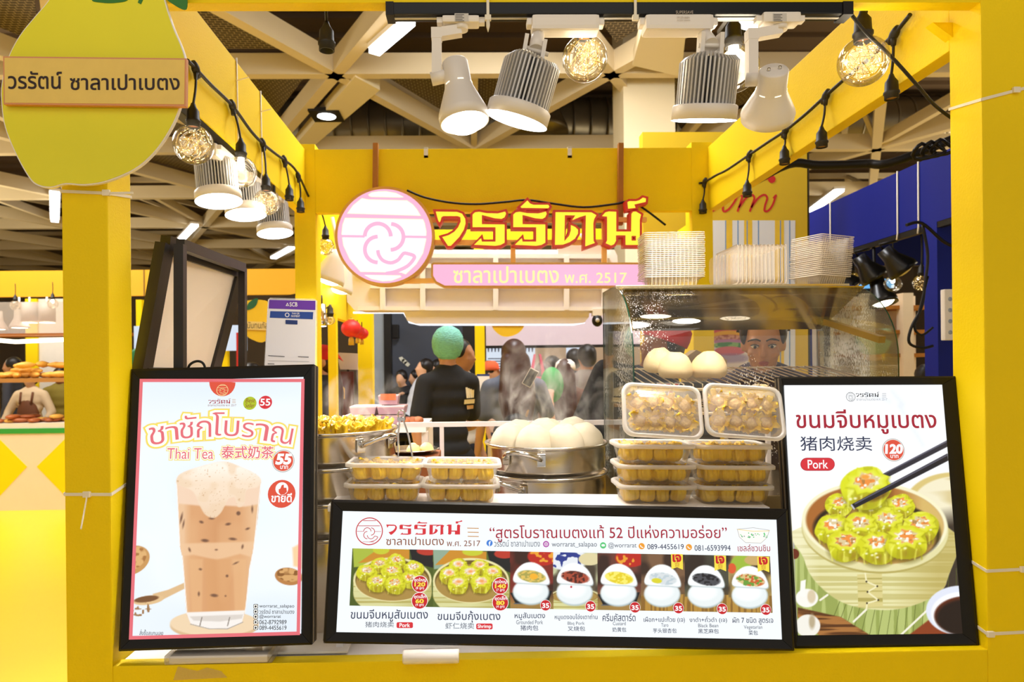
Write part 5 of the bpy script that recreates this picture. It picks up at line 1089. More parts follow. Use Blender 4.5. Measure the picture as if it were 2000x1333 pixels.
# ================================================================== steamers, buns and siu mai
WRAPM = mat('siu_mai_wrapper', 'ffc51e', .40, var=.26, scale=45, bump=.7, bscale=60, coat=.15, stretch=(1, 1, .35))
FILLM = mat('siu_mai_filling', 'e6b878', .5, var=.45, scale=120, bump=.5, bscale=180)
def siu_mai(name, label, group, M, seed):
    """pleated wrapper, frilled at the top, round a pork filling (unit: radius .025)"""
    rg = random.Random(seed); t = thing(name, label, 'dumpling', M, group); ph = [rg.uniform(0, 6.3) for _ in range(4)]
    pr = [(.0, 0), (.017, 0), (.022, .004), (.0245, .014), (.0235, .026), (.0225, .034), (.0265, .042), (.0285, .0465), (.026, .0445), (.021, .036), (.019, .036)]
    def fr(a, i):
        k = [0, .08, .16, .20, .21, .22, .24, .26, .20, .08, 0][i]; q = [0, 0, .03, .06, .08, .14, .30, .42, .34, .10, 0][i]
        return 1 + k * (1.3 * abs(math.sin(3.5 * a + ph[0] + .15 * i)) - .8 + (abs(math.sin(6.5 * a + ph[1] + i * .3)) - .6) * 1.1 + .35 * math.sin(2 * a + ph[2])) + q * max(0, math.cos(2 * a + ph[3]) ** 2 - .35)
    mb = MB(); mb.lathe(pr, 44, fr=fr)
    mb.v = [(x + .003 * math.sin(z * 90 + ph[2]), y, z + (.005 * math.sin(3 * math.atan2(y, x) + ph[3]) + .003 * math.sin(8 * math.atan2(y, x) + ph[0]) if z > .040 else 0)) for x, y, z in mb.v]
    mb.build('wrapper', WRAPM, t, world=False)
    MB().lathe([(.0200, .034), (.019, .0385), (.014, .0410), (.009, .0432), (.004, .0418), (0, .0425)], 16, fr=lambda a, i: 1 + .16 * math.sin(4 * a + ph[1] + i) + .08 * math.sin(7 * a)).build('filling', FILLM, t, world=False)
    return t
PROTO = {}
def put_siu(label, group, M, seed):
    k = seed % 5
    if k not in PROTO: PROTO[k] = siu_mai('siu_mai', label, group, M, seed); return PROTO[k]
    return dup(PROTO[k], M, label, group)
def tierpot(label, cx, cy, z, h, r, group, ha, ht=True):
    """one stainless steamer tier standing at z"""
    t = thing('steamer_tier', label, 'steamer', (cx, cy, z), group); M = MX.Translation((cx, cy, z))
    MB().lathe([(0, .002), (r * .93, .002), (r * .95, .004), (r * .96, .012), (r * .985, .016), (r * .985, h - .014), (r, h - .010), (r * 1.015, h - .008), (r * 1.03, h - .004), (r * 1.03, h), (r * 1.0, h), (r * .97, h - .006), (r * .965, .02), (0, .02)], 64, M=M).build('body', STEEL, t)
    for s in (0, 1):
        a0 = ha + PI * s; w = .30
        A, B = [V((cx + math.cos(a) * r * .99, cy + math.sin(a) * r * .99, z + h * .60)) for a in (a0 - w, a0 + w)]
        o = V((math.cos(a0), math.sin(a0), 0)); C = [A, A + o * .020 + V((0, 0, .006)), A.lerp(B, .22) + o * .052 + V((0, 0, .022)), A.lerp(B, .5) + o * .060 + V((0, 0, .027)), A.lerp(B, .78) + o * .052 + V((0, 0, .022)), B + o * .020 + V((0, 0, .006)), B]
        mb = MB(); mb.tube(smooth_pts(C, 5, False), .0075, 10); mb.build('handle', CHROME, t); hd = kids(t)[-1]
        for P_, a in ((A, a0 - w), (B, a0 + w)):
            q = V((math.cos(a), math.sin(a), 0)); s_ = q.cross(V((0, 0, 1))); Mx = MX((s_, V((0, 0, 1)), q)).transposed().to_4x4(); Mx.translation = P_ + q * .002
            mb = MB(); mb.box((-.014, -.020, -.002), (.014, .016, .003), 0, Mx, bev=.002); mb.lathe([(.0065, .003), (.0065, .0045), (.004, .0062), (0, .0066)], 14, M=Mx); mb.build('handle_bracket', CHROME, hd)
    return t
lx, ly, lr = at(643, 840, 2.07).x, 2.07, .205
tierpot('top stainless steamer tier of the stack beside the milk tea box, holding siu mai', lx, ly, 1.268, .098, lr, 'steamer stack on the left', -.62)
tierpot('second stainless steamer tier of the stack beside the milk tea box', lx, ly, 1.170, .098, lr, 'steamer stack on the left', .9)
tierpot('third stainless steamer tier of the stack beside the milk tea box, mostly hidden', lx, ly, 1.072, .098, lr, 'steamer stack on the left', .9)
tierpot('tall steamer base under the siu mai stack beside the milk tea box', lx, ly, .80, .272, lr, 'steamer stack on the left', .9)
n = 0
for j in range(-3, 4):
    for i in range(-3, 4):
        x = i * .054 + (j % 2) * .027; y = j * .048
        if math.hypot(x, y) > .168: continue
        n += 1; put_siu('yellow siu mai steaming on the top tier beside the milk tea box', 'siu mai on the left steamer', MX.Translation((lx + x, ly + y, 1.325)) @ MX.Rotation(random.uniform(0, 6.28), 4, 'Z') @ MX.Diagonal((1.12, 1.12, 1.30, 1)), n)
tag(MB().lathe([(0, 0), (lr * .93, 0), (lr * .93, .004), (0, .004)], 48, M=MX.Translation((lx, ly, 1.319))).build('steamer_grid', STEEL), 'round steel grid under the siu mai in the left steamer', 'steamer grid')
mx_, my_, mr = at(1066, 864, 2.25).x, 2.25, .200
tierpot('top stainless steamer tier with white buns in the middle of the counter', mx_, my_, 1.200, .096, mr, 'steamer stack in the middle', -2.05)
tierpot('second stainless steamer tier under the white buns in the middle', mx_, my_, 1.104, .096, mr, 'steamer stack in the middle', -2.35)
tierpot('tall steamer base under the white buns in the middle', mx_, my_, .80, .304, mr, 'steamer stack in the middle', .4)
BUN = mat('bun_dough', 'bfb39a', .6, var=.04, scale=18, bump=.12, bscale=26)
def bun(name, label, c, r, h, seed, group, col=BUN, tilt=0.0):
    rg = random.Random(seed); t = seed * 1.7; mb = MB(); N = 14
    pr = [(1e-6, 0), (r * .72, 0), (r * .93, h * .10), (r, h * .26)] + [(r * math.cos(PI / 2 * k / N) ** .8, h * (.26 + .74 * math.sin(PI / 2 * k / N))) for k in range(1, N)] + [(1e-6, h)]
    mb.lathe(pr, 40, fr=lambda a, i: 1 + .035 * math.sin(2 * a + t) + .02 * math.sin(3 * a + t * 2) + (.045 * math.sin(7 * a + t + i * .25) if i > 9 else .0))
    def dent(p):
        x, y, z = p; k = mnoise.noise(V((x * 28 + t, y * 28, z * 28))) * .004; q = math.hypot(x, y) / r
        return (x * (1 + k * 4), y * (1 + k * 4), z + k - (.008 * math.exp(-(q / .14) ** 2) if z > h * .5 else 0) + (.004 * math.exp(-((q - .3) / .14) ** 2) if z > h * .5 else 0))
    mb.v = [tuple(V(dent(p))) for p in mb.v]; Mx = MX.Translation(c) @ MX.Rotation(tilt, 4, 'Y') @ MX.Rotation(rg.uniform(0, 6), 4, 'Z'); mb.v = [tuple(Mx @ V(p)) for p in mb.v]
    return tag(mb.build(name, col), label, 'bun', group)
BL = [((-.128, -.02, 0), 'far left white bun at the edge of the middle steamer'), ((-.050, -.085, 0), 'front white bun left of centre in the middle steamer'), ((.052, -.085, 0), 'front white bun with a pinched top right of centre in the middle steamer'), ((.132, -.012, 0), 'far right white bun at the edge of the middle steamer'),
      ((-.085, .085, .004), 'back left white bun in the middle steamer'), ((.02, .115, .004), 'back white bun in the centre of the middle steamer'), ((.110, .095, .010), 'back right white bun rising above the others in the middle steamer'), ((-.005, .012, .014), 'central white bun sitting highest in the middle steamer')]
for k, (o, lab) in enumerate(BL): bun('steamed_bun', lab, (mx_ + o[0], my_ + o[1], 1.262 + o[2]), .064, .092, k + 1, 'white buns in the middle steamer', tilt=-.12 * o[0] / .1)
tag(MB().lathe([(0, 0), (mr * .93, 0), (mr * .93, .004), (0, .004)], 48, M=MX.Translation((mx_, my_, 1.256))).build('steamer_grid', STEEL), 'round steel grid under the white buns in the middle steamer', 'steamer grid')

# ---- steam
def steam(name, label, a, b, dens, seed, sc=9.0):
    m = bpy.data.materials.new(name); m.use_nodes = True; nt = m.node_tree; nt.nodes.clear(); N = nt.nodes.new; Lk = nt.links.new
    out = N('ShaderNodeOutputMaterial'); vol = N('ShaderNodeVolumePrincipled'); vol.inputs['Color'].default_value = (1, .99, .97, 1); vol.inputs['Anisotropy'].default_value = .2
    tc = N('ShaderNodeTexCoord'); mp = N('ShaderNodeMapping'); mp.inputs['Location'].default_value = (seed, seed * 2, 0); mp.inputs['Scale'].default_value = (sc, sc, sc * .62); Lk(tc.outputs['Object'], mp.inputs[0])
    nz = N('ShaderNodeTexNoise'); nz.inputs['Scale'].default_value = 1.0; nz.inputs['Detail'].default_value = 3; nz.inputs['Distortion'].default_value = 2.2; Lk(mp.outputs[0], nz.inputs['Vector'])
    gm = N('ShaderNodeMapping'); gm.vector_type = 'TEXTURE'; gm.inputs['Location'].default_value = (0, 0, (b[2] - a[2]) * .32); gm.inputs['Scale'].default_value = ((b[0] - a[0]) / 2, (b[1] - a[1]) / 2, (b[2] - a[2]) * .66); Lk(tc.outputs['Object'], gm.inputs[0])
    ln = N('ShaderNodeVectorMath'); ln.operation = 'LENGTH'; Lk(gm.outputs[0], ln.inputs[0]); fall = N('ShaderNodeMapRange'); fall.inputs[1].default_value = 1.0; fall.inputs[2].default_value = .35; fall.inputs[3].default_value = 0; fall.inputs[4].default_value = 1; Lk(ln.outputs['Value'], fall.inputs[0])
    th = N('ShaderNodeMapRange'); th.inputs[1].default_value = .52; th.inputs[2].default_value = .74; th.inputs[3].default_value = 0; th.inputs[4].default_value = dens; Lk(nz.outputs['Fac'], th.inputs[0])
    ml = N('ShaderNodeMath'); ml.operation = 'MULTIPLY'; Lk(th.outputs[0], ml.inputs[0]); Lk(fall.outputs[0], ml.inputs[1]); Lk(ml.outputs[0], vol.inputs['Density']); Lk(vol.outputs[0], out.inputs['Volume'])
    o = MB().box(a, b).build(name, m); tag(o, label, 'steam', kind='stuff'); return o
steam('steam', 'white steam rising over the buns in the middle steamer', (mx_ - .24, my_ - .05, 1.30), (mx_ + .27, my_ + .27, 1.70), 13, 3.1)
steam('steam', 'thin steam rising over the siu mai in the left steamer', (lx - .05, ly - .05, 1.36), (lx + .24, ly + .22, 1.56), 14, 7.7)

# ================================================================== shelf with takeaway tubs
TL = math.radians(1.15); o0 = V((.18, 1.845, 1.1795)); TM = MX.Translation(o0) @ MX.Rotation(TL, 4, 'Y')
sh = thing('riser_shelf', 'white riser shelf behind the wide menu box carrying the takeaway tubs', 'shelf', (.2, 1.85, .80))
MB().box((-.565, -.085, -.018), (.60, .085, 0), 0, TM, bev=.002).build('shelf_board', WHITE, sh)
for x in (-.55, .565): MB().box((.18 + x, 1.775, .80), (.18 + x + .018, 1.92, 1.1795 - .020 - x * math.tan(TL) - (.0004 if x > 0 else 0))).build('shelf_leg', WHITE, sh)
PP = clear('takeaway_plastic', (1, .985, .96), .06, haze=.09, rough=.15); PPL = clear('takeaway_lid', (1, .99, .97), .08, haze=.20, rough=.2)
PPR = clear('takeaway_rim', (1, .99, .97), .12, haze=.62, rough=.25)
def rrect(w, d, r, n=5):
    pts = []
    for cx, cy, a in ((w / 2 - r, d / 2 - r, 0), (-w / 2 + r, d / 2 - r, 90), (-w / 2 + r, -d / 2 + r, 180), (w / 2 - r, -d / 2 + r, 270)):
        pts += [(cx + r * math.cos(math.radians(a + k * 90 / n)), cy + r * math.sin(math.radians(a + k * 90 / n))) for k in range(n + 1)]
    return pts
def loft(mb, rings, mi=0, cap0=True, cap1=False, smooth=True):
    n = len(rings[0][0]); o = len(mb.v)
    for pts, z in rings:
        for x, y in pts: mb.v.append((x, y, z))
    for i in range(len(rings) - 1):
        for k in range(n): mb.f.append([o + i * n + k, o + i * n + (k + 1) % n, o + (i + 1) * n + (k + 1) % n, o + (i + 1) * n + k]); mb.mi.append(mi); mb.sm.append(smooth)
    if cap0: mb.f.append([o + k for k in range(n)][::-1]); mb.mi.append(mi); mb.sm.append(False)
    if cap1: mb.f.append([o + (len(rings) - 1) * n + k for k in range(n)]); mb.mi.append(mi); mb.sm.append(False)
TH = .0475
def make_tub(label, M, group):
    t = thing('takeaway_tub', label, 'food container', M, group)
    mb = MB(); loft(mb, [(rrect(.166, .112, .020), .0), (rrect(.174, .120, .022), .003), (rrect(.196, .136, .026), TH)]); mb.build('tub', PP, t, world=False)
    mb = MB(); loft(mb, [(rrect(.198, .138, .026), TH - .007), (rrect(.212, .150, .028), TH - .006), (rrect(.212, .150, .028), TH + .002), (rrect(.204, .143, .027), TH + .005), (rrect(.196, .136, .026), TH + .005), (rrect(.192, .132, .025), TH + .001)], cap0=False); mb.build('lid_rim', PPR, t, world=False)
    mb = MB(); loft(mb, [(rrect(.192, .132, .025), TH + .001), (rrect(.150, .090, .018), TH + .001), (rrect(.146, .086, .018), TH + .004), (rrect(.10, .05, .01), TH + .004)], cap0=False, cap1=True); mb.build('lid_panel', PPL, t, world=False)
    return t
tub0 = None; seed = 1
def tub(label, what, M, group, rows=((-1, 1)), shift=0):
    global tub0, seed
    if tub0 is None: tub0 = make_tub(label, M, group)
    else: dup(tub0, M, label, group)
    rg = random.Random(seed * 13)
    for i in range(4):
        for s in (-1, 1):
            seed += 1; q = MX.Translation((-.0615 + i * .041 + shift + rg.uniform(-.003, .003), s * .025 + rg.uniform(-.002, .002), .0045)) @ MX.Rotation(rg.uniform(-.13, .13), 4, 'X') @ MX.Rotation(rg.uniform(-.13, .13), 4, 'Y') @ MX.Rotation(rg.uniform(0, 6.28), 4, 'Z') @ MX.Diagonal((.84, .84, .86 + rg.uniform(0, .06), 1))
            put_siu('yellow siu mai in the %s' % what, 'siu mai in the %s' % what, M @ q, seed)
def shelf_at(u, v, row, yy=0.0):
    x = at(u, v, 1.80).x; return TM @ MX.Translation(((x - o0.x) / math.cos(TL), -.002 + yy, .0006 + row * .0545))
RP_ = TH + .0065
for k, u in enumerate((749, 899)):
    for r in (0, 1):
        w = '%s tub %s' % (('lower', 'upper')[r], ('nearer the milk tea box', 'in front of the middle steamer')[k])
        tub('takeaway tub of siu mai, ' + w, w, shelf_at(u + (3 if r else 0), 978, r), 'takeaway tubs on the shelf left of the buns')
names = ('bottom', 'second', 'third')
for k, u in enumerate((1283, 1433)):
    for r in range(3):
        w = '%s tub of the stack by the %s' % (names[r], ('case corner', 'siu mai poster')[k])
        tub('takeaway tub of siu mai, ' + w, w, shelf_at(u - 2 * r + (4 if (r == 1 and k) else 0), 986, r), 'takeaway tubs on the shelf in front of the glass case', shift=-.004 if k == 0 else .004)
    w = 'tipped top tub of the stack by the %s' % ('case corner', 'siu mai poster')[k]
    base = shelf_at(u + (0, 6)[k], 986, 3)
    tub('takeaway tub of siu mai, ' + w, w, base @ MX.Translation((0, -.040, .0700)) @ MX.Rotation(math.radians((3.0, 3.6)[k]), 4, 'Y') @ MX.Rotation(math.radians(66), 4, 'X') @ MX.Translation((0, 0, -.0)), 'takeaway tubs on the shelf in front of the glass case')

# ---- tongs, plate, crate, rail
tg = thing('food_tongs', 'stainless food tongs standing behind the left takeaway tubs', 'tongs', at(795, 888, 1.915))
a = at(784, 818, 1.93); 
for s, u1 in ((-1, 779), (1, 806)):
    b = at(u1, 893, 1.918); b.z = max(b.z, 1.195); mb = MB(); mb.bar(a + V((s * .004, 0, 0)), a.lerp(b, .45) + V((s * .006, 0, 0)), .020, .003, up=(1, 0, 0)); mb.bar(a.lerp(b, .45) + V((s * .006, 0, 0)), b, .024, .003, up=(1, 0, 0)); mb.build('tong_arm', CHROME, tg)
MB().tube([a + V((0, 0, .0)) + V((.010 * math.cos(t * .63), 0, .012 + .012 * math.sin(t * .63))) for t in range(10)], .0022, 6, closed=True).build('hanging_ring', CHROME, tg)
MB().box(a + V((-.011, -.010, -.006)), a + V((.011, .010, .003))).build('hinge', CHROME, tg)
cxp, cyp = at(803, 880, 2.36).x, 2.36
tag(MB().box((cxp - .10, cyp - .10, .80), (cxp + .10, cyp + .10, 1.245), bev=.004).build('wooden_crate', mat('crate_wood', '8a4a1c', .6, var=.25, scale=6, stretch=(1, 1, 10))), 'brown wooden crate between the two steamers carrying the steel plate', 'crate')
tag(MB().lathe([(0, 0), (.06, 0), (.095, .014), (.10, .016), (.098, .018), (.06, .004), (0, .004)], 40, M=MX.Translation((cxp, cyp, 1.2455))).build('steel_plate', CHROME), 'round steel plate with two cut buns behind the tongs', 'plate')
for k, (dx, dy) in enumerate(((.0, -.025), (.045, -.01))): bun('cut_bun', ('pale yellow bun piece on the steel plate, half hidden by the tongs', 'pale yellow bun piece on the steel plate, right of the tongs')[k], (cxp + dx + .01, cyp + dy, 1.250), .024, .03, 40 + k, 'bun pieces on the steel plate', mat('yellow_dough', 'f0d890', .6))
RAILM = mat('rail_white', 'efe6e4', .4, var=.02)
rl = thing('counter_rail', 'white square-tube rail along the back edge of the counter', 'rail', (.1, 2.595, .80)); zt = at(900, 829, 2.59).z
MB().box((at(776, 829, 2.59).x, 2.58, zt - .009), (1.22, 2.60, zt + .009)).build('top_tube', RAILM, rl)
for u in (863, 1215, 1500): x = at(u, 860, 2.59).x; MB().box((x - .008, 2.582, .80), (x + .008, 2.598, zt - .009)).build('rail_post', RAILM, rl)

# ================================================================== glass warming case
X0, X1 = .468, 1.252; ZB = 1.16; YF, YB, ZT = 1.952, 2.40, 1.808
cs = thing('warming_case', 'curved glass warming case with wire racks of buns on the counter', 'display case', (.86, 2.2, .80))
prof = [(YF, ZB), (YF, 1.56)] + [(YF + .30 * (1 - math.cos(a)), 1.56 + (ZT - 1.56) * math.sin(a)) for a in [PI / 2 * k / 14 for k in range(1, 15)]] + [(YB, ZT)]
GEDGE = mat('glass_edge_green', '0e3626', .15, trans=.0, coat=.5)
SIDEG = clear('case_side_glass', (.95, .98, .96), .09, drops=.12, dscale=150, haze=.02); SIDEG2 = clear('case_side_glass_wet', (.95, .98, .96), .09, drops=.34, dscale=130, haze=.03); FRONTG = clear('case_front_glass', (.97, .98, .96), .08, drops=.02, dscale=200, haze=.015)
for x, mm in ((X0, SIDEG), (X1, SIDEG2)):
    MB().prism([[(y, z) for y, z in prof] + [(YB, ZB)]], -.002, .002, 0, MX.Translation((x, 0, 0)) @ MX(((0, 0, 1, 0), (1, 0, 0, 0), (0, 1, 0, 0), (0, 0, 0, 1))), side=1).build('side_glass', [mm, GEDGE], cs)
mb = MB(); pp = [p for p in prof if p[0] < 2.26]; n = len(pp); vs = [(x, y - .0015, z) for y, z in pp for x in (X0 + .005, X1 - .005)]
mb.add(vs, [(2 * i, 2 * i + 1, 2 * i + 3, 2 * i + 2) for i in range(n - 1)], 0, True); mb.build('curved_front_glass', FRONTG, cs)
CASEM = mat('case_steel', 'c8b68e', .22, .95, var=.06, scale=5, stretch=(1, 40, 1))
MB().box((X0 + .003, 2.20, ZT - .012), (X1 - .003, YB, ZT + .002), bev=.001).build('top_plate', CASEM, cs)
hd = [(2.10, 1.786), (2.40, 1.668)]
MB().add([(X0 + .01, 2.10, 1.786), (X1 - .012, 2.10, 1.786), (X1 - .012, 2.37, 1.668), (X0 + .01, 2.37, 1.668), (X0 + .01, 2.10, 1.790), (X1 - .012, 2.10, 1.790), (X1 - .012, 2.39, 1.794), (X0 + .01, 2.39, 1.794)], [(3, 2, 1, 0), (0, 1, 5, 4), (4, 5, 6, 7), (2, 3, 7, 6), (0, 4, 7, 3), (1, 2, 6, 5)]).build('heater_hood', mat('hood_steel', 'a8986c', .16, 1.0, var=.1, scale=3, bump=.015, bscale=6), cs)
for x in (X0 + .012, X1 - .022):
    MB().box((x - .006, YB - .03, ZB), (x + .016, YB, ZT - .012)).build('rear_post', ALU, cs)
    MB().box((x - .004, 2.35, ZB), (x + .010, 2.365, 1.66)).build('rack_rail', CASEM, cs)
MB().bar((X1 - .03, 2.30, 1.690), (X1 - .028, 1.985, 1.615), .02, .020).build('hood_arm', mat('arm_brass', '96702a', .4, .6), cs)
MB().box((X0 - .004, YF - .004, .80), (X1 + .004, YB + .004, ZB), bev=.004).build('base_cabinet', CASEM, cs)
WIRE = mat('rack_wire', 'd6c4a4', .3, .85)
def rack(zf, zb, y0, y1, nm):
    t = thing('wire_rack', nm, 'rack', (.815, 2.2, zf)); mb = MB(); xa, xb = X0 + .020, X1 - .026; f = lambda x, y, dz=0: V((x, y, zf + (zb - zf) * (y - y0) / (y1 - y0) + dz))
    for i in range(27): x = xa + (xb - xa) * i / 26; mb.tube([f(x, y0, .004) + V((0, 0, -.016)), f(x, y0, .004), f(x, y1, .004)], .0019, 6)
    mb.build('wires', WIRE, t); mb = MB(); mb.tube([f(xa - .006, y0, -.012), f(xb + .006, y0, -.012)], .0046, 8); mb.tube([f(xa - .006, y1), f(xb + .006, y1)], .0034, 8); mb.tube([f(xa - .004, y0, -.010), f(xa - .004, y1)], .0034, 8); mb.tube([f(xb + .004, y0, -.010), f(xb + .004, y1)], .0034, 8)
    mb.build('rack_frame', WIRE, t); return f
f1 = rack(1.484, 1.533, 2.00, 2.345, 'upper wire rack sloping down to the front inside the glass case')
f2 = rack(1.412, 1.420, 2.00, 2.345, 'lower wire rack inside the glass case, half hidden by the tubs')
for u, v, y, r, k, lab in ((1288, 718, 2.19, .052, 61, 'cream bun at the back of the upper rack in the glass case'), (1320, 735, 2.08, .054, 62, 'cream bun in the middle of the upper rack, in front of the back bun'), (1385, 740, 2.08, .054, 63, 'cream bun with a deep fold nearest the woman on the upper rack')):
    q = f1(at(u, v, y).x, y, .0065); bun('warm_bun', lab, q + V((0, 0, .004)), r, .078, k, 'buns in the glass case', mat('cream_dough', 'e2c898', .6, var=.05, scale=20, bump=.15, bscale=26), tilt=0)
for u, y, k, lab in ((1408, 2.12, 64, 'cream bun on the lower rack of the glass case, over the left tipped tub'), (1485, 2.12, 65, 'cream bun on the lower rack of the glass case, over the right tipped tub')):
    bun('warm_bun', lab, f2(at(u, 790, y).x, y, .0065) + V((0, 0, .003)), .052, .055, k, 'buns in the glass case', mat('cream_dough', 'f4e3bd', .6), tilt=0)

# ---- clear trays stacked on the case
PET = mat('clear_tray_plastic', 'e6dac8', .18, var=.02, alpha=.11, spec=.8); PETR = mat('clear_tray_rim', 'e2d6c4', .2, var=.02, alpha=.68, spec=.8)
def make_tray(label, M, group):
    mb = MB(); w, d = .205, .135
    loft(mb, [(rrect(w - .05, d - .05, .014), .0), (rrect(w - .042, d - .042, .016), .003), (rrect(w - .018, d - .018, .018), .034), (rrect(w - .014, d - .014, .018), .036)])
    loft(mb, [(rrect(w - .014, d - .014, .018), .036), (rrect(w, d, .012), .036), (rrect(w, d, .012), .0332)], 1, cap0=False)
    for i in range(12):
        x = -.075 + .0136 * i
        for s in (-1, 1): mb.add([(x - .001, s * (d / 2 - .0195), .004), (x + .001, s * (d / 2 - .0195), .004), (x + .001, s * (d / 2 - .0085), .033), (x - .001, s * (d / 2 - .0085), .033)], [(0, 1, 2, 3)], 1)
    o = mb.build('clear_tray', [PET, PETR], origin=(0, 0, 0)); o.matrix_world = M; WM_set(o, M); return tag(o, label, 'food tray', group)
zt = ZT + .003; tr0 = None
def tray(label, M, group):
    global tr0
    if tr0 is None: tr0 = make_tray(label, M, group)
    else: dup(tr0, M, label, group)
rg = random.Random(3)
A = at(1310, 560, 2.32); B = at(1602, 560, 2.32); C = at(1455, 560, 2.32)
for k in range(24): tray('clear plastic tray in the tall nested stack on the case beside the pink name bar', MX.Translation((A.x + rg.uniform(-.002, .002), 2.32, zt + .0065 * k)) @ MX.Rotation(math.radians(-3) + rg.uniform(-.015, .015), 4, 'Z'), 'clear trays in the stack beside the sign')
for k in range(13): tray('clear plastic tray in the middle stack standing on edge on the case', MX.Translation((C.x - .098 + .0135 * k, 2.32, zt + .0690)) @ MX.Rotation(math.radians(90), 4, 'Y') @ MX.Rotation(math.radians(90), 4, 'Z'), 'clear trays standing on edge')
for k in range(22): tray('clear plastic tray in the leaning nested stack on the case next to the blue beam', MX.Translation((B.x + rg.uniform(-.002, .002) + .0006 * k, 2.325, zt + .0065 * k)) @ MX.Rotation(math.radians(24) + rg.uniform(-.02, .02), 4, 'Z') @ MX.Diagonal((.82, .95, 1, 1)), 'clear trays in the stack next to the blue beam')
# ================================================================== people
SKIN = mat('skin_tan', 'c08a64', .5, var=.05, scale=20, sss=.15); SKIN2 = mat('skin_light', 'dcab88', .5, var=.05, scale=20, sss=.15); SKIN3 = mat('skin_brown', '8a5638', .5, var=.05, scale=20, sss=.1)
HAIRB = mat('hair_black', '120c0a', .42, var=.4, scale=60, stretch=(1, 1, .1)); HAIRR = mat('hair_brown', '3a160c', .4, var=.45, scale=70, stretch=(1, 1, .08))
BLK = mat('black_cotton', '17171a', .85, var=.15, scale=30); JEANS = mat('dark_denim', '262c3c', .85, var=.15); EYEW = mat('eye_white', 'eae4de', .3); EYED = mat('eye_dark', '1a0e08', .2); LIP = mat('lip', 'a8544c', .45)
def cap(mb, p, q, r0, r1=None, n=12):
    r1 = r0 if r1 is None else r1; p, q = V(p), V(q); mb.tube([p, q], [r0, r1], n); mb.ell(p, r0, n); mb.ell(q, r1, n)
def person(label, loc_, heading, H=1.66, skin=SKIN, shirt=BLK, pants=JEANS, hair='short', hairm=HAIRB, armL=None, armR=None, lean=0.0, side=0.0, nod=0.0, turn=0.0, sit=False, vox=.012, sleeves='short', wide=1.0, face=False, extra=None):
    """stands at loc_, looks along -Y turned by heading; armL/armR: (elbow, hand) offsets from the shoulder"""
    k = H / 1.66; R0 = MX.Rotation(heading, 4, 'Z'); M = MX.Translation(loc_) @ R0
    t = thing('person', label, 'person', M); s_ = MX.Diagonal((k, k, k, 1)); hip = V((0, 0, .86 if not sit else .50))
    UP = MX.Translation(hip) @ MX.Rotation(side, 4, 'Y') @ MX.Rotation(lean, 4, 'X') @ MX.Translation(-hip); dz = -.36 if sit else 0
    up = lambda x, y, z: s_ @ UP @ V((x, y, z + dz))
    def torso(mb, g, z0=.80):
        for z, w, d, y in ((z0, .165, .115, .0), (.92, .165, .115, .0), (1.02, .145, .10, 0), (1.14, .155, .105, 0), (1.24, .168, .105, .0), (1.32, .165, .095, .005), (1.37, .12, .075, .01)):
            c = up(0, y, z); mb.ell(c, ((w * wide + g) * k, (d * wide + g) * k, .085 * k), 16, 0)
        for x in (-1, 1): cap(mb, up(x * .09 * wide, .008, 1.345), up(x * .168 * wide, .006, 1.325), (.052 + g) * k, (.054 + g) * k)
    sh_ = lambda s: up(s * .175 * wide, .005, 1.33)
    arms = {}
    for s, spec in ((1, armL), (-1, armR)):
        e, h = spec or ((s * .05, .01, -.28), (s * .06, -.06, -.52)); a = sh_(s); arms[s] = (a, a + s_ @ V(e), a + s_ @ V(h))
    hc = up(0, -.015, 1.535); HM = MX.Translation(up(0, .0, 1.44)) @ MX.Rotation(side, 4, 'Y') @ MX.Rotation(lean * .6, 4, 'X') @ MX.Rotation(turn, 4, 'Z') @ MX.Rotation(nod, 4, 'X') @ s_ @ MX.Translation((0, -.01, .10))
    body = MB(); torso(body, -.012)
    cap(body, up(0, .012, 1.36), HM @ V((0, .012, -.07)), .052 * k, .050 * k)
    body.ell((0, .01, .015), (.074, .092, .100), 20, 0, HM); body.ell((0, -.022, -.045), (.056, .066, .072), 18, 0, HM); body.ell((0, -.052, -.088), (.026, .026, .022), 12, 0, HM)
    body.ell((0, -.092, -.012), (.010, .012, .026), 10, 0, HM); body.ell((0, -.102, -.030), (.015, .014, .011), 10, 0, HM)
    for s in (-1, 1):
        body.ell((s * .075, .012, -.012), (.010, .020, .030), 10, 0, HM); body.ell((s * .030, -.073, .020), (.026, .016, .011), 10, 0, HM); body.ell((s * .040, -.064, -.030), (.022, .020, .020), 10, 0, HM)
    body.ell((0, -.086, -.058), (.022, .010, .008), 10, 0, HM)
    for s in (1, -1):
        a, e, h = arms[s]; cap(body, a, e, .044 * k, .036 * k); cap(body, e, h, .036 * k, .024 * k)
        d = (h - e).normalized(); q = d.cross(V((0, 0, 1)) if abs(d.z) < .8 else V((0, 1, 0))).normalized(); n_ = d.cross(q)
        pc = h + d * .045 * k; cap(body, h, pc, .026 * k, .030 * k)
        for j, ln in enumerate((.068, .078, .074, .058)):
            b0 = h + d * .07 * k + q * (j - 1.5) * .017 * k; b1 = b0 + d * ln * .55 * k + n_ * .006; cap(body, b0, b1, .0095 * k, .0085 * k, 8); cap(body, b1, b1 + (d * .8 + n_ * .6).normalized() * ln * .45 * k, .0085 * k, .007 * k, 8)
        cap(body, h + d * .02 * k + q * -.022 * k, h + d * .06 * k - q * .048 * k + n_ * .012, .011 * k, .009 * k, 8)
    lg = MB()
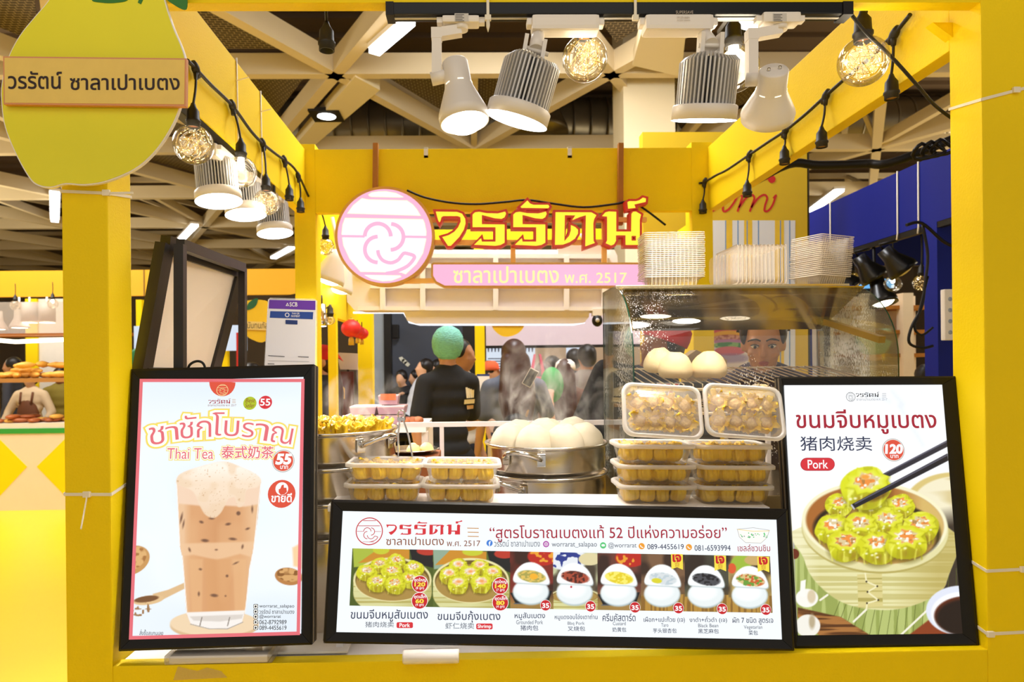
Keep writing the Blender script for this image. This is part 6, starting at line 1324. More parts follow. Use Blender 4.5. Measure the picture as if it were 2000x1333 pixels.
    for s in (-1, 1):
        if sit: J = [(s * .09, 0, .48), (s * .11, -.42, .50), (s * .11, -.46, .08)]
        else: J = [(s * .085, 0, .86), (s * .095, -.01, .47), (s * .10, .01, .08)]
        J = [s_ @ V(p) for p in J]; cap(body, J[0], J[1], .075 * k, .05 * k); cap(body, J[1], J[2], .05 * k, .036 * k); cap(body, J[2] + V((0, .02, -.045)), J[2] + V((0, -.15 * k, -.055)), .034 * k, .028 * k)
        cap(lg, J[0], J[1], .092 * k, .066 * k); cap(lg, J[1], J[2], .066 * k, .058 * k)
    lg.ell(s_ @ V((0, 0, .86 + dz + .02)), (.175 * k * wide, .125 * k * wide, .12 * k), 16)
    remesh(body, 'body', skin, t, vox * .8 if face else vox, 5, world=False)
    tp = MB(); torso(tp, .012)
    for s in (1, -1):
        a, e, h = arms[s]; cap(tp, a, a.lerp(e, .72) if sleeves == 'short' else e, .062 * k, .060 * k)
        if sleeves == 'long': cap(tp, e, e.lerp(h, .92), .052 * k, .042 * k)
    remesh(tp, 'shirt', shirt, t, vox, 16, world=False); remesh(lg, 'trousers', pants, t, max(vox, .016), 3, world=False)
    if hair:
        hb = MB()
        if hair in ('short', 'long', 'tied'):
            hb.ell((0, .026, .040), (.084, .096, .090), 20, 0, HM); hb.ell((0, .055, -.01), (.078, .066, .080), 18, 0, HM)
            for s in (-1, 1): hb.ell((s * .066, .01, .03), (.022, .06, .06), 12, 0, HM)
        if hair == 'long':
            for x in (-.055, 0, .055): cap(hb, HM @ V((x, .070, -.02)), up(x * 1.5, .115, 1.24), .050 * k, .052 * k); cap(hb, up(x * 1.5, .115, 1.24), up(x * 1.1, .125, 1.04), .050 * k, .03 * k)
        if hair == 'pony': 
            hb.ell((0, .04, .0), (.080, .080, .095), 18, 0, HM)
            cap(hb, HM @ V((0, .12, -.01)), up(.02, .14, 1.30), .034 * k, .036 * k); cap(hb, up(.02, .14, 1.30), up(.03, .13, 1.02), .036 * k, .018 * k)
        if hair == 'tied': hb.ell((0, .12, .03), (.04, .04, .04), 12, 0, HM)
        remesh(hb, 'hair', hairm, t, vox, 3, world=False)
    if extra: extra(t, HM, up, s_, arms)
    if face:
        for s in (-1, 1):
            mb = MB(); mb.ell((s * .030, -.0755, .002), (.0150, .012, .0085), 14, 0, HM); mb.build('eye', EYEW, t, world=False); ey = kids(t)[-1]
            mb = MB(); mb.ell((s * .030, -.0845, .000), (.0062, .0046, .0066), 12, 0, HM); mb.build('iris', EYED, ey, world=False)
            mb = MB(); mb.tube(smooth_pts([HM @ V((s * x, y, z)) for x, y, z in ((.010, -.0905, .024), (.026, -.0915, .031), (.046, -.080, .026), (.056, -.067, .018))], 4, False), [.0035] * 4 + [.0042] * 4 + [.003] * 4 + [.0012], 6); mb.build('eyebrow', HAIRB, t, world=False)
            mb = MB(); mb.tube(smooth_pts([HM @ V((s * x, y, z)) for x, y, z in ((.016, -.0865, .004), (.030, -.0895, .0105), (.045, -.079, .005))], 4, False), .0022, 6); mb.build('eyelid', HAIRB, t, world=False)
        mb = MB(); mb.ell((0, -.094, -.060), (.020, .006, .0055), 12, 0, HM); mb.ell((0, -.092, -.067), (.017, .006, .006), 12, 0, HM); mb.build('lips', LIP, t, world=False)
    return t
PRINTC = mat('shirt_print_cream', 'efe2c0', .7); PRINTO = mat('shirt_print_tan', 'c89c62', .7)
TEAL = mat('hairnet_teal', '78c4b4', .6, var=.30, scale=60, bump=1.0, bscale=55, stretch=(1, 1, 2.2))
def on_back(t, marks, m_):
    """angular printed marks lying on the back of a shirt: find the cloth behind each point"""
    sh_ = [c for c in t.children if c.name.startswith('shirt')][0]; P = np.array([v.co[:] for v in sh_.data.vertices]); mb = MB()
    for pts in marks:
        vs = []
        for x, z in pts:
            d = (P[:, 0] - x) ** 2 + (P[:, 2] - z) ** 2; c = P[d < .022 ** 2]; y = c[:, 1].max() if len(c) else .1; vs.append((x, y + .006, z))
        mb.add(vs, [tuple(range(len(vs)))])
    mb.build('shirt_print', m_, t, world=False)
def net(t, HM, up, s_, arms):
    mb = MB(); fr = lambda a, i: 1 + .02 * math.sin(16 * a + i); mb.lathe([(1e-6, -.088), (.060, -.080), (.080, -.060), (.094, -.02), (.096, .015), (.090, .055), (.068, .09), (.036, .110), (1e-6, .117)], 40, M=HM @ MX.Translation((0, .025, .022)) @ MX.Rotation(-.35, 4, 'X'), fr=fr); mb.build('hairnet', TEAL, t, world=False)
p = at(874, 700, 4.45)
v1 = person('person in black t-shirt and teal hairnet, back turned, behind the counter rail', (p.x, 4.45, 0), math.radians(204), 1.80, SKIN, BLK, BLK, None, armL=((.07, .03, -.27), (.04, .05, -.53)), armR=((-.04, -.06, -.27), (.04, -.26, -.34)), extra=net, turn=-.25, wide=.84, vox=.012, sleeves='short')
K_ = 1.8 / 1.66
on_back(v1, [[(-.10 * K_ - .018 * i, 1.235 * K_), (-.086 * K_ - .018 * i, 1.235 * K_), (-.080 * K_ - .018 * i, 1.30 * K_ - .006 * i), (-.096 * K_ - .018 * i, 1.30 * K_ - .006 * i)] for i in range(4)] + [[(-.17, 1.30), (-.075, 1.30), (-.075, 1.33), (-.17, 1.33)]], PRINTC)
on_back(v1, [[(-.165, 1.265), (-.10, 1.265), (-.10, 1.29), (-.165, 1.29)]], PRINTO)
p = at(906, 700, 5.2); person('person with short black hair in a cream shirt, standing behind the teal hairnet', (p.x - .02, 5.2, 0), math.radians(65), 1.76, SKIN, mat('cream_shirt', 'd8cdb8', .8), JEANS, 'short', vox=.016)
def bagged(t, HM, up, s_, arms):
    B = mat('bag_black', '14130f', .5, var=.2); mb = MB(); mb.ell((0, 0, 0), (.13, .07, .15), 20); mb.v = [tuple(V((x + .02, y + .17, z + 1.06))) for x, y, z in mb.v]; mb.build('backpack', B, t, world=False); bk = kids(t)[-1]
    MB().tube(smooth_pts([(-.05, .17, 1.18), (-.11, .13, 1.32), (-.13, .05, 1.44), (-.11, -.05, 1.42)], 4, False), .010, 6).build('strap', mat('gold_strap', 'a87a30', .4, .6), bk, world=False); MB().box((-.06, .235, 1.05), (-.02, .25, 1.07)).build('buckle', mat('gold_strap', 'a87a30', .4, .6), bk, world=False)
p = at(1003, 700, 4.95)
person('person with long brown hair and black backpack, back turned, holding up a phone', (p.x, 4.95, 0), math.radians(188), 1.74, SKIN2, mat('slate_tee', '5c6478', .85), mat('navy_skirt', '2c3244', .85), 'long', HAIRR, armL=((.06, -.02, -.27), (.08, -.10, -.50)), armR=((-.10, -.04, -.26), (-.15, -.24, -.10)), extra=bagged, vox=.013)
p = at(1036, 738, 4.72); t = thing('smartphone', 'dark smartphone in a white case held by the person with long brown hair', 'phone', p)
MB().box((-.034, -.005, -.066), (.034, .005, .066), 0, MX.Translation(p) @ MX.Rotation(.5, 4, 'Y') @ MX.Rotation(.3, 4, 'X'), bev=.003).build('case', WHITE, t); MB().box((-.031, -.0056, -.062), (.031, -.0050, .062), 0, MX.Translation(p) @ MX.Rotation(.5, 4, 'Y') @ MX.Rotation(.3, 4, 'X')).build('screen', mat('screen_dark', '2a3040', .15), t)
def redcap(t, HM, up, s_, arms):
    mb = MB(); mb.lathe([(.101, .030), (.104, .060), (.100, .10), (.07, .135), (0, .145)], 32, M=HM @ MX.Translation((0, .012, -.005))); mb.build('red_cap', mat('cap_red', 'c8141c', .7), t, world=False)
p = at(1150, 800, 3.25)
rc = person('person in black shirt and red cap bending sideways behind the glass case', (p.x + .05, 3.25, 0), math.radians(4), 1.84, SKIN3, BLK, BLK, 'short', side=.46, lean=-.02, nod=.15, turn=-.95, extra=redcap, wide=1.1, vox=.013, sleeves='long', armL=((.10, -.10, -.26), (.18, -.26, -.42)), armR=((-.12, -.02, -.26), (-.14, -.14, -.48)))
pw = at(1505, 693, 2.86)
WT = mat('plum_top', '2e1626', .8, var=.2)
def wface(t, HM, up, s_, arms):
    hb = MB(); hb.ell((0, .036, .052), (.086, .090, .080), 20, 0, HM); hb.ell((0, -.020, .098), (.062, .046, .024), 16, 0, HM)
    for s in (-1, 1): hb.ell((s * .070, .0, .040), (.018, .05, .05), 12, 0, HM); cap(hb, HM @ V((s * .06, .02, .08)), HM @ V((s * .10, .06, .03)), .016, .008, 8)
    hb.ell((0, .12, .07), (.05, .05, .05), 12, 0, HM); remesh(hb, 'hair', HAIRB, t, .010, 3, world=False)
w_ = person('person with dark tied-back hair looking down through the glass case', (pw.x + .13, 3.24, 0), -.40, 1.86, SKIN, WT, JEANS, None, lean=.50, nod=-.06, face=True, vox=.011, extra=wface, sleeves='long', armL=((.10, -.16, -.24), (.02, -.36, -.26)), armR=((-.10, -.16, -.24), (-.02, -.36, -.26)))
def bandana(t, HM, up, s_, arms):
    mb = MB(); mb.ell((0, .030, .052), (.088, .098, .080), 20, 0, HM); mb.add([tuple(HM @ V(q)) for q in ((-.05, .10, .06), (.05, .10, .06), (0, .19, .0), (0, .13, .09))], [(0, 1, 2), (0, 2, 3), (1, 3, 2), (0, 3, 1)]); mb.build('red_headscarf', mat('cap_red', 'c8141c', .7), t, world=False)
p = at(626, 715, 5.3); person('person in black with a red headscarf and long ponytail, beside the payment stand', (p.x, 5.3, 0), math.radians(-62), 1.72, SKIN, BLK, BLK, 'pony', HAIRR, extra=bandana, vox=.014, sleeves='long')
def capp(col, nm):
    def f(t, HM, up, s_, arms):
        mb = MB(); mb.lathe([(.092, .02), (.094, .05), (.085, .09), (.05, .118), (0, .124)], 24, M=HM @ MX.Translation((0, .012, 0))); mb.box((-.06, -.17, .03), (.06, -.07, .042), 0, HM, bev=.005); mb.build('cap', mat(nm, col, .8), t, world=False)
    return f
for u, Y, hd, H, sk, sc_, hr, lab, ex in (
    (958, 6.9, 75, 1.60, SKIN2, 'd8b8a0', 'short', 'person in an orange cap beyond the yellow post, facing the queue', capp('e8683c', 'cap_orange')),
    (1060, 6.2, 205, 1.58, SKIN2, '3a2c2c', 'long', 'person with bobbed dark hair carrying a pink bag in the crowd', None),
    (1104, 5.9, 160, 1.60, SKIN2, '6a4a3c', 'long', 'person in a white cap with loose brown hair in the crowd', capp('e8e2da', 'cap_white')),
    (1122, 7.05, 170, 1.72, SKIN, '4a4a52', 'short', 'tall dark-haired person at the back of the crowd', None),
    (1146, 6.3, 190, 1.74, SKIN, '8a8078', 'short', 'person with tousled brown hair in the crowd under the small camera', None),
    (1080, 6.6, 150, 1.64, SKIN, '6a3434', 'short', 'half-hidden person between the bobbed hair and the white cap', None),
    (495, 6.0, 75, 1.60, SKIN2, '2c2c30', 'short', 'person with black hair seen between the folding frame and the payment stand', None)):
    p = at(u, 700, Y); person(lab, (p.x, Y, 0), math.radians(hd), H, sk, mat('top_' + sc_, sc_, .85), JEANS, hr, HAIRR if hr == 'long' else HAIRB, extra=ex, vox=.020)
p = at(1050, 745, 5.95); tag(MB().prism([[(-.10, -.25), (.10, -.25), (.07, .05), (.03, .24), (.015, .24), (.04, .04), (-.04, .04), (-.015, .24), (-.03, .24), (-.07, .05)]], -.03, .03, M=MX.Translation(p) @ MX.Rotation(PI / 2, 4, 'X')).build('shopping_bag', mat('bag_pink', 'e06a88', .7)), 'pink carrier bag on the shoulder of the person with bobbed hair', 'bag')
p = at(1078, 752, 5.6); tag(MB().lathe([(0, -.02), (.125, -.02), (.13, 0), (0, .0)], 28, M=MX.Translation(p) @ MX.Rotation(PI / 2, 4, 'X') @ MX.Diagonal((.75, 1.15, 1, 1))).build('balloon_tag', mat('tag_green', '2fa850', .6)), 'green oval promotion tag in front of the crowd', 'tag')

# ================================================================== what stands behind the booth
LILAC = mat('fascia_lilac', 'cdbfcd', .5, var=.02); PALE = mat('sign_back_pale', 'e9dedb', .45, var=.03)
ybk = 4.95; fb = yframe(ybk); bs = thing('sign_back', 'back of a pale hanging sign with frame tubes, below the pink name bar', 'sign', at(945, 632, ybk))
MB().prism([smooth_pts(loc(fb, [(676, 555), (682, 500), (740, 488), (1200, 488), (1206, 500), (1208, 611), (940, 611), (715, 611), (692, 606), (678, 590)]), 1)], -.06, 0, M=fb.m).build('back_panel', PALE, bs)
MB().prism([smooth_pts(loc(fb, [(788, 608), (1150, 608), (1149, 620), (1140, 631), (1120, 633), (812, 633), (796, 627)]), 1)], -.05, .03, M=fb.m).build('lower_panel', PALE, bs)
MB().prism([smooth_pts(loc(fb, [(1090, 480), (1176, 480), (1180, 486), (1182, 508), (1090, 508)]), 1)], -.06, .015, M=fb.m).build('side_panel', mat('sign_back_tan', 'cdb09a', .5), bs)
mb = MB()
for a, b in (((724, 560), (1180, 561)), ((700, 603), (1205, 604)), ((700, 500), (1190, 502)), ((700, 520), (1190, 521))): mb.bar(at(*a, ybk - .03), at(*b, ybk - .03), .05, S(8, ybk))
for u in (748, 826, 968, 1106, 1180): mb.bar(at(u, 500, ybk - .035), at(u, 606, ybk - .035), .05, S(10, ybk), up=(1, 0, 0))
mb.build('frame_tube', mat('tube_white', 'f0e8e4', .4), bs)
MB().tube([at(690, 611, ybk + .01), at(788, 611, ybk + .01), at(800, 630, ybk + .01), at(820, 634.5, ybk + .01), at(1120, 634.5, ybk + .01), at(1142, 630, ybk + .01)], .008, 6).build('edge_light', glow('edge_led', 'eef2ff', 1.6), bs)
for u in (760, 1160): a = at(u, 492, ybk + .06); MB().bar(a, V((a.x, 5.60, 2.64)), .02, .02).build('bracket', RAILM, bs)
# the next booth in the row
nb_ = thing('market_booth', 'yellow booth behind the lit sign, with red lanterns on its side beam', 'booth', (-.3, 5.6, 0))
def vpost(u0, u1, Y, z1, par, m_=YEL): a, b = at(u0, 700, Y), at(u1, 700, Y); return MB().box((a.x, Y, 0), (b.x, Y + (b.x - a.x), z1)).build('post', m_, par)
MB().box((-.98, 4.05, 1.89), (-.93, 5.58, 2.75)).build('side_beam', YEL, nb_); vpost(699, 727, 5.58, 2.75, nb_); vpost(641, 657, 4.4, 1.9, nb_); vpost(928, 947, 6.4, 2.75, nb_); vpost(1010, 1022, 5.9, 2.4, nb_) if False else None
MB().box((-1.0, 5.60, 2.60), (1.1, 5.65, 2.69)).build('rear_beam', YEL, nb_)
LR = mat('lantern_red', 'c8201c', .5, var=.1, scale=30, emit='c8201c', es=.25); TAS = mat('tassel_gold', 'e0b030', .6)
for u, v, Y, r, lab in ((664, 642, 4.75, 24, 'nearest'), (678, 648, 5.0, 17, 'middle'), (690, 652, 5.2, 16, 'farthest')):
    c = at(u, v, Y); R_ = S(r, Y) * .8; t = thing('red_lantern', '%s of the three red lanterns under the side beam of the yellow booth behind' % lab, 'lantern', c - V((0, 0, R_)), 'red lanterns'); c.x = max(c.x, -.86)
    MB().lathe([(R_ * .3, -R_ * .86)] + [(R_ * math.cos(a), R_ * .88 * math.sin(a)) for a in [(-75 + 15 * i) * PI / 180 for i in range(11)]] + [(R_ * .3, R_ * .86)], 24, M=MX.Translation(c), fr=lambda a, i: 1 + .03 * math.cos(12 * a)).build('shade', LR, t)
    MB().lathe([(0, R_ * .84), (R_ * .34, R_ * .84), (R_ * .34, R_ * .98), (0, R_ * .98)], 16, M=MX.Translation(c)).build('cap', TAS, t); MB().tube([c + V((0, 0, -R_ * .8)), c + V((0, 0, -R_ * 1.1)), c + V((0, 0, -R_ * 1.7))], [R_ * .1, R_ * .28, R_ * .3], 10).build('tassel', TAS, t); MB().tube([c + V((0, 0, R_ * .95)), (c.x, c.y, 1.90)], .004, 6).build('cord', BLKP, t)
for u, v, Y, lab in ((636, 482, 3.86, 'fairy-light globe bulb beside the round pink logo'), (645, 626, 4.2, 'small lit globe bulb under the side beam of the yellow booth behind')):
    c = at(u, v, Y); globe('globe_bulb', c, S(17 if v < 500 else 9, Y), 1, lab, V((max(c.x, -.85), 3.753, 2.42)) if v < 500 else V((-.955, c.y, 1.90)), seed=u)
for u, v, Y, lab in ((650, 520, 4.15, 'white cone lamp glowing behind the edge of the round pink logo'), (668, 540, 4.5, 'white cone lamp glowing below the round pink logo')):
    c = at(u, v, Y); t = thing('cone_lamp', lab, 'track spotlight', c); Mx = MX.Translation(c) @ MX.Rotation(.35, 4, 'Y'); MB().lathe([(0, .10), (.05, .10), (.055, .04), (.10, -.07), (.10, -.10), (.09, -.10), (.05, .02), (0, .02)], 24, M=Mx).build('shade', WHTP, t); MB().ell((0, 0, -.07), (.085, .085, .05), 16, M=Mx).build('bulb', LEDW, t); MB().tube([Mx @ V((0, 0, .1)), c + V((0, 0, .3))], .012, 8).build('stem', WHTP, t)
for u, v, Y in ((614, 612, 4.0), (627, 618, 4.0)):
    c = at(u, v, Y); t = thing('spot_lamp', 'chrome spot lamp under the side beam right of the payment stand, %s of two' % ('outer' if u < 620 else 'inner'), 'track spotlight', c); MB().lathe([(0, .07), (.03, .07), (.032, -.03), (.036, -.06), (0, -.058)], 18, M=MX.Translation(c)).build('shade', CHROME, t); MB().lathe([(0, -.0595), (.030, -.0605), (0, -.062)], 16, M=MX.Translation(c)).build('lens', LED, t); MB().tube([c + V((0, 0, .07)), (c.x, c.y, 1.98)], .010, 8).build('stem', BLKP, t)
# signs beside the red headscarf
t = thing('stall_sign', 'dark red upright board with a yellow letter, left of the yellow post', 'sign', at(676, 800, 5.9)); fz = yframe(5.9)
MB().prism([loc(fz, [(656, 726), (690, 726), (690, 830), (656, 830)])], -.03, 0, M=fz.m).build('board', mat('board_maroon', '5a1810', .5), t)
mb = MB(); pxletter(mb, fz, 'ต', 657, 757, 672, 778, z=.002, bold=.05); mb.v = [tuple(fz.m @ V(v)) for v in mb.v]; mb.build('lettering', mat('letter_amber', 'e0a030', .5), t)
MB().bar(at(673, 830, 5.9), V((at(673, 830, 5.9).x, 5.92, 0)), .06, .06, up=(1, 0, 0)).build('stand', mat('board_maroon', '5a1810', .5), t)
t = thing('stall_sign', 'pale hanging board above the dark red board, left of the yellow post', 'sign', at(678, 722, 6.0)); fz = yframe(6.0); MB().prism([loc(fz, [(661, 689), (699, 691), (699, 723), (661, 722)])], -.02, 0, M=fz.m).build('board', mat('board_pale', 'd8c4b8', .5), t); a = at(680, 722, 6.01); MB().bar(a, V((a.x, 6.01, 0)), .02, .02, up=(1, 0, 0)).build('stand', BLKP, t)
# snack boxes on a side table inside
tb = thing('side_table', 'white side table with snack boxes beyond the counter rail', 'table', (-.55, 3.15, 0)); ztb = at(760, 832, 3.02).z
MB().box((at(640, 830, 3.0).x, 3.0, ztb - .03), (at(832, 830, 3.0).x, 3.42, ztb)).build('table_top', WHITE, tb)
for x in (at(645, 830, 3.0).x, at(822, 830, 3.0).x): 
    for y in (3.03, 3.37): MB().box((x, y, 0), (x + .03, y + .03, ztb - .03)).build('leg', RAILM, tb)
SB = mat('snack_box_mauve', 'b28a96', .55, var=.04); SBT = mat('snack_box_top', 'd6b4b4', .55)
def snack(u0, u1, v0, v1, Y, lab, lid=False, d=.15):
    a, b = at(u0, v1, Y), at(u1, v0, Y); t = thing('snack_box', lab, 'box', (a + b) / 2, 'mauve snack boxes'); z0, z1 = min(a.z, b.z), max(a.z, b.z)
    mb = MB(); mb.add([(a.x + .006, Y, z0), (b.x - .006, Y, z0), (b.x - .006, Y + d, z0), (a.x + .006, Y + d, z0), (a.x, Y - .004, z1), (b.x, Y - .004, z1), (b.x, Y + d, z1), (a.x, Y + d, z1)], [(3, 2, 1, 0), (0, 1, 5, 4), (1, 2, 6, 5), (2, 3, 7, 6), (3, 0, 4, 7)]); mb.build('carton', SB, t)
    MB().box((a.x, Y - .004, z1), (b.x, Y + d, z1 + .006)).build('lid', SBT, t)
    if lid:
        MB().add([(a.x + .01, Y - .005, z0 + .02), (b.x - .01, Y - .005, z0 + .02), (b.x - .01, Y - .005, z0 + .05), (a.x + .01, Y - .005, z0 + .05)], [(0, 1, 2, 3)]).build('picture_band', mat('band_print', 'c86a3a', .5, var=.5, scale=45), t)
    return z1
z0 = ztb
def sn(u0, u1, z, h, Y, lab, lid=False, d=.16): a = at(u0, 800, Y); v1 = proj((a.x, Y, z + .0015))[1]; v0 = proj((a.x, Y, z + h))[1]; snack(u0, u1, v0, v1, Y, lab, lid, d); return z + h + .0075
z1 = sn(735, 784, z0, .040, 3.06, 'lower mauve snack box of the right pair on the side table'); z2 = sn(737, 790, z1, .034, 3.05, 'upper mauve snack box of the right pair on the side table'); sn(739, 778, z2, .040, 3.10, 'small mauve snack box with a food picture, topmost on the side table', True, .08)
z1 = sn(672, 731, z0, .040, 3.06, 'lower mauve snack box of the left pair, behind the siu mai'); sn(683, 734, z1, .034, 3.05, 'upper mauve snack box of the left pair, behind the siu mai')
PAS = mat('pastry_brown', 'b4663a', .55, var=.3, scale=40)
for k in range(3): c = at(795 + k * 11, 828, 3.08); tag(MB().ell((c.x, 3.08, ztb + .018), (.026, .03, .018), 14).build('fried_bun', PAS), 'orange-brown fried bun on the side table, %s of three' % ('first', 'second', 'third')[k], 'pastry', 'fried buns on the side table')
# salon front and beyond
SG = mat('salon_wall_grey', '3e4452', .6, var=.06, scale=2); 
a, b = at(764, 700, 9.6), at(906, 700, 9.6); structure(MB().box((a.x, 9.6, 0), (b.x, 9.75, 2.9)).build('wall_salon', SG))
a, b = at(750, 700, 9.2), at(764, 700, 9.2); structure(MB().box((a.x, 9.2, 0), (b.x, 9.35, 2.9)).build('column_salon', BLKP))
a, b = at(726, 700, 9.25), at(750, 700, 9.25); t = MB().box((a.x, 9.25, 0), (b.x, 9.28, 2.9)).build('window_1', mat('frosted_glass', '8e98a4', .25, var=.15, scale=2)); structure(t)
a, b = at(904, 700, 8.2), at(930, 700, 8.2); structure(MB().box((a.x, 8.2, 0), (b.x, 8.3, 2.9)).build('column_black', BLKP))
tag(MB().box(at(763, 661, 9.4), at(778, 634, 9.4) + V((0, .15, 0)), bev=.01).build('wall_speaker', BLKP), 'black loudspeaker on the dark salon wall', 'speaker')
fz = yframe(9.59); mb = MB()
for cx, cy in ((785, 702), (790, 706), (795, 711)): mb.poly([loc(fz, [(cx - 6, cy - 3), (cx, cy - 5), (cx + 6, cy + 1), (cx + 2, cy + 6), (cx - 3, cy + 3)])], 0, fz.m, .004)
o = mb.build('flower_decal', mat('orchid_white', 'e8e8d8', .6)); tag(o, 'white orchid decal on the dark salon wall', 'decal')
CAPE = mat('salon_cape', 'c8cedc', .7)
for u, Y, hd, sit, sh_, lab in ((792, 9.0, 20, False, BLK, 'barber in black bending over the reclining customer'), (828, 9.32, 70, False, BLK, 'barber in black with raised arm at the back of the salon'), (800, 8.0, 75, True, CAPE, 'salon customer under a white cape, nearer chair'), (826, 8.75, 75, True, CAPE, 'salon customer under a white cape, farther chair')):
    p = at(u, 760, Y); q = person(lab, (p.x, Y, .0 if not sit else .42), math.radians(-hd if not sit else -hd), 1.52 if not sit else 1.6, SKIN2, sh_, BLK, 'short', lean=.2 if not sit else -.3, sit=sit, vox=.022, sleeves='long', armL=((.10, -.15, .02), (.0, -.34, .0)) if not sit else None)
for u, Y, lab in ((800, 8.0, 'black salon chair under the nearer customer'), (826, 8.75, 'black salon chair under the farther customer')):
    p = at(u, 760, Y); t = thing('salon_chair', lab, 'chair', (p.x, Y, 0)); MB().box((p.x - .28, Y - .26, .69), (p.x + .26, Y + .26, .765), bev=.03).build('seat', BLKP, t); MB().lathe([(.28, 0), (.28, .03), (.05, .05), (.05, .69)], 20, M=MX.Translation((p.x, Y, 0))).build('pedestal', CHROME, t)
    MB().box((-.05, -.25, 0), (.05, .25, .55), 0, MX.Translation((p.x + .34, Y, .80)) @ MX.Rotation(.45, 4, 'Y'), bev=.03).build('backrest', BLKP, t); MB().box((p.x - .25, Y - .36, .80), (p.x + .2, Y - .30, .88), bev=.02).build('armrest', BLKP, t)
# pale lilac stall with menu boards
st = thing('lilac_stall', 'pale lilac stall front with lit menu boards behind the crowd', 'stall', (1.4, 7.6, 0))
a, b = at(949, 632, 7.5), at(1200, 673, 7.5); MB().box((a.x, 7.5, b.z), (b.x + .8, 7.58, 2.35)).build('fascia', LILAC, st); MB().box((a.x, 7.5, b.z - .03), (b.x + .8, 7.56, b.z)).build('fascia_dark_strip', BLKP, st)  # thin black strip along the bottom of the fascia
a, b = at(949, 632, 8.6), at(1240, 673, 8.6); MB().box((a.x, 8.6, 0), (b.x + 1.2, 8.7, 2.3)).build('back_wall', mat('stall_tan', 'b8a48c', .7, var=.05), st)
fz = yframe(8.59); 
mb = MB(); mb.prism([loc(fz, [(950, 676), (1045, 676), (1045, 735), (950, 735)])], -.02, .0, 0, fz.m); mb.prism([loc(fz, [(1106, 674), (1160, 674), (1160, 700), (1106, 700)])], -.02, 0, 0, fz.m)
rg = random.Random(8)
for i in range(14): u = 952 + i * 6.6; mb.poly([loc(fz, [(u, 680), (u + 4, 680), (u + 3, 688), (u + 1, 688)])], 1, fz.m, .003)
for i in range(5): mb.poly([loc(fz, [(953, 700 + i * 5), (985 + 8 * (i % 2), 700 + i * 5), (985, 702 + i * 5), (953, 702 + i * 5)])], 1, fz.m, .003)
mb.build('menu_board', [glow('menu_board_lit', 'dbe6f4', .9), mat('menu_marks', '4a4e66', .6)], st)
a = at(948, 792, 7.5); b = at(1190, 792, 7.5); MB().box((a.x, 7.45, 0), (b.x + .8, 8.0, a.z)).build('counter', mat('stall_counter', 'e4dccc', .6), st); MB().box((a.x, 7.44, 0), (at(962, 792, 7.45).x, 7.449, a.z)).build('counter_band', mat('band_green', '5a9a38', .6), st)
zt7 = a.z
for k in range(9): c = at(952 + k * 8, 788, 7.55); tag(MB().box((c.x - .03, 7.55, zt7), (c.x + .03, 7.62, zt7 + .10 + .05 * (k % 3)), bev=.008).build('snack_pack', mat(('pack_orange', 'pack_blue', 'pack_cream')[k % 3], ('e09040', '5878b0', 'e8d8b8')[k % 3], .5)), 'small snack pack standing on the pale lilac stall counter', 'packet', 'snack packs on the lilac stall')
yl = 6.3; fz = yframe(yl); le2 = thing('lemon_sign', 'yellow half-hidden lemon sign hanging below the pale hanging sign', 'sign', at(990, 660, yl)); MB().prism([smooth_pts(loc(fz, [(960, 600), (1022, 600), (1024, 634), (1016, 648), (1002, 656), (985, 658), (970, 650), (960, 634)]), 4)], -.012, 0, M=fz.m).build('lemon_face', mat('lemon_yellow', 'e4b818', .5), le2); MB().prism([loc(fz, [(956, 628), (1026, 628), (1026, 637), (956, 637)])], 0, .012, M=fz.m).build('name_plate', mat('plate_print', 'd8b24a', .45), le2); a = at(990, 604, yl); MB().bar(a, V((a.x, 7.5, a.z)), .02, .02).build('bracket', BLKP, le2)
c = at(1165, 612, 4.9); cc = thing('security_camera', 'small white and black dome camera under the pale hanging sign', 'camera', c); MB().box(c + V((-.03, -.02, -.02)), c + V((.04, .05, .03))).build('mount', WHTP, cc); MB().ell(c + V((.005, 0, -.055)), (.04, .04, .045), 16).build('dome', BLKP, cc); MB().lathe([(0, 0), (.014, 0), (.016, -.004)], 14, M=MX.Translation(c + V((0, -.041, -.055))) @ MX.Rotation(PI / 2, 4, 'X')).build('lens', ALU, cc)
t = thing('payment_card_sign', 'white payment card taped to the yellow post behind the long-haired person', 'sign', at(941, 770, 6.38)); fz = yframe(6.38); MB().prism([loc(fz, [(931, 731), (956, 731), (956, 770), (931, 770)])], 0, .004, M=fz.m).build('card', WHITE, t); MB().prism([loc(fz, [(931, 731), (956, 731), (956, 735), (931, 735)])], .004, .005, M=fz.m).build('card_header', mat('pay_navy', '223a7a', .5), t)
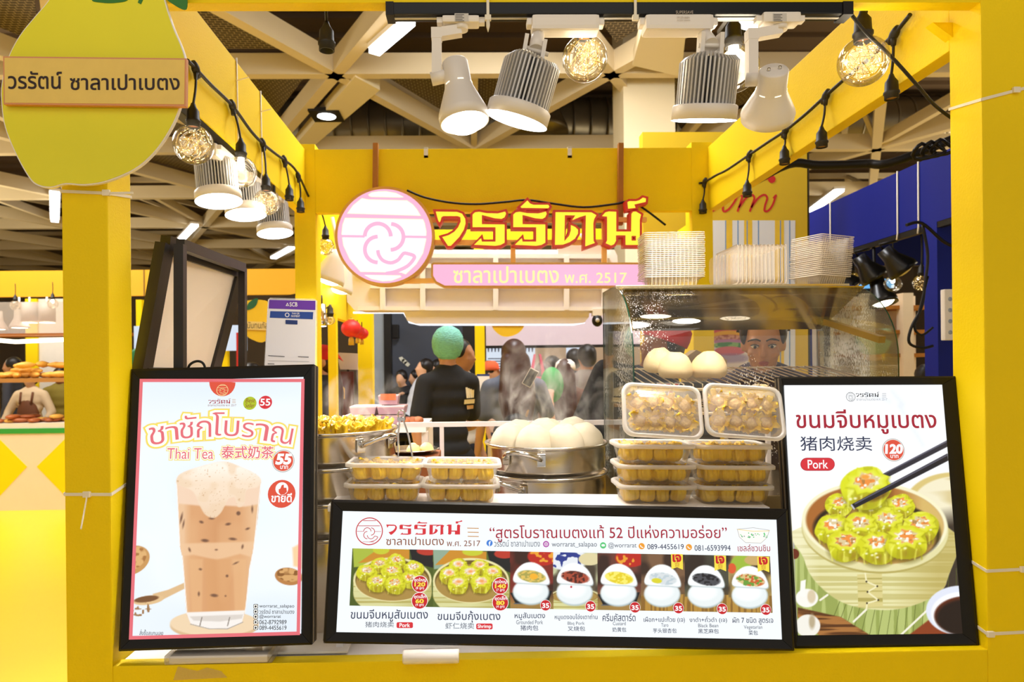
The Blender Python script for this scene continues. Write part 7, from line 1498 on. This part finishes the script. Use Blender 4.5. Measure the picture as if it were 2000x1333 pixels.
# through the case: burger poster, yellow post, paper bag
t = thing('burger_poster', 'poster with a large burger picture, seen through the glass case', 'poster', at(1422, 735, 4.3)); fz = yframe(4.3)
c_ = [fz.loc(1384, 640), fz.loc(1462, 745)]; WM_m = fz.m
MB().prism([loc(fz, [(1384, 618), (1462, 618), (1462, 745), (1384, 745)])], -.01, 0, M=fz.m).build('board', mat('poster_white', 'e8e4ee', .5), t)
cv = Canvas(fz, *fz.loc(1385, 744), *fz.loc(1461, 619), .003, 'f0e8f0'); cv.ell(1425, 655, 32, 30, 'e0a050'); cv.ell(1426, 648, 32, 8, 'd85a6a'); cv.ell(1425, 655, 33, 9, 'f0b848'); cv.poly([(1440, 652), (1455, 650), (1450, 668), (1444, 664)], 'f0b030'); cv.ell(1424, 662, 31, 8, 'a85a4a'); cv.tex(cv.ellm(1424, 662, 31, 8), 'd89a80', 4, 3, 1); cv.ell(1424, 668, 32, 5, 'b878b8'); cv.ell(1424, 675, 34, 6, '8ac070'); cv.tex(cv.ellm(1424, 675, 34, 6), '3a8a4a', 5, 4, 2); cv.ell(1425, 686, 30, 9, 'd86a80'); cv.ell(1428, 700, 36, 9, '8a78c0', 0, 5, .6)
WM[t.name] = WM[t.name]; vsave = t
def canvas_world(cv, name, m_, par, z):
    o = cv.build(name, m_, par, z); M = WM[par.name].inverted() @ cv.fr.m; n = len(o.data.vertices); a = np.empty(n * 3); o.data.vertices.foreach_get('co', a); a = np.c_[a.reshape(-1, 3), np.ones(n)] @ np.array(M).T; o.data.vertices.foreach_set('co', a[:, :3].ravel().astype('f')); o.data.update()
canvas_world(cv, 'burger_picture', print_mat('paper_print', lit=False), t, .002); MB().bar(at(1422, 745, 4.32), V((at(1422, 745, 4.32).x, 4.32, 0)), .04, .04, up=(1, 0, 0)).build('stand', ALU, t)
p2 = thing('yellow_column', 'yellow column behind the glass case between the red cap and the burger poster', 'post', at(1368, 900, 4.1)); vpost(1342, 1392, 4.1, 2.4, p2)
p = at(1376, 712, 3.5); tag(MB().prism([[(-.11, -.16), (.09, -.16), (.10, .02), (.05, .06), (0, .05), (-.06, .075), (-.11, .04)]], -.05, .05, M=MX.Translation(p) @ MX.Rotation(PI / 2, 4, 'X')).build('paper_bag', mat('bag_paper', 'cdb48a', .7, var=.1, bump=.3, bscale=20)), 'crumpled pale paper bag seen between the buns and the burger poster', 'bag')
sb2 = thing('back_bench', 'dark bench behind the glass case carrying the paper bag', 'bench', at(1380, 735, 3.5)); zb = p.z - .162; MB().box((at(1330, 735, 3.5).x, 3.42, zb - .03), (at(1405, 735, 3.5).x, 3.6, zb)).build('bench_top', mat('bench_dark', '24303a', .6), sb2)
for x in (at(1334, 735, 3.5).x, at(1390, 735, 3.5).x): MB().box((x, 3.47, 0), (x + .03, 3.55, zb - .03)).build('leg', BLKP, sb2)
# red shirt lettering seen below the rack
mb = MB(); fz = yframe(2.448); pxletter(mb, fz, 'RY', 1281, 752, 1318, 778, z=0, bold=.05, slant=.2, depth=.006, mi=0, halo=(1, .11)); mb.v = [tuple(fz.m @ V(v)) for v in mb.v]
bp_ = thing('cardboard_carton', 'dark carton with red lettering behind the lower rack of the glass case', 'box', (at(1310, 800, 2.45).x, 2.5, .80)); xa = at(1262, 800, 2.45).x; MB().box((xa, 2.450, .802), (at(1400, 800, 2.45).x, 2.54, at(1300, 748, 2.45).z)).build('carton', mat('carton_dark', '1d1a1c', .6), bp_); mb.build('lettering', [mat('letter_crimson', 'c82028', .5), mat('letter_pale', 'e0d8d0', .5)], bp_)

# ---- sign panel with red script
t = thing('script_sign_panel', 'tall yellow panel with red script, a cherry and painted stripes behind the right beam', 'sign', at(1415, 700, 4.7)); ysn = 4.7; fz = yframe(ysn)
MB().prism([loc(fz, [(1255, 258), (1576, 258), (1581, 1148), (1260, 1142)])], -.10, 0, M=fz.m).build('panel', mat('panel_yellow', 'dcb81c', .5, var=.03), t)
MB().prism([loc(fz, [(1578, 258), (1580, 258), (1585, 1148), (1583, 1148)])], -.10, 0, M=fz.m).build('panel_edge', mat('panel_edge', '3a3018', .5), t)
mb = MB(); mb.prism([loc(fz, [(1392, 431), (1553, 431), (1553, 745), (1392, 745)])], 0, .002, 0, fz.m)
for u, w, k in ((1408, 14, 1), (1445, 16, 1), (1505, 18, 1), (1416, 2, 2), (1440, 2, 2), (1458, 2, 2), (1480, 2, 2), (1523, 2, 2), (1541, 2, 2)):
    if k == 1: mb.poly([loc(fz, [(u + 8, 431), (u + 8 + w, 431), (u + 8 + w, 745), (u + 8, 745)])], 1, fz.m, .0028)
    else: mb.poly([loc(fz, [(u, 431), (u + w, 431), (u + w, 745), (u, 745)])], 2, fz.m, .0030)
mb.build('striped_panel', [mat('stripe_white', 'e6e8ee', .6, var=.02), mat('stripe_yellow', 'f0c838', .6, var=.12, scale=14), mat('stripe_blue', '6a98d0', .6)], t)
mb = MB()
def scr(pts, w): 
    for q in (ribbon(smooth_pts(pts, 6, False), w),): mb.poly([loc(fz, q)], 0, fz.m, .003)
for q, w in (([(1372, 412), (1384, 402), (1392, 380)], 3), ([(1392, 380), (1386, 404), (1388, 413), (1398, 408), (1410, 394), (1419, 378)], 4), ([(1419, 378), (1412, 402), (1413, 413), (1422, 410), (1432, 398), (1442, 382), (1449, 384), (1446, 396), (1440, 414)], 4), ([(1443, 406), (1456, 388), (1468, 381), (1473, 387), (1469, 400), (1464, 414)], 4), ([(1467, 406), (1480, 388), (1492, 381), (1498, 387), (1494, 402), (1493, 412), (1500, 412), (1508, 402), (1514, 386), (1515, 382), (1510, 388)], 4)): scr(q, w)
scr([(1503, 345), (1496, 337), (1484, 351), (1500, 350), (1514, 338)], 1.6); mb.poly([loc(fz, circ(1507, 350.5, 7.5, n=20))], 0, fz.m, .0034); mb.build('script_lettering', mat('script_red', 'c8201c', .5), t)
# ---- blue booth
BLUE = mat('blue_paint', '07187c', .55, var=.06, scale=3, spec=.25); bb = thing('market_booth', 'dark blue booth with black lamps beyond the right yellow beam', 'booth', (3.2, 4.6, 0))
MB().box((2.703, 2.6, 2.36), (2.753, 5.45, 2.75)).build('side_beam', BLUE, bb); MB().box((2.703, 5.45, 2.34), (5.0, 5.50, 2.75)).build('rear_beam', BLUE, bb); MB().box((2.703, 3.85, 0), (2.82, 3.965, 2.36)).build('post', BLUE, bb); MB().box((2.703, 5.501, 0), (2.82, 5.61, 2.75)).build('post', BLUE, bb)
MB().box((2.705, 2.7, 2.325), (2.742, 5.2, 2.3595)).build('track', BLKP, bb); MB().box((2.754, 2.62, 2.62), (5.0, 5.44, 2.66)).build('roof_panel', mat('roof_blue', '16205e', .6), bb)
def blackcone(u, v, Y, d, lab, on=False):
    c = at(u, v, Y); d = V(d).normalized(); t = thing('black_spotlight', lab, 'track spotlight', c, 'black cone lamps of the blue booth'); Mx = MX.Translation(c) @ basis(d)
    MB().lathe([(0, -.09), (.045, -.09), (.05, -.02), (.09, .07), (.09, .10), (.08, .10), (.04, 0), (0, 0)], 24, M=Mx).build('shade', mat('lamp_black', '0e0d0d', .3), t)
    MB().ell((0, 0, .07), (.072, .072, .045), 16, M=Mx).build('bulb', LEDW if on else mat('bulb_off', 'c8c0b0', .3), t); q = V((2.724, Y, 2.325)); MB().tube([Mx @ V((0, 0, -.09)), Mx @ V((0, 0, -.13)), q], .010, 8).build('arm', BLKP, t)
blackcone(1692, 522, 4.55, (.55, -.1, -.8), 'black cone lamp right of the leaning tray stack'); blackcone(1745, 508, 4.25, (.55, -.2, -.75), 'black cone lamp nearest the blue post'); blackcone(1646, 545, 4.85, (.5, -.3, -.8), 'black cone lamp just above the corner of the glass case'); blackcone(1718, 568, 4.5, (.1, -.3, -1), 'lit black cone lamp below the others in the blue booth', True)
for u, v, Y, lab, lt in ((1744, 555, 4.3, 'clear globe bulb with filament beside the lit black cone lamp', 'filament'), (1664, 548, 4.9, 'clear globe bulb partly behind the leaning tray stack', 'fairy'), (1800, 553, 4.1, 'fairy-light globe bulb next to the blue post', 'fairy')):
    c = at(u, v, Y); globe('globe_bulb', c, S(16, Y), 1, lab, c + V((0, 0, .3)), lt, seed=u)
CRE = mat('shelf_cream', 'e2cfae', .6, var=.04); cb = thing('display_shelving', 'cream display shelving with lit shelves behind the blue booth', 'shelving', at(1750, 740, 6.3)); za = 0
a, b = at(1660, 585, 6.3), at(1830, 740, 6.3)
MB().box((a.x, 6.6, 0), (b.x, 6.66, 2.2)).build('back_panel', CRE, cb)
for u in (1690, 1765): x = at(u, 700, 6.3).x; MB().box((x, 6.3, 0), (x + .10, 6.4, 2.2)).build('upright', CRE, cb)
for v in (604, 652, 698): z = at(1750, v, 6.35).z; MB().box((a.x, 6.35, z), (b.x, 6.6, z + .035)).build('shelf', WOOD, cb)
tag(MB().box(at(1652, 563, 6.9), at(1746, 545, 6.9) + V((0, .05, 0))).build('lit_sign', glow('cyan_sign', '6ab4f0', 1.0)), 'small lit blue sign far behind the globe bulbs of the blue booth', 'sign'); o = COL.objects['lit_sign']; a = at(1700, 563, 6.9); MB().box((a.x - .03, 6.96, 0), (a.x + .03, 7.0, a.z + .05)).build('stand', BLKP, o)
p = at(1806, 700, 5.6); person('person in an orange top beyond the blue post', (p.x, 5.6, 0), math.radians(160), 1.52, SKIN, mat('top_orange', 'c8581c', .8), JEANS, 'short', vox=.022)
t = thing('power_strip', 'white power strip tied upright to the blue post', 'power strip', at(1851, 665, 3.72)); a, b = at(1846, 665, 3.72), at(1862, 565, 3.72); MB().box((a.x, 3.72, a.z), (b.x, 3.755, b.z), bev=.006).build('strip_body', WHTP, t)
for i in range(4): z = a.z + (b.z - a.z) * (i + .7) / 4.6; MB().lathe([(0, 0), (.012, 0), (.013, -.002)], 14, M=MX.Translation(((a.x + b.x) / 2 + .006, 3.7195, z)) @ MX.Rotation(PI / 2, 4, 'X')).build('outlet', mat('outlet_grey', '9aa4b4', .4), t)
mb = MB(); mb.tube(smooth_pts([at(u, v, 3.74) for u, v in ((1802, 440), (1812, 500), (1806, 560), (1800, 600), (1780, 640), (1776, 670), (1800, 680), (1822, 676))], 5, False), .008, 8); mb.tube(smooth_pts([at(u, v, 3.74) for u, v in ((1812, 540), (1795, 610), (1786, 640), (1800, 655), (1822, 640))], 5, False), .007, 8); mb.tube(smooth_pts([at(u, v, 3.73) for u, v in ((1770, 440), (1800, 436), (1840, 470), (1862, 482))], 5, False), .009, 8); tag(mb.build('cable_bundle', BLKP), 'looped black cables hanging beside the blue post', 'cable')
mb = MB(); mb.tube(smooth_pts([V((1.366, 3.35, 2.43)), at(1540, 321, 3.4), at(1600, 323, 3.4), at(1690, 320, 3.4), at(1760, 312, 3.3), V((2.70, 3.2, 2.775)), V((2.73, 3.1, 2.774))], 5, False), .022, 10)
for k in range(3): c = at(1805 + k * 18, 296 - k * 4, 3.15); mb.tube([c + V((.05 * math.cos(x * .5), .02 * math.sin(x), .035 * math.sin(x * .5))) for x in range(13)], .009, 6)
tag(mb.build('cable_hose', BLKP), 'black corrugated cable hose bridging from the yellow beam to the blue beam', 'cable')
for k, (u, Y, lab) in enumerate(((1621, 5.0, 'white nylon tie on the blue beam above the leaning trays'), (1742, 4.2, 'long white nylon tie hanging on the middle of the blue beam'), (1778, 4.0, 'white nylon tie pair on the blue beam near the coiled cable'))):
    a, b = at(u, 400 - k * 35, Y), at(u + 3, 462 - k * 8, Y); mb = MB(); mb.tube([V((2.698, Y, 2.755)), V((2.696, Y, 2.36)), V((2.69, Y, 2.32))], .005, 6); tag(mb.build('cable_tie', NYLON), lab, 'cable tie', 'white nylon ties')

# ================================================================== pastry stall on the left
ps = thing('market_booth', 'yellow pastry booth with white counter and yellow diamonds beyond the left post', 'booth', (-5.2, 7.6, 0)); yp = 7.55; fz = yframe(yp)
xa, xb = at(-160, 900, yp).x, at(255, 900, yp).x; zc = at(60, 845, yp).z
MB().box((xa, yp, 0), (xb, 8.4, zc)).build('counter', mat('counter_cream', 'ecd9bc', .5, var=.03), ps)
mb = MB()
for c in (-45, 148): mb.prism([loc(fz, [(c - 95, 912), (c, 832 + 16), (c + 78 if c > 0 else 53, 912), (c, 990 - 14)]) if c > 0 else loc(fz, [(-145, 912), (-22, 838), (53, 912), (-22, 986)])], 0, .004, 0, fz.m)
mb = MB(); mb.prism([loc(fz, [(53, 912), (-12, 847), (-77, 912), (-12, 982)])], 0, .004, 0, fz.m); mb.prism([loc(fz, [(72, 912), (140, 845), (205, 912), (140, 982)])], 0, .004, 0, fz.m); mb.build('yellow_diamond', YEL, ps)
def shelf(v0, v1, nm, m_, d=.5): a, b = at(0, v1, yp), at(0, v0, yp); MB().box((xa, yp, a.z), (xb, yp + d, b.z)).build(nm, m_, ps); return b.z
MB().box((xa, yp - .01, at(0, 848, yp).z), (xb, yp, at(0, 838, yp).z)).build('green_edging', mat('edge_green', '2f9a38', .6), ps)
z2 = shelf(828, 844, 'lower_tray', mat('tray_white', 'e8dccc', .5), .7); z1 = shelf(740, 748, 'upper_tray', mat('tray_wood', 'b07a3c', .5)); z3 = shelf(652, 656, 'glass_shelf', mat('shelf_brown', '9a5a24', .5))
for u in (-60, 135): x = at(u, 700, yp).x; MB().box((x, yp + .35, zc), (x + .05, yp + .40, 2.30)).build('upright', YEL, ps)
MB().tube([at(-40, 662, yp + .1), at(30, 668, yp + .1), at(125, 664, yp + .1), at(160, 668, yp + .1)], .022, 8).build('strip_light', glow('warm_strip', 'fff0c8', 5), ps)
a, b = at(-160, 582, 8.1), at(700, 524, 8.1); MB().box((a.x, 8.1, a.z), (b.x, 8.16, b.z)).build('fascia', mat('fascia_amber', 'e0a50c', .6, var=.02), ps)
for u in (280, 470, 590): x = at(u, 540, 8.095).x; MB().box((x, 8.094, a.z), (x + .012, 8.10, b.z)).build('fascia_joint', mat('joint_dark', '7a5a10', .6), ps)
MB().box((xa, 8.35, zc), (at(125, 700, 8.35).x, 8.40, at(0, 585, 8.3).z)).build('rear_panel', mat('panel_bright', 'e9e4dc', .5), ps)
MB().box((xa, yp + .03, z3), (xb, yp + .034, at(0, 590, yp).z)).build('acrylic_front', clear('acrylic_pink', (1, .96, .93), .06, haze=.25), ps)
for k, (u, v) in enumerate(((-5, 625), (38, 622), (58, 612), (92, 612))):
    c = at(u, v, yp + .28); t = thing('heat_lamp', '%s grey heat lamp from the view edge above the pastry booth shelf' % ('first', 'second', 'third', 'fourth')[k], 'lamp', c, 'heat lamps of the pastry booth')
    pr = [(0, .10), (.05, .10), (.055, .0), (.10, -.09), (.105, -.11), (.0, -.09)] if k < 2 else [(0, .12), (.085, .12), (.085, -.10), (.0, -.085)]
    MB().lathe(pr, 20, M=MX.Translation(c)).build('shade', mat('lamp_grey', 'b8b0a8', .4), t); MB().lathe([(0, -.112), (.08, -.112), (0, -.118)], 18, M=MX.Translation(c)).build('lens', LEDW, t); MB().tube([c + V((0, 0, .10)), V((c.x, c.y, 2.40))], .012, 6).build('stem', WHTP, t)
for u, v, lab in ((30, 597, 'fairy-light globe bulb nearest the left edge in the pastry booth'), (103, 594, 'lit globe bulb beside the left front post in the pastry booth')):
    c = at(u, v, yp + .2); globe('globe_bulb', c, S(10, yp), 1, lab, c + V((0, 0, .25)), 'fairy' if u < 50 else 'filament', seed=u)
GOLDP = mat('pastry_gold', 'eeb04a', .5, var=.25, scale=30, bump=.2, bscale=40); REDP = mat('pastry_baked', 'a85a2a', .45, var=.3, scale=30)
rg = random.Random(21)
for k in range(26):
    u = rg.uniform(2, 122); lay = rg.choice((0, 0, 1, 2)) if 25 < u < 110 else 0; c = at(u, 735, yp + .1); r = rg.uniform(.05, .065); Mx = MX.Translation((c.x, yp + .06 + rg.uniform(0, .22), z1 + r * .62 + lay * r * .95)) @ MX.Rotation(rg.uniform(0, 3.1), 4, 'Z') @ MX.Rotation(rg.uniform(-.3, .3), 4, 'X')
    mb = MB(); mb.lathe([(1e-6, -r * 1.7), (r * .34, -r * 1.45), (r * .62, -r * .8), (r * .72, 0), (r * .62, r * .8), (r * .34, r * 1.45), (1e-6, r * 1.7)], 14, M=Mx @ MX.Rotation(PI / 2, 4, 'Y') @ MX.Diagonal((.8, 1, 1, 1)), fr=lambda a, i: 1 + .10 * (i % 2)); tag(mb.build('croissant', GOLDP), 'golden croissant heaped on the upper tray of the pastry booth', 'pastry', 'croissants on the upper tray')
for k in range(30):
    u = rg.uniform(0, 124); c = at(u, 820, yp + .1); r = rg.uniform(.055, .075); lay = rg.choice((0, 0, 1)) if k > 12 else 0; Mx = MX.Translation((c.x, yp + .06 + rg.uniform(0, .3), z2 + r * .36 + lay * r * .6)) @ MX.Rotation(rg.uniform(0, 3), 4, 'Z') @ MX.Rotation(rg.uniform(-.15, .15), 4, 'X')
    mb = MB(); mb.ell((0, 0, 0), (r * 1.35, r * .8, r * .36), 14, 0, Mx); tag(mb.build('baked_roll', REDP if k % 4 else GOLDP), 'brown baked roll on the lower tray of the pastry booth', 'pastry', 'baked rolls on the lower tray')
def apron(t, HM, up, s_, arms):
    mb = MB(); mb.ell(up(0, -.06, 1.02), (.135, .085, .26), 18); mb.tube([up(-.075, -.115, 1.20), up(-.08, -.08, 1.36)], .014, 6); mb.tube([up(.075, -.115, 1.20), up(.08, -.08, 1.36)], .014, 6); mb.build('apron', mat('apron_brown', '7a4a2c', .7), t, world=False)
p = at(62, 760, 8.0); 
person('person in a cream sweater and brown apron behind the pastry trays', (at(60, 760, 8.75).x, 8.75, 0), 0, 1.62, SKIN2, mat('sweater_cream', 'ead2ac', .85), JEANS, 'short', vox=.018, sleeves='long', extra=apron, armL=((.10, -.08, -.26), (.12, -.30, -.36)), armR=((-.10, -.08, -.26), (-.10, -.30, -.36))) if False else None
person('person in a cream sweater and brown apron behind the pastry trays', (at(60, 760, 8.02).x, 8.20, zc - zc), 0, 1.50, SKIN2, mat('sweater_cream', 'ead2ac', .85), JEANS, 'short', vox=.018, sleeves='long', extra=apron, armL=((.12, -.02, -.24), (.10, -.16, -.42)), armR=((-.12, -.02, -.24), (-.10, -.16, -.42))) if False else None
for ch in list(ps.children):
    if ch.name.startswith('rear_panel'): bpy.data.objects.remove(ch)
MB().box((xa, 9.6, 0), (at(125, 700, 9.6).x, 9.65, at(0, 585, 9.6).z)).build('rear_panel', mat('panel_bright', 'e9e4dc', .5), ps); MB().box((at(52, 700, 9.58).x, 9.56, 0), (at(75, 700, 9.58).x, 9.595, at(0, 585, 9.6).z)).build('rear_post', YEL, ps)
person('person in a cream sweater and brown apron behind the pastry trays', (at(60, 760, 8.75).x, 8.75, 0), 0, 1.56, SKIN2, mat('sweater_cream', 'ead2ac', .85), JEANS, 'short', vox=.018, sleeves='long', extra=apron, armL=((.12, -.02, -.25), (.10, -.20, -.40)), armR=((-.12, -.02, -.25), (-.10, -.20, -.40)))
person('person in an olive shirt at the edge of the pastry booth', (at(118, 760, 9.15).x, 9.15, 0), .2, 1.60, SKIN3, mat('shirt_olive', '8a7a2c', .85), JEANS, 'short', vox=.020, armR=((-.10, -.02, -.26), (-.08, -.16, -.46)))
person('person in a dark suit walking behind the pastry booth', (at(24, 690, 9.3).x, 9.3, 0), math.radians(-75), 1.74, SKIN, mat('suit_grey', '3c3e48', .8), JEANS, 'short', vox=.018, sleeves='long')
t = thing('cartoon_free_poster', '', '') if False else None
# small things between the left post and the folding frame
yl = 6.4; fz = yframe(yl); l3 = thing('lemon_sign', 'yellow lemon sign with green leaf and pale name plate right of the folding frame', 'sign', at(500, 670, yl))
MB().prism([smooth_pts(loc(fz, [(470, 600), (480, 588), (520, 588), (530, 610), (530, 650), (515, 668), (498, 666), (478, 650)]), 4)], -.012, 0, M=fz.m).build('lemon_face', mat('lemon_yellow', 'e4b818', .5), l3); MB().prism([smooth_pts(loc(fz, [(482, 606), (486, 592), (500, 583), (504, 586), (498, 600)]), 4)], 0, .006, M=fz.m).build('leaf', mat('leaf_dark', '1c5a34', .5), l3); MB().prism([loc(fz, [(476, 628), (530, 630), (530, 646), (476, 644)])], 0, .012, M=fz.m).build('name_plate', mat('plate_pale', 'e0c070', .5), l3)
mb = MB(); pxletter(mb, fz, 'นันทนภัส', 484, 629, 524, 642, z=.013); mb.v = [tuple(fz.m @ V(v)) for v in mb.v]; mb.build('lettering', TXT, l3); a = at(500, 592, yl); MB().bar(a, V((a.x, 8.1, 2.45)), .015, .015).build('bracket', BLKP, l3)
t = thing('stall_counter', 'lit white stall counter behind the folding frame', 'stall', at(440, 740, 7.2)); MB().box((at(262, 700, 7.2).x, 7.2, at(0, 690, 7.2).z), (at(480, 700, 7.2).x, 7.25, at(0, 640, 7.2).z)).build('menu_board', glow('menu_board_lit', 'dbe6f4', .9), t); MB().box((at(262, 700, 7.2).x, 7.2, 0), (at(560, 700, 7.2).x, 7.6, at(0, 760, 7.2).z)).build('counter', mat('stall_counter', 'e4dccc', .6), t); MB().box((at(463, 700, 7.19).x, 7.17, 0), (at(476, 700, 7.19).x, 7.199, at(0, 655, 7.2).z)).build('red_pillar', mat('pillar_red', 'c02018', .5), t)
for u in (262, 430): MB().box((at(u, 700, 7.2).x, 7.25, 0), (at(u, 700, 7.2).x + .06, 7.31, 2.3)).build('upright', YEL, t)
c = at(270, 700, 7.0); tag(MB().lathe([(0, -.02), (.10, -.02), (.105, 0), (.08, .01), (0, .01)], 28, M=MX.Translation(c) @ MX.Rotation(PI / 2, 4, 'X')).build('round_sign', mat('round_green', '1c6a3c', .5)), 'round dark green sign between the left post and the folding frame', 'sign'); o = COL.objects['round_sign']; MB().box((c.x - .015, 7.005, 0), (c.x + .015, 7.03, c.z)).build('stand', BLKP, o)
